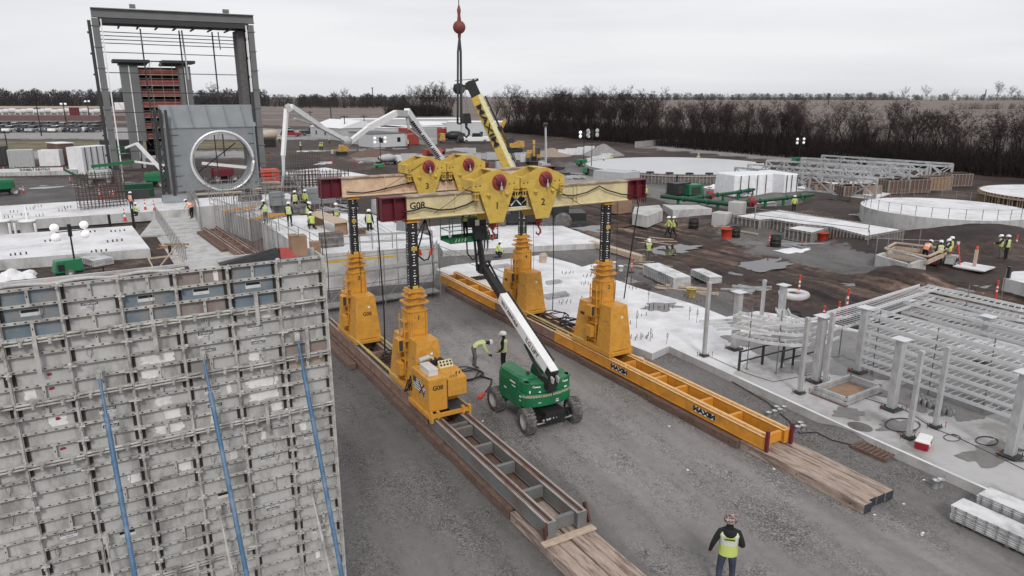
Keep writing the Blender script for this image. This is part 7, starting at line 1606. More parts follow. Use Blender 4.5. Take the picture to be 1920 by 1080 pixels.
def facing_text(par, s, sz, m, c, ang, ext=.004, bold=.01, xs=1.0):
    o = text_mesh('lettering', s, sz, m, par, c, (0, 0, 0), ext, bold, xs=xs)
    X = rgt * math.cos(ang) + Vector((0, 0, 1)) * math.sin(ang); Z = Vector((-SA, -CA, 0)); Y = Z.cross(X)
    o.rotation_euler = Matrix(((X.x, Y.x, Z.x), (X.y, Y.y, Z.y), (X.z, Y.z, Z.z))).to_euler(); return o
facing_text(cbm, 'MAXIM', .78, m_logok, ptd(914, 236, 75.2) - cb, ang, .004, .02, 1.9)
b = MB(); T = tip + dd * .9; b.bar(tip, tip + dd * 1.6, 1.0, 1.1, up=(SA, CA, 0)); b.bar(T, T - rgt * 1.9 + Vector((0, 0, .1)), .5, .8, up=(SA, CA, 0)); b.bar(T + dd * .5, T + dd * .9 + rgt * 1.0, .2, .2); b.lathe([(0, -.3), (.55, -.3), (.55, .3), (0, .3)], T - rgt * 1.4 + Vector((0, 0, -.1)), 12, 0, 'y'); b.lathe([(0, -.3), (.45, -.3), (.45, .3), (0, .3)], T + dd * .3, 12, 0, 'y'); b.bar(T - rgt * 1.8 + Vector((0, 0, .7)), T + rgt * .6 + Vector((0, 0, .9)), .06, .06); b.build('boom_head', m_black, t)
b = MB(); b.bar(foot_ + rgt * .95, tip + rgt * .9, .12, .12); b.bar(foot_ + rgt * 1.25, tip + rgt * .95, .08, .08); b.build('hoist_rope', m_black, t)
b = MB(); b.box((-5.5, -1.4, .9), (6, 1.4, 1.7)); b.box((-6.5, -1.3, .9), (-5.5, 1.2, 2.6)); b.box((-1.5, -1.3, 1.7), (3.2, 1.3, 3.2)); b.box((2.6, -1.5, 1.7), (4.2, 1.5, 3.0)); b.box((-3.6, -1.45, 1.7), (-2.0, -.5, 3.1), 0); ca = b.build('carrier', m_black, t); ca.rotation_euler = (0, 0, R(-25))
for x in (-4.8, -3.0, 1.8, 3.6):
    for s in (-1, 1): b = MB(); b.lathe([(0, -.3), (.5, -.3), (.9, -.25), (.9, .25), (0, .3)], (x, s * 1.35, .9), 16, 0, 'y'); o = b.build('wheel', m_tyre, t); o.rotation_euler = (0, 0, R(-25))
hb_ = ptd(874, 222, 75); t = thing('hook_block', 'black hook block hanging from the yellow crane', 'hook', hb_); b = MB(); b.box((-.5, -.25, -.5), (.5, .25, .5), 0, top=(.15, .15, 0, 0)); b.path([(0, 0, -.5), (0, 0, -.9), (.3, 0, -1.2), (.3, 0, -1.6), (0, 0, -1.9), (-.3, 0, -1.6)], [.15, .14, .13, .12, .11, .06], 7); b.build('block', m_black, t); b = MB()
for q in (-.35, .0, .3): b.tube((q * 1, 0, .4), (ptd(869 + q * 6, 163, 75) - hb_), .03, n=5)
b.build('rope', m_steel, t)
# headache ball with slings hanging from above
DB = 52; bp_ = ptd(861, 51, DB); t = thing('crane_ball', 'dark red ball weight hanging from a wire at the top of the photo', 'crane ball', bp_); b = MB(); r = .44; b.lathe([(0, r)] + [(r * math.sin(a * math.pi / 10), r * math.cos(a * math.pi / 10)) for a in range(1, 10)] + [(0, -r)], n=20); b.lathe([(.14, .4), (.10, .8), (.14, 1.1), (.06, 1.4), (0, 1.4)], n=10); b.lathe([(0, -.75), (.1, -.7), (.12, -.4)], n=10); b.build('ball', mat('ball_red', (.20, .05, .045), .55, var=.25), t)
b = MB(); b.tube((0, 0, 1.3), (-.02, 0, 9), .03, n=6); b.build('wire', m_black, t)
b = MB(); e1 = ptd(858, 232, DB) - bp_; e2 = ptd(865, 232, DB) - bp_; b.path([(0, 0, -.7), (-.13, 0, -1.6), e1.lerp(Vector((-.13, 0, -1.6)), .5), e1], .075, 6); b.path([(0, 0, -.7), (.08, 0, -1.6), e2.lerp(Vector((.08, 0, -1.6)), .5), e2], .085, 6); b.tube(e1, e2, .06); b.build('sling', mat('sling_grey', (.055, .057, .06), .8), t)
b = MB(); e3 = ptd(864, 262, DB) - bp_; b.tube(e2, e3, .02, n=5); b.lathe([(0, -.25), (.22, -.2), (.25, .1), (.1, .3), (0, .3)], e3, 10); b.build('tag_weight', m_black, t)
# ================= machines =================
def excavator(px, py, rz, lb, m=m_catyel, k=1.0, boom=((0, 1.2, 1.6), (0, 3.2, 5.2), (0, 5.6, 4.2), (0, 5.9, 1.8)), z=0):
    t = thing('excavator', lb, 'excavator', G(px, py, z), rz); t.scale = (k, k, k); 
    for s in (-1, 1): b = MB(); b.prism([(-2.0, .35), (-1.6, .0), (1.6, .0), (2.0, .35), (2.0, .6), (1.6, .9), (-1.6, .9), (-2.0, .6)], 'x', s * 1.15 - .28, s * 1.15 + .28); b.build('track', m_black, t)
    b = MB(); b.box((-1.35, -2.3, 1.05), (1.35, 1.0, 2.1)); b.box((-1.3, -2.4, 1.2), (1.3, -1.4, 2.4)); b.build('body', m, t, bevel=.05); b = MB(); b.box((-1.3, .0, 2.1), (-.3, 1.3, 3.2), 0, top=(.05, .05, .05, .2)); b.build('cab', m_glass, t)
    B = [Vector(q) for q in boom]
    for i, (w, h) in zip(range(len(B) - 1), ((.5, .65), (.4, .55), (.35, .4))): b = MB(); b.bar(B[i], B[i + 1], w, h); b.build('boom' if i == 0 else 'arm', m, t)
    b = MB(); e = B[-1]; b.prism([(e.y - .5, e.z + .3), (e.y + .5, e.z), (e.y + .4, e.z - .8), (e.y - .4, e.z - .9), (e.y - .8, e.z - .4)], 'x', -.55, .55); b.build('bucket', m_black, t); return t
excavator(960, 286, R(80), 'yellow excavator behind the crane boom with its arm folded up', k=1.1, boom=((0, 1.2, 1.6), (0, 2.6, 4.8), (0, 1.4, 7.0), (0, 3.0, 5.4))); excavator(1000, 306, R(150), 'yellow excavator seen end on right of the crane boom', boom=((0, 1.0, 1.6), (0, 2.0, 4.4), (0, 3.2, 3.8), (0, 3.6, 1.6)))
excavator(1022, 318, R(170), 'pale drill machine with its upright mast beyond the housings', m=m_ltgrey, k=.62, boom=((0, .5, 1.6), (0, .3, 8.0), (0, .0, 12.0), (0, .1, 13.2)))
t = thing('skid_loader', 'tan tracked skid loader in the muddy middle ground', 'loader', G(641, 290), R(70))
for s in (-1, 1): b = MB(); b.prism([(-1.3, .3), (-.9, 0), (1.0, 0), (1.4, .3), (1.2, .7), (-1.1, .8)], 'x', s * .8 - .2, s * .8 + .2); b.build('track', m_black, t)
b = MB(); b.box((-.85, -1.6, .7), (.85, .5, 1.5)); b.box((-.6, -.9, 1.5), (.6, .6, 2.2)); b.bar((-.8, -1.3, 1.7), (-.8, 1.8, .9), .15, .3); b.bar((.8, -1.3, 1.7), (.8, 1.8, .9), .15, .3); b.build('body', m_catyel, t); b = MB(); b.box((-.9, 1.8, .3), (.9, 2.3, 1.1)); b.build('bucket', m_ltgrey, t)
def truck(px, py, rz, lb, mb_, mc_, k=1.0):
    t = thing('mixer_truck', lb, 'truck', G(px, py), rz); b = MB(); b.box((-1.2, 2.2, .7), (1.2, 3.8, 2.7), 0, top=(.1, .1, .0, .3)); b.build('cab', mc_, t); b = MB(); b.box((-1.0, 3.62, 1.6), (1.0, 3.75, 2.4)); b.build('windscreen', m_glass, t); b = MB(); b.box((-1, -4, .7), (1, 2.1, 1.1)); b.build('frame', m_black, t); b = MB(); b.lathe([(.5, -3.8), (1.2, -2), (1.3, .2), (.7, 1.9), (0, 2.0)], (0, 0, 2.1), 14, 0, 'y'); b.build('drum', mb_, t)
    for s in (-1, 1):
        for y in (-3, -1.6, 2.9): b = MB(); b.lathe([(0, -.2), (.52, -.2), (.52, .2), (0, .2)], (s * 1.0, y, .52), 12, 0, 'x'); b.build('wheel', m_tyre, t)
    return t
truck(848, 268, R(75), 'yellow nosed truck left of the white service pickup', m_black, m_catyel); truck(730, 308, R(-70), 'small white truck before the pump boom', m_ltgrey, m_white).scale = (.7, .7, .6); truck(815, 298, R(20), 'red machine just above the housings', m_redbox, m_redbox).scale = (.75, .75, .7)
# pale mats and barriers in the middle distance
i = 0
for x, y, w in ((752, 302, 3.2), (800, 296, 3), (836, 292, 4), (850, 290, 3.5), (868, 290, 3), (848, 302, 4.4), (870, 304, 3.5), (912, 300, 4.5), (930, 318, 4), (965, 300, 3.6), (976, 304, 3.6), (1046, 293, 2.4), (1060, 291, 4.6), (1082, 288, 3), (1095, 286, 2.6), (1100, 311, 2), (1108, 308, 2.4), (1126, 302, 2.4), (1500 - 380, 306, 2)):
    i += 1; b = MB(); b.box((0, -.25, 0), (w, .25, 1.5)); b.box((.1, -.45, 0), (.3, .45, .12)); o = b.build('barrier_panel', m_concw if i > 10 else m_ltgrey, loc=G(x, y)); o.rotation_euler = (0, 0, R(-30 + (i * 13) % 30)); tag(o, 'pale site panel standing in the muddy middle ground', 'panel', 'pale panels standing in the middle ground')
for k, (x, y) in enumerate(((612, 309), (623, 308), (651, 308), (661, 315), (672, 316), (722, 322), (525, 280), (508, 300), (760, 293), (762, 274), (745, 274))): post(x, y, 1.5, 'stake', 'orange stake in the muddy ground of the middle distance'); COL.objects[-1]['group'] = 'orange stakes in the middle distance'
light_tower(710, 322, 'small green light tower in the muddy middle ground', 6.0, head=.9); light_tower(1090, 312, 'lit green light tower right of the drill machine', 6.5, head=1.1); light_tower(1104, 328, 'nearer green light tower beside the far round slab', 7.5, lit=False, head=1.2); light_tower(1493, 308, 'light tower behind the steel trusses', 5.0, head=.9)
for x, y, h, r, m, lb in ((1131, 291, 2.6, 4.6, mat('gravel_heap', (.26, .25, .245), .95, var=.2, scale=2), 'grey gravel heap behind the light towers'), (1035, 292, 1.8, 4.5, mat('sand_heap', (.30, .24, .19), .95, var=.2), 'tan sand heap beyond the drill machine'), (700, 292, 1.6, 6, m_timber2, 'dark dirt heap right of the skid loader'), (850, 292, 1.2, 6, m_timber2, 'brown dirt heap behind the yellow crane boom')):
    b = MB(); rd = random.Random(int(x)); n = 26; prof = []; vs = [(0, 0, h)]
    for q in range(1, 6):
        for i in range(n): a = 2 * math.pi * i / n; rr = r * q / 5 * rd.uniform(.92, 1.08); vs.append((rr * math.cos(a), rr * math.sin(a), max(-.1, h * (1 - q / 5) ** .9 * rd.uniform(.9, 1.1))))
    fs = [(0, 1 + i, 1 + (i + 1) % n) for i in range(n)] + [(1 + (q - 1) * n + i, 1 + q * n + i, 1 + q * n + (i + 1) % n, 1 + (q - 1) * n + (i + 1) % n) for q in range(1, 5) for i in range(n)]
    b.add(vs, fs, 0, False); tag(b.build('heap', m, loc=G(x, y)), lb, 'heap')
# ================= round pads =================
def circ3(p):
    ax, ay, bx_, by, cx, cy = p[0].x, p[0].y, p[1].x, p[1].y, p[2].x, p[2].y; d = 2 * (ax * (by - cy) + bx_ * (cy - ay) + cx * (ay - by))
    ux = ((ax * ax + ay * ay) * (by - cy) + (bx_ * bx_ + by * by) * (cy - ay) + (cx * cx + cy * cy) * (ay - by)) / d; uy = ((ax * ax + ay * ay) * (cx - bx_) + (bx_ * bx_ + by * by) * (ax - cx) + (cx * cx + cy * cy) * (bx_ - ax)) / d
    return ux, uy, math.hypot(ax - ux, ay - uy)
def pad(pxs, z, lb, m, forms=None, inner=None):
    ux, uy, r = circ3([G(x, y, z) for x, y in pxs]); t = thing('round_pad', lb, 'round slab', (ux, uy, 0)); b = MB(); n = 72
    b.lathe([(r, -.1), (r, z - .006)], n=n, sm=True); b.add([(r * math.cos(2 * math.pi * i / n), r * math.sin(2 * math.pi * i / n), z) for i in range(n)], [tuple(range(n))], 1); b.build('slab', [m_concg, m], t)
    if forms:
        b = MB(); k = int(2 * math.pi * r / .55)
        for i in range(k):
            a = 2 * math.pi * i / k; c, s = math.cos(a), math.sin(a); b.bar((c * (r + .08), s * (r + .08), 0), (c * (r + .08), s * (r + .08), z + .05), .10, .16, 0, up=(c, s, 0))
        b.lathe([(r + .03, 0), (r + .03, z + .02), (r + .0, z + .03)], n=n, mi=1); b.lathe([(r + .2, z - .35), (r + .2, z - .2), (r + .02, z - .2)], n=n, mi=0); b.build('ring_form', forms, t)
    return t, r
t, r = pad(((1122, 300), (1200, 324), (1390, 326)), 1.5, 'far round concrete pad inside a ribbed ring form', mat('concrete_fresh', (.56, .56, .565), .35, var=.06, scale=.1), [m_formp[1], m_formd])
b = MB()
for k in range(14): a = R(200 + k * 11); b.box((r * .97 * math.cos(a) - .5, r * .97 * math.sin(a) - .4, 1.5), (r * .97 * math.cos(a) + .4, r * .97 * math.sin(a) + .4, 1.75))
builds(b, 'debris', m_tarpd, t)
t, r = pad(((1621, 376), (1690, 402), (1860, 414)), 1.75, 'near round white concrete pad with thin rail posts', m_concw)
b = MB(); k = 34; L3 = []
for i in range(k): a = 2 * math.pi * i / k; c, s = (r - .3) * math.cos(a), (r - .3) * math.sin(a); b.tube((c, s, 1.75), (c, s, 2.75), .03, n=5); L3.append((c, s, 2.7))
b.path(L3 + [L3[0]], .015, 4); b.build('rail_posts', m_steel, t)
b = MB()
for k in range(40): a = 2 * math.pi * k / 40; b.bar(((r + .004) * math.cos(a), (r + .004) * math.sin(a), .1), ((r + .004) * math.cos(a), (r + .004) * math.sin(a), 1.7), .03, .02, up=(math.cos(a), math.sin(a), 0))
b.build('joint_lines', m_concg, t)
pad(((1842, 350), (1880, 366), (1925, 372)), 1.9, 'round pad in yellow and black forms at the right border', m_concw, [m_ply, m_blk])
# ================= trusses =================
def truss(p, q, h, n, lb):
    t = thing('steel_truss', lb, 'truss', p, 0, 'galvanized trusses lined up beside the pads'); d = q - p; b = MB(); b.bar((0, 0, h), d + Vector((0, 0, h)), .28); b.bar((0, 0, .3), d + Vector((0, 0, .3)), .22); b.build('chords', m_galv, t)
    b = MB()
    for i in range(n + 1): c = d * (i / n); b.bar(c, c + Vector((0, 0, h)), .22)
    b.build('verticals', m_galv, t); b = MB()
    for i in range(n):
        c, e = d * (i / n), d * ((i + 1) / n)
        b.bar(c + Vector((0, 0, .3)), e + Vector((0, 0, h)), .15); b.bar(c + Vector((0, 0, h)), e + Vector((0, 0, .3)), .15)
    b.build('diagonals', m_galv, t)
for i, (a, c, h, n) in enumerate((((1376, 345), (1640, 374), 2.5, 7), ((1400, 338), (1700, 362), 2.5, 8), ((1435, 330), (1732, 352), 2.6, 8), ((1500, 326), (1780, 346), 2.7, 8), ((1538, 320), (1782, 340), 2.7, 6))): truss(G(*a), G(*c), h, n, ('nearest', 'second', 'middle', 'fourth', 'farthest')[i] + ' of the crossed trusses between the round pads')
for pts, lb in ((((1470, 356), (1640, 372), (1700, 352), (1540, 340)), 'pale strip footing under the near trusses'), (((1590, 348), (1780, 352), (1790, 338), (1600, 330)), 'pale strip footing under the far trusses')): slabpix('strip_footing', pts, .15, 0, m_concw, label=lb, cat='footing')
for i, (x0, x1, y, h) in enumerate(((1582, 1616, 370, 1.5), (1620, 1650, 366, 1.3), (1665, 1702, 364, 1.9), (1704, 1742, 362, 1.9), (1742, 1782, 358, 2.0), (1782, 1820, 350, 1.9), (1448, 1475, 362, 2.0), (1528, 1560, 362, 1.2))):
    a, c = G(x0, y), G(x1, y - .5); t = thing('pier_form', 'brown timber box form beside the trusses', 'form', a, 0, 'brown box forms beside the trusses'); e = c - a; e.z = 0; nn = Vector((-e.y, e.x, 0)).normalized() * 2.4
    if nn.dot(a) < 0: nn = -nn
    b = MB()
    for p, q in ((Vector((0, 0, 0)), e), (e, e + nn), (e + nn, nn), (nn, Vector((0, 0, 0)))): ribform(b, p, q, 0, h, .5, .1, 0, 1)
    b.build('box_form', [m_ply if i % 3 == 1 else m_timber2, m_formp[1]], t); b = MB(); c_ = [Vector((0, 0, 0)), e, e + nn, nn]; b.add([(q.x, q.y, h - .15) for q in c_], [(0, 1, 2, 3), (3, 2, 1, 0)]); b.build('fill', m_concg, t)
# wrapped crate with straps
a = G(1376, 372); t = thing('wrapped_crate', 'big white wrapped crate with dark vertical straps', 'wrapped crate', a, R(-9)); b = MB(); b.box((0, 0, .1), (6.6, 4.5, 3.0), 0, top=(.15, .1, .3, .2)); b.build('wrap', m_tarp, t, bevel=.12); b = MB(); b.box((6.2, -2.2, .1), (8.6, 3.6, 3.1), 0, top=(.1, .1, .2, .2)); b.build('front_wrap', m_tarp, t, bevel=.1); b = MB()
for x in (.9, 2.2, 3.6, 5.0): b.box((x, -.03, .1), (x + .07, .05, 2.9))
for x in (6.5, 7.3, 8.2): b.box((x, -2.24, .1), (x + .07, -2.16, 3.0))
b.build('straps', m_framed, t)
# green pipes with red valves
def pipe(pts, r, lb, m=m_greend):
    p = [G(x, y, 1.0) for x, y in pts]; t = thing('pipe_run', lb, 'pipe', (p[0].x, p[0].y, 0)); o_ = Vector((p[0].x, p[0].y, 0)); b = MB()
    for i in range(len(p) - 1): b.tube(p[i] - o_, p[i + 1] - o_, r, n=14)
    b.build('pipe', m, t); b = MB()
    for i in range(len(p) - 1):
        n = 3
        for k in range(1, n): c = p[i].lerp(p[i + 1], k / n) - o_; d = (p[i + 1] - p[i]).normalized(); b.tube(c - d * .08, c + d * .08, r * 1.45, n=14)
        for k in (.25, .8): c = p[i].lerp(p[i + 1], k) - o_; b.bar((c.x, c.y, 0), (c.x, c.y, c.z - r * .9), .25)
    b.build('flanges', m_green, t); return t
pipe(((1240, 368), (1375, 384)), .25, 'long green pipe running left to right toward the grey cube'); pipe(((1375, 382), (1450, 374), (1525, 365)), .21, 'green pipe with a red valve heading right from the corner'); pipe(((1290, 372), (1372, 362), (1420, 354)), .21, 'green pipe with a red valve behind the long one')
for x, y, lb in ((1330, 366, 'red valve on the farther green pipe'), (1408, 379, 'red valve on the nearer green pipe')):
    t = thing('valve', lb, 'valve', G(x, y, 1.0)); b = MB(); b.lathe([(0, -.13), (.5, -.12), (.55, 0), (.5, .12), (0, .13)], (0, 0, 0), 14, 0, 'x'); b.lathe([(0, -.5), (.35, -.5), (.4, -.45), (.4, .5), (.35, .55), (0, .56)], n=12); b.tube((0, -.7, .0), (0, .3, .0), .3, n=12); b.build('valve_body', m_redmach, t); b = MB(); b.tube((0, 0, .5), (0, 0, .95), .04); b.path([(.3 * math.cos(a * .6), .3 * math.sin(a * .6), .95) for a in range(12)], .03, 5); b.build('hand_wheel', m_redmach, t)
genset(1272, 366, m_black, 'black and white welder beyond the green pipes', 3.0, 1.6, 1.7, 0); genset(1297, 366, m_green, 'green generator beside the black and white welder', 2.6, 1.6, 1.5, 0)
for pts, z, lb in ((((1186, 400), (1214, 405), (1243, 394), (1236, 384), (1190, 388)), 1.2, 'concrete block wall where two workers stand'), (((1242, 383), (1262, 394), (1335, 391), (1310, 384), (1262, 384)), .9, 'curved concrete wall under the green pipe'), (((1262, 394), (1290, 397), (1288, 391), (1266, 390)), .4, 'small concrete ledge before the curved wall'), (((1395, 380), (1450, 376), (1456, 380), (1400, 384)), .5, 'long concrete sleeper under the nearer green pipe')): slabpix('concrete_wall', pts, z, 0, m_concg, label=lb, cat='concrete wall')
bx('tool_box', ((1160, 402), (1184, 398)), 2.2, m_ply, 'rust brown tool box right of the front right mast', 'box', 2.0); bx('form_stack', ((1112, 347), (1170, 353)), 2.2, m_ltgrey, 'long grey covered box before the far round pad', 'box', 4, ribs=6)
for i, (x, y, lb) in enumerate(((1555, 378, 'jumble of dark gear left of the near round pad'), (1520, 374, 'jumble of red posts and gear left of the near round pad'), (1590, 405, 'small heap of fittings before the formed slab'), (1620, 410, 'second heap of fittings before the near round pad'), (1060, 330, 'heap of gear beyond the right lift housing'), (1040, 318, 'dark gear heap left of the light towers'), (1075, 335, 'pale gear heap behind the header beam'))): scatter(x, y, 16, 2.2, (m_framed, m_redor, m_ltgrey, m_ltgrey, m_framed, m_framed, m_concg)[i], lb, 'gear_heap', .25, 1.3, .1, cat='gear')
b = MB(); [b.tube((0, 0, 0), (0, 0, 1.4), .3, n=12), b.tube((0, 0, 1.3), (0, 0, 1.5), .42, n=12)]; tag(b.build('pipe_stub', m_black, loc=G(1618, 405)), 'black flanged pipe stub before the near round pad', 'pipe'); b = MB(); b.tube((0, 0, 0), (0, 0, 2.2), .12, n=8); tag(b.build('pipe_stub', m_black, loc=G(1268, 357)), 'thin black pipe standing beyond the welder', 'pipe')
# pale bank along the tree line
pts = [(1190, 277), (1240, 272), (1380, 275.5), (1530, 292), (1640, 312), (1700, 322)]; b = MB(); n = len(pts); vs = []
for x, y in pts: p = G(x, y); q = G(x, y - 1.0); m_ = p.lerp(q, .5); vs += [(p.x, p.y, -.1), (m_.x, m_.y, 1.5), (q.x, q.y, 1.4)]
vs2 = []
for i in range(n - 1):
    b.add([vs[i * 3], vs[i * 3 + 3], vs[i * 3 + 4], vs[i * 3 + 1]], [(0, 1, 2, 3)]); b.add([vs[i * 3 + 1], vs[i * 3 + 4], vs[i * 3 + 5], vs[i * 3 + 2]], [(0, 1, 2, 3)])
struct(b.build('bank', mat('pale_bank', (.27, .26, .25), .95, var=.15, scale=.6)))
# ================= people =================
m_skin = mat('skin', (.36, .21, .15), .6, var=.06); m_hood = mat('dark_cloth', (.016, .015, .016), .9, var=.3, scale=8); m_jean = mat('denim', (.045, .055, .085), .9, var=.3, scale=7); m_grey_t = mat('grey_trousers', (.12, .12, .125), .9, var=.25, scale=7)
m_boot = mat('boots', (.05, .035, .025), .8); m_hv = mat('hi_vis_yellow', (.50, .58, .15), .75, var=.1, scale=5); m_hvpale = mat('hi_vis_pale', (.56, .64, .30), .75, var=.1, scale=5); m_strip = mat('silver_stripe', (.62, .64, .63), .5, var=.05); m_hvo = mat('hi_vis_orange', (.75, .25, .13), .75, var=.1); m_hat = mat('white_hard_hat', (.80, .80, .80), .3, var=.03); m_hatp = mat('patterned_hard_hat', (.10, .05, .05), .35, var=.5, scale=30, dirt=(.6, .5, .48), damt=.8, dscale=18)
BASE = dict(pel=(0, 0, .96), spi=(0, 0, 1.18), che=(0, 0, 1.40), nec=(0, 0, 1.53), hea=(0, .02, 1.66), top=(0, .01, 1.74), nos=(0, .115, 1.645),
            shl=(-.17, 0, 1.43), ell=(-.25, -.03, 1.15), wrl=(-.26, .05, .90), hal=(-.26, .08, .81), shr=(.17, 0, 1.43), elr=(.25, -.03, 1.15), wrr=(.26, .05, .90), har=(.26, .08, .81),
            hil=(-.09, 0, .90), knl=(-.11, .02, .50), anl=(-.11, -.03, .10), tol=(-.13, .14, .05), hir=(.09, 0, .90), knr=(.11, .02, .50), anr=(.11, -.03, .10), tor=(.13, .14, .05))
RAD = dict(pel=(.155, .115), spi=(.145, .105), che=(.175, .12), nec=(.06, .06), hea=(.082, .10), top=(.065, .075), nos=(.014, .014), sh=(.08, .08), el=(.055, .055), wr=(.036, .034), ha=(.045, .026), hi=(.10, .10), kn=(.068, .068), an=(.048, .05), to=(.045, .035))
ED = [('pel', 'spi'), ('spi', 'che'), ('che', 'nec'), ('nec', 'hea'), ('hea', 'top'), ('hea', 'nos'), ('che', 'shl'), ('shl', 'ell'), ('ell', 'wrl'), ('wrl', 'hal'), ('che', 'shr'), ('shr', 'elr'), ('elr', 'wrr'), ('wrr', 'har'), ('pel', 'hil'), ('hil', 'knl'), ('knl', 'anl'), ('anl', 'tol'), ('pel', 'hir'), ('hir', 'knr'), ('knr', 'anr'), ('anr', 'tor')]
def segd(p, a, b):
    ab = b - a; t = max(0, min(1, (p - a).dot(ab) / max(1e-9, ab.length_squared))); return (p - (a + ab * t)).length
def person(pose, top_m, leg_m, vest=None, hat=m_hat, fingers=False, stripes=True, hands=None, skirt=.0):
    J = {k: Vector(v) for k, v in {**BASE, **pose}.items()}; bm = bmesh.new(); sk = bm.verts.layers.skin.verify(); V = {}
    for k, p in J.items():
        v = bm.verts.new(p); r = RAD.get(k) or RAD[k[:2]]; v[sk].radius = r; v[sk].use_root = (k == 'pel'); V[k] = v
    for a, b in ED: bm.edges.new((V[a], V[b]))
    if fingers:
        for s in 'lr':
            w, h = J['wr' + s], J['ha' + s]; d = (h - w).normalized(); sd = Vector((0, 1, 0)); sd = (sd - d * sd.dot(d)).normalized(); inn = d.cross(sd) * (1 if s == 'l' else -1)
            V['ha' + s][sk].radius = (.038, .022)
            for i in range(4):
                b0 = h + sd * (.028 - i * .019) + d * .012; ln = (.062, .072, .068, .052)[i]; prev = V['ha' + s]
                for q, (f, c) in enumerate(((.35, .0), (.7, .012), (1.0, .034))): v = bm.verts.new(b0 + d * ln * f + inn * c); v[sk].radius = (.0095, .0095) if q < 2 else (.008, .008); bm.edges.new((prev, v)); prev = v
            prev = V['ha' + s]
            for q in (.5, 1): v = bm.verts.new(w.lerp(h, .4) + sd * (.03 + .035 * q) + d * .045 * q + inn * .02 * q); v[sk].radius = (.011, .011); bm.edges.new((prev, v)); prev = v
    me = bpy.data.meshes.new('body'); bm.to_mesh(me); bm.free(); o = bpy.data.objects.new('body', me); COL.objects.link(o)
    md = o.modifiers.new('skin', 'SKIN'); md.use_smooth_shade = True; ss = o.modifiers.new('sub', 'SUBSURF'); ss.levels = 2 if fingers else 1; ss.render_levels = ss.levels
    dg = bpy.context.evaluated_depsgraph_get(); nm_ = bpy.data.meshes.new_from_object(o.evaluated_get(dg)); o.modifiers.clear(); o.data = nm_
    nm_.materials.clear(); [nm_.materials.append(q) for q in (top_m, leg_m, m_boot, m_skin, m_hood)]
    for f in nm_.polygons:
        c = f.center; best = min(ED, key=lambda e: segd(c, J[e[0]], J[e[1]]) - .5 * min((RAD.get(e[0]) or RAD[e[0][:2]])[0], (RAD.get(e[1]) or RAD[e[1][:2]])[0])); k = best[1]
        dz = (c - J['pel']).dot((J['spi'] - J['pel']).normalized())
        if k[:2] in ('kn', 'an') : mi = 1
        elif k[:2] == 'hi': mi = 1
        elif k[:2] == 'to': mi = 2
        elif k in ('hea', 'top', 'nos'): mi = 3 if (c - J['hea']).dot((J['nos'] - J['hea']).normalized()) > .01 else 4
        elif k[:2] == 'ha': mi = 3 if hands is None else 4
        elif k == 'nec': mi = 4
        elif k == 'spi' and dz < .02: mi = 1
        else: mi = 0
        f.material_index = mi; f.use_smooth = True
    t = thing('person', 'x', 'person'); o.parent = t
    if vest:
        b = MB(); pts = [(J['pel'].lerp(J['spi'], -.08 - skirt), .19, .15), (J['pel'].lerp(J['spi'], .5), .185, .145), (J['spi'], .18, .14), (J['spi'].lerp(J['che'], .5), .195, .15), (J['che'], .215, .155), (J['che'].lerp(J['nec'], .45), .19, .125), (J['che'].lerp(J['nec'], .85), .09, .085)]
        X = (J['shr'] - J['shl']).normalized(); n = 18; rings = []
        for i, (c, rx, ry) in enumerate(pts):
            a = (pts[min(i + 1, 6)][0] - pts[max(i - 1, 0)][0]).normalized(); Y = a.cross(X).normalized(); rings.append([c + X * (rx * math.cos(2 * math.pi * k / n)) + Y * (ry * math.sin(2 * math.pi * k / n)) for k in range(n)])
        vs = [p for r in rings for p in r]
        for i in range(6):
            for k in range(n):
                mi = 1 if stripes and (i == 2 or (i >= 3 and k in (2, 6, 11, 15))) else 0
                b.add([rings[i][k], rings[i][(k + 1) % n], rings[i + 1][(k + 1) % n], rings[i + 1][k]], [(0, 1, 2, 3)], mi, True)
        b.build('vest', [vest, m_strip], t)
    a = (J['top'] - J['nec']).normalized(); fw = (J['nos'] - J['hea']); fw = (fw - a * fw.dot(a)).normalized(); sdv = a.cross(fw)
    b = MB(); c = J['hea'] + a * .03; prof = [(.128, .0), (.132, .02), (.128, .07), (.105, .115), (.06, .145), (0, .155)]; n = 16; vs = []
    for r, z in prof:
        for k in range(n): th = 2 * math.pi * k / n; q = 1.0 + (.38 * max(0, math.cos(th)) ** 3 if z == 0 else 0); vs.append(c + a * z + fw * (r * 1.1 * math.cos(th) * q) + sdv * (r * math.sin(th)))
    b.add(vs, [(i * n + k, i * n + (k + 1) % n, (i + 1) * n + (k + 1) % n, (i + 1) * n + k) for i in range(5) for k in range(n)], 0, True); b.build('hard_hat', hat, t)
    return t
def place(t, head, z, face, label, copy=True, hz=1.84, k=1.13, grp=None):
    # head: photo pixel of the hat top; the figure stands on level z; face: heading seen from above, degrees from the camera's forward direction, clockwise
    g = G(head[0], head[1], z + hz * k); g.z = z; o = copy_tree(t) if t.get('used') else t; t['used'] = 1; o.location = g; o.rotation_euler = (0, 0, -YAW - R(face)); o.scale = (k * 1.1, k * 1.1, k); o['label'] = label
    if 'used' in o: pass
    return o
WALK = dict(knl=(-.11, .22, .56), anl=(-.11, .30, .12), tol=(-.12, .46, .10), knr=(.10, -.04, .50), anr=(.11, -.30, .16), tor=(.12, -.16, .06), ell=(-.25, -.16, 1.17), wrl=(-.25, -.10, .93), hal=(-.25, -.06, .86), elr=(.25, .06, 1.16), wrr=(.24, .22, 1.0), har=(.23, .30, .97))
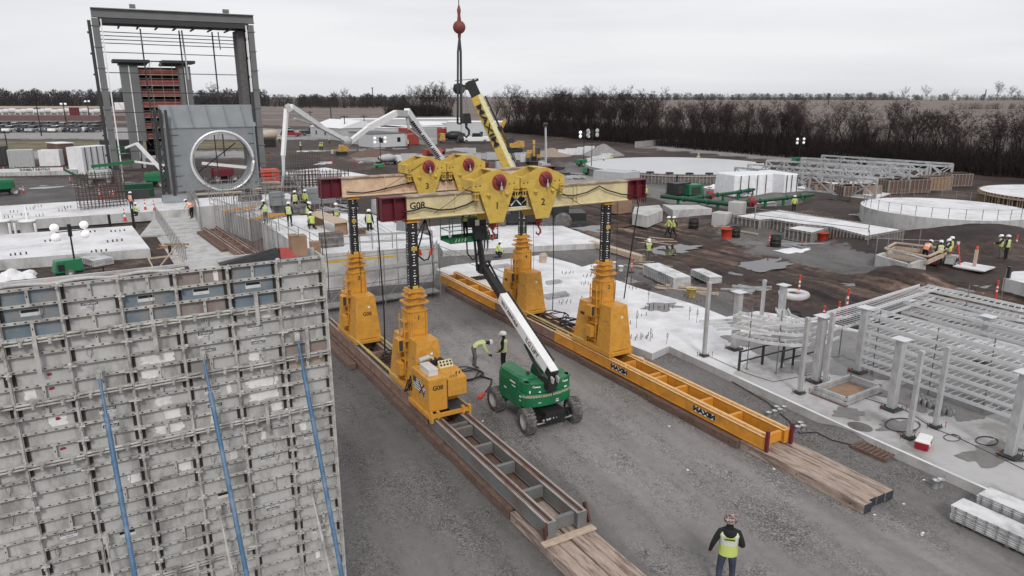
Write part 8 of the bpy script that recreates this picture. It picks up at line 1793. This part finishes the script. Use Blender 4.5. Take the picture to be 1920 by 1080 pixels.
BEND = dict(spi=(0, .16, 1.10), che=(0, .42, 1.16), nec=(0, .55, 1.14), hea=(0, .68, 1.12), top=(0, .76, 1.14), nos=(0, .70, 1.0), shl=(-.17, .43, 1.14), shr=(.17, .43, 1.14), ell=(-.2, .52, .85), wrl=(-.14, .66, .62), hal=(-.12, .70, .53), elr=(.2, .52, .85), wrr=(.14, .70, .66), har=(.12, .75, .57), knl=(-.12, .05, .50), knr=(.12, .08, .50), anr=(.12, .06, .10), tor=(.13, .23, .05))
KNEEL = dict(pel=(0, 0, .42), spi=(0, .06, .64), che=(0, .14, .86), nec=(0, .2, .98), hea=(0, .27, 1.09), top=(0, .28, 1.17), nos=(0, .36, 1.05), shl=(-.17, .15, .88), shr=(.17, .15, .88), ell=(-.24, .24, .64), wrl=(-.16, .44, .50), hal=(-.13, .52, .46), elr=(.24, .24, .64), wrr=(.16, .44, .50), har=(.13, .52, .46), hil=(-.1, .02, .38), hir=(.1, .02, .38), knl=(-.16, .40, .32), anl=(-.14, .20, .08), tol=(-.15, .34, .04), knr=(.18, .34, .10), anr=(.15, -.10, .08), tor=(.15, -.22, .05))
REACH = dict(ell=(-.22, .16, 1.16), wrl=(-.14, .38, 1.12), hal=(-.12, .46, 1.10), elr=(.22, .16, 1.16), wrr=(.14, .38, 1.10), har=(.12, .46, 1.08), che=(0, .04, 1.40), hea=(0, .08, 1.64), top=(0, .08, 1.72), nos=(0, .17, 1.60))
FG = dict(ell=(-.30, -.06, 1.16), wrl=(-.34, .02, .92), hal=(-.345, .05, .84), elr=(.27, -.06, 1.16), wrr=(.20, .16, 1.06), har=(.12, .24, 1.06), knl=(-.13, .02, .5), anl=(-.15, -.05, .1), tol=(-.17, .11, .05), knr=(.12, .06, .50), anr=(.14, .10, .10), tor=(.16, .26, .05), nos=(.03, .11, 1.645))
P1_ = person(FG, m_hood, m_jean, m_hv, m_hatp, fingers=True, skirt=.15)
b = MB(); b.box((-.10, -.168, 1.34), (.10, -.162, 1.362)); b.build('vest_print', m_hood, P1_)
b = MB(); b.lathe([(.12, 1.40), (.14, 1.46), (.115, 1.54), (.07, 1.56)], (0, -.05, 0), 12); b.build('hood', m_hood, P1_)
place(P1_, (1371, 966), 0, 12, 'person in a dark hoodie and lime vest seen from behind at the bottom right', k=1.24)
P2_ = person({**BASE, 'hal': (-.16, .22, .93), 'wrl': (-.2, .14, .96), 'har': (.14, .22, .93), 'wrr': (.2, .14, .97)}, m_hood, m_hood, m_hvpale, fingers=True, skirt=.0); place(P2_, (944, 621), 0, -75, 'person in dark clothes and a pale vest standing left of the white boom')
P3_ = person(BEND, m_hvpale, m_grey_t, None, fingers=True, hands=1); g = G(888, 690); P3_.location = g; P3_.scale = (1.2, 1.15, 1.15); P3_.rotation_euler = (0, 0, -YAW - R(82)); P3_['label'] = 'person in a pale hi vis shirt bending over the black hoses'
A = person(WALK, m_hv, m_hood, None); place(A, (1255, 405), 0, -100, 'walking person in a full yellow jacket on the dirt, left of the pair'); 
B_ = person(WALK, m_hood, m_hood, m_hv); place(B_, (1265, 405), 0, -95, 'walking person in a dark jacket and vest on the dirt, right of the pair')
C_ = person(REACH, m_hood, m_grey_t, m_hv); ST = person({}, m_hood, m_hood, m_hv); JK = person({}, m_hv, m_hood, None); KN = person(KNEEL, m_hv, m_hood, None); OR = person({}, m_hood, m_jean, m_hvo); BE = person({**BEND, 'spi': (0, .10, 1.15), 'che': (0, .26, 1.30), 'nec': (0, .36, 1.38), 'hea': (0, .46, 1.46), 'top': (0, .50, 1.54), 'nos': (0, .56, 1.40), 'shl': (-.17, .27, 1.30), 'shr': (.17, .27, 1.30), 'ell': (-.22, .36, 1.02), 'wrl': (-.16, .54, .88), 'hal': (-.14, .60, .82), 'elr': (.22, .36, 1.02), 'wrr': (.16, .54, .88), 'har': (.14, .6, .82)}, m_hvpale, m_hood, m_hvo)
o = place(C_, (1217, 446), 0, 180, 'person in a vest holding a rod by the pale lumber stack'); b = MB(); b.tube((0, 0, 0), (0, 0, 2.0), .018, n=5); g = G(1209, 489); tag(b.build('survey_rod', m_black, loc=g), 'thin dark rod held by the person near the lumber stack', 'rod')
for src, hd, z, fc, lb, hz in ((BE, (1738, 451), 0, 60, 'person bending with an orange vest over the concrete vault', 1.62), (ST, (1766, 450), 0, 10, 'person in a lime vest seen from behind between the two generators', 1.84), (C_, (1784, 447), 0, -60, 'person in a vest beside the orange tripod, nearest one', 1.84), (JK, (1787, 443), 0, -70, 'person in a yellow jacket right behind the tripod', 1.84),
        (C_, (1882, 439), 0, -60, 'left person of the pair at the right border', 1.84), (ST, (1893, 440), 0, -30, 'right person of the pair at the right border beside an orange post', 1.84), (ST, (1203, 344), 1.3, 20, 'left person of the two standing beyond the right maroon beam end', 1.84), (JK, (1210, 346), 1.3, -20, 'right person of the two standing beyond the right maroon beam end', 1.84),
        (C_, (495, 374), 2.6, -60, 'person in a bulky vest at the left end of the crew on the block', 1.84), (ST, (540, 378), BZ, 5, 'person seen from behind standing at the block edge in a yellow vest', 1.84), (C_, (576, 377), BZ, 70, 'person in a dark jacket reaching right toward the plank table', 1.84), (KN, (585, 399), BZ, -40, 'person sitting in a yellow jacket on the block', 1.2), (ST, (552, 357), 2.4, -20, 'person with a white hat behind the crew, left of two', 1.84), (JK, (571, 355), 2.4, 30, 'person in a yellow jacket behind the crew, right of two', 1.84), (ST, (629, 380), BZ, 120, 'person in dark clothes behind the plank table', 1.84), (ST, (691, 392), BZ, 15, 'person in a lime vest standing right of the back left mast', 1.84),
        (BE, (357, 374), 1.8, -70, 'person in a yellow top bending at the left end of the block works', 1.62), (OR, (243, 359), 1.0, 10, 'person in an orange vest by the black trestle', 1.84), (KN, (247, 381), 1.0, 60, 'person crouching at the foot of the rebar curtain', 1.2), (KN, (930, 452), .5, 90, 'person kneeling on the fresh slab beside the back right mast', 1.2), (OR, (911, 422), .5, 0, 'person in an orange vest standing behind the lift platform', 1.84),
        (ST, (563, 266), 0, 0, 'small distant person alone left of the skid loader', 1.84), (JK, (600, 267), 0, 0, 'distant person in yellow left of the skid loader, left of two', 1.84), (JK, (604, 267), 0, 60, 'distant person in yellow left of the skid loader, right of two', 1.84), (JK, (523, 254), 0, 0, 'distant person in yellow beside the beige tank', 1.84), (ST, (617, 256), 0, 0, 'distant person before the white cabins', 1.84), (ST, (1132, 295), 0, 90, 'distant person left of the two at the far pad edge', 1.84), (JK, (1147, 289), 0, 0, 'distant person at the left rim of the far round pad', 1.84), (JK, (1310, 288), 0, 0, 'distant person in white at the back of the far round pad', 1.84), (ST, (765, 262), 0, 0, 'distant person left of the red container', 1.84), (JK, (1491, 366), 0, 0, 'distant person in yellow beside the timber forms near the trusses', 1.84)):
    o = place(src, hd, z, fc, lb, hz=hz); g = o.location
g0_ = bl.location
for (x, y, src, lb) in ((-.6, 5.1, ST, 'left worker standing in the green lift platform'), (-.1, 5.2, JK, 'right worker standing in the green lift platform')): o = copy_tree(src); o.location = (g0_.x + x, g0_.y + y, 6.82); o.rotation_euler = (0, 0, R(20)); o.scale = (.82,) * 3; o['label'] = lb
g = G(1790, 497); t = thing('tripod', 'orange tripod standing among the crew at the right', 'tripod', g); b = MB()
for a in (0, 2.1, 4.2): b.bar((.7 * math.cos(a), .7 * math.sin(a), 0), (.05 * math.cos(a), .05 * math.sin(a), 1.7), .07, .05)
b.build('legs', m_redor, t); b = MB(); b.lathe([(.12, 1.68), (.12, 1.9), (0, 1.9)], n=8); b.build('head', m_ltgrey, t)
for o in COL.objects:
    if 'used' in o: del o['used']
# tiny litter and small loose things
for k, (x, y) in enumerate(((1487, 725), (1300, 797), (1290, 882), (1640, 965), (1728, 1003), (1451, 880), (1732, 900), (905, 790), (1255, 800), (1695, 945))):
    b = MB(); b.box((-.035, -.03, 0), (.05, .03, .01 + .012 * (k % 3))); o = b.build('litter', m_logow, loc=G(x, y)); o.rotation_euler = (0, 0, k); tag(o, 'tiny pale scrap lying on the gravel', 'scrap', 'tiny scraps on the gravel')
b = MB(); b.lathe([(.035, 0), (.035, .12), (.02, .13), (0, .13)], (0, 0, .0), 10, 0, 'x'); o = b.build('can', m_logow, loc=G(1727, 1003) + Vector((0, 0, .04))); tag(o, 'pale drink can lying on the gravel at the lower right', 'can')
m_pud = mat('puddle_water', (.045, .038, .034), .06, var=.05, spec=.6)
for k, (x, y, rx, ry) in enumerate(((1215, 520, 3, 1.5), (1120, 430, 4, 2), (1330, 520, 3, 1.2), (1000, 330, 8, 3), (640, 305, 9, 3), (760, 320, 8, 3), (1560, 545, 2.4, 1.2), (1700, 520, 3, 1.5), (1420, 500, 4, 1.5), (880, 330, 8, 3), (1250, 470, 4, 1.6), (560, 285, 10, 4), (1100, 350, 5, 2), (1820, 540, 3, 1.2), (120, 350, 9, 3), (1600, 400, 4, 2), (700, 280, 12, 4))): blotch(x, y, rx, ry, -.03, '', 40 + k, 'puddle', m_pud)
# small cylinders near the slab edge
for k, (x, y) in enumerate(((1452, 778), (1462, 775), (1470, 770), (1441, 781), (1456, 770), (1500, 800), (1505, 806), (1495, 808), (1790, 905), (1798, 908), (1803, 902), (1753, 915), (1762, 913))):
    b = MB(); b.lathe([(.10, 0), (.10, .30 if x > 1700 else .2), (.13, .31 if x > 1700 else .21), (.09, .30 if x > 1700 else .2), (.08, .1), (0, .1)], n=12); tag(b.build('steel_sleeve', [m_galv], loc=G(x, y)), 'short steel sleeve standing on the gravel by the slab', 'sleeve', 'short steel sleeves on the gravel by the slab')
b = MB(); b.lathe([(.35, 0), (.35, .02), (0, .02)], n=20); tag(b.build('round_sheet', m_tarp, loc=G(1195, 672)), 'pale round mat beside the front right leg', 'mat')
# ---- labels: give look-alikes their place in the row ----
ORD = ['leftmost', 'second', 'third', 'fourth', 'fifth', 'sixth', 'seventh', 'eighth', 'ninth', 'tenth', 'eleventh', 'twelfth', 'thirteenth', 'fourteenth', 'fifteenth', 'sixteenth', 'seventeenth', 'eighteenth', 'nineteenth', 'twentieth']
by = {}
for o in COL.objects:
    if o.parent is None and 'label' in o and 'kind' not in o: by.setdefault(o['label'], []).append(o)
def pxx(o):
    p = o.location if o.location.length > .5 else (sum((Vector(c) for c in o.bound_box), Vector()) / 8 if o.type == 'MESH' else o.location); x = p.x * CA - p.y * SA; y = p.x * SA + p.y * CA; return x / max(1, y)
for lb, os_ in by.items():
    if 1 < len(os_) <= 20:
        os_.sort(key=pxx)
        for i, o in enumerate(os_):
            words = lb.split()
            o['label'] = ' '.join(words[:12]) + (', ' + ORD[i] + (' of its kind' if i == 0 else ' from the left'))
            if 'group' not in o: o['group'] = lb
# thin winter haze: one box round everything below the sky
b = MB(); b.box((-9600, -9600, -1.4), (9600, 9600, 34)); hz_ = b.build('haze', []); hz_['kind'] = 'stuff'
m = bpy.data.materials.new('haze_volume'); m.use_nodes = True; hz_.data.materials.append(m); n_ = m.node_tree
for x in list(n_.nodes): n_.nodes.remove(x)
o_ = n_.nodes.new('ShaderNodeOutputMaterial'); v_ = n_.nodes.new('ShaderNodeVolumePrincipled'); v_.inputs['Color'].default_value = (.92, .93, .96, 1); v_.inputs['Density'].default_value = .000025; v_.inputs['Anisotropy'].default_value = .2
n_.links.new(v_.outputs[0], o_.inputs['Volume'])
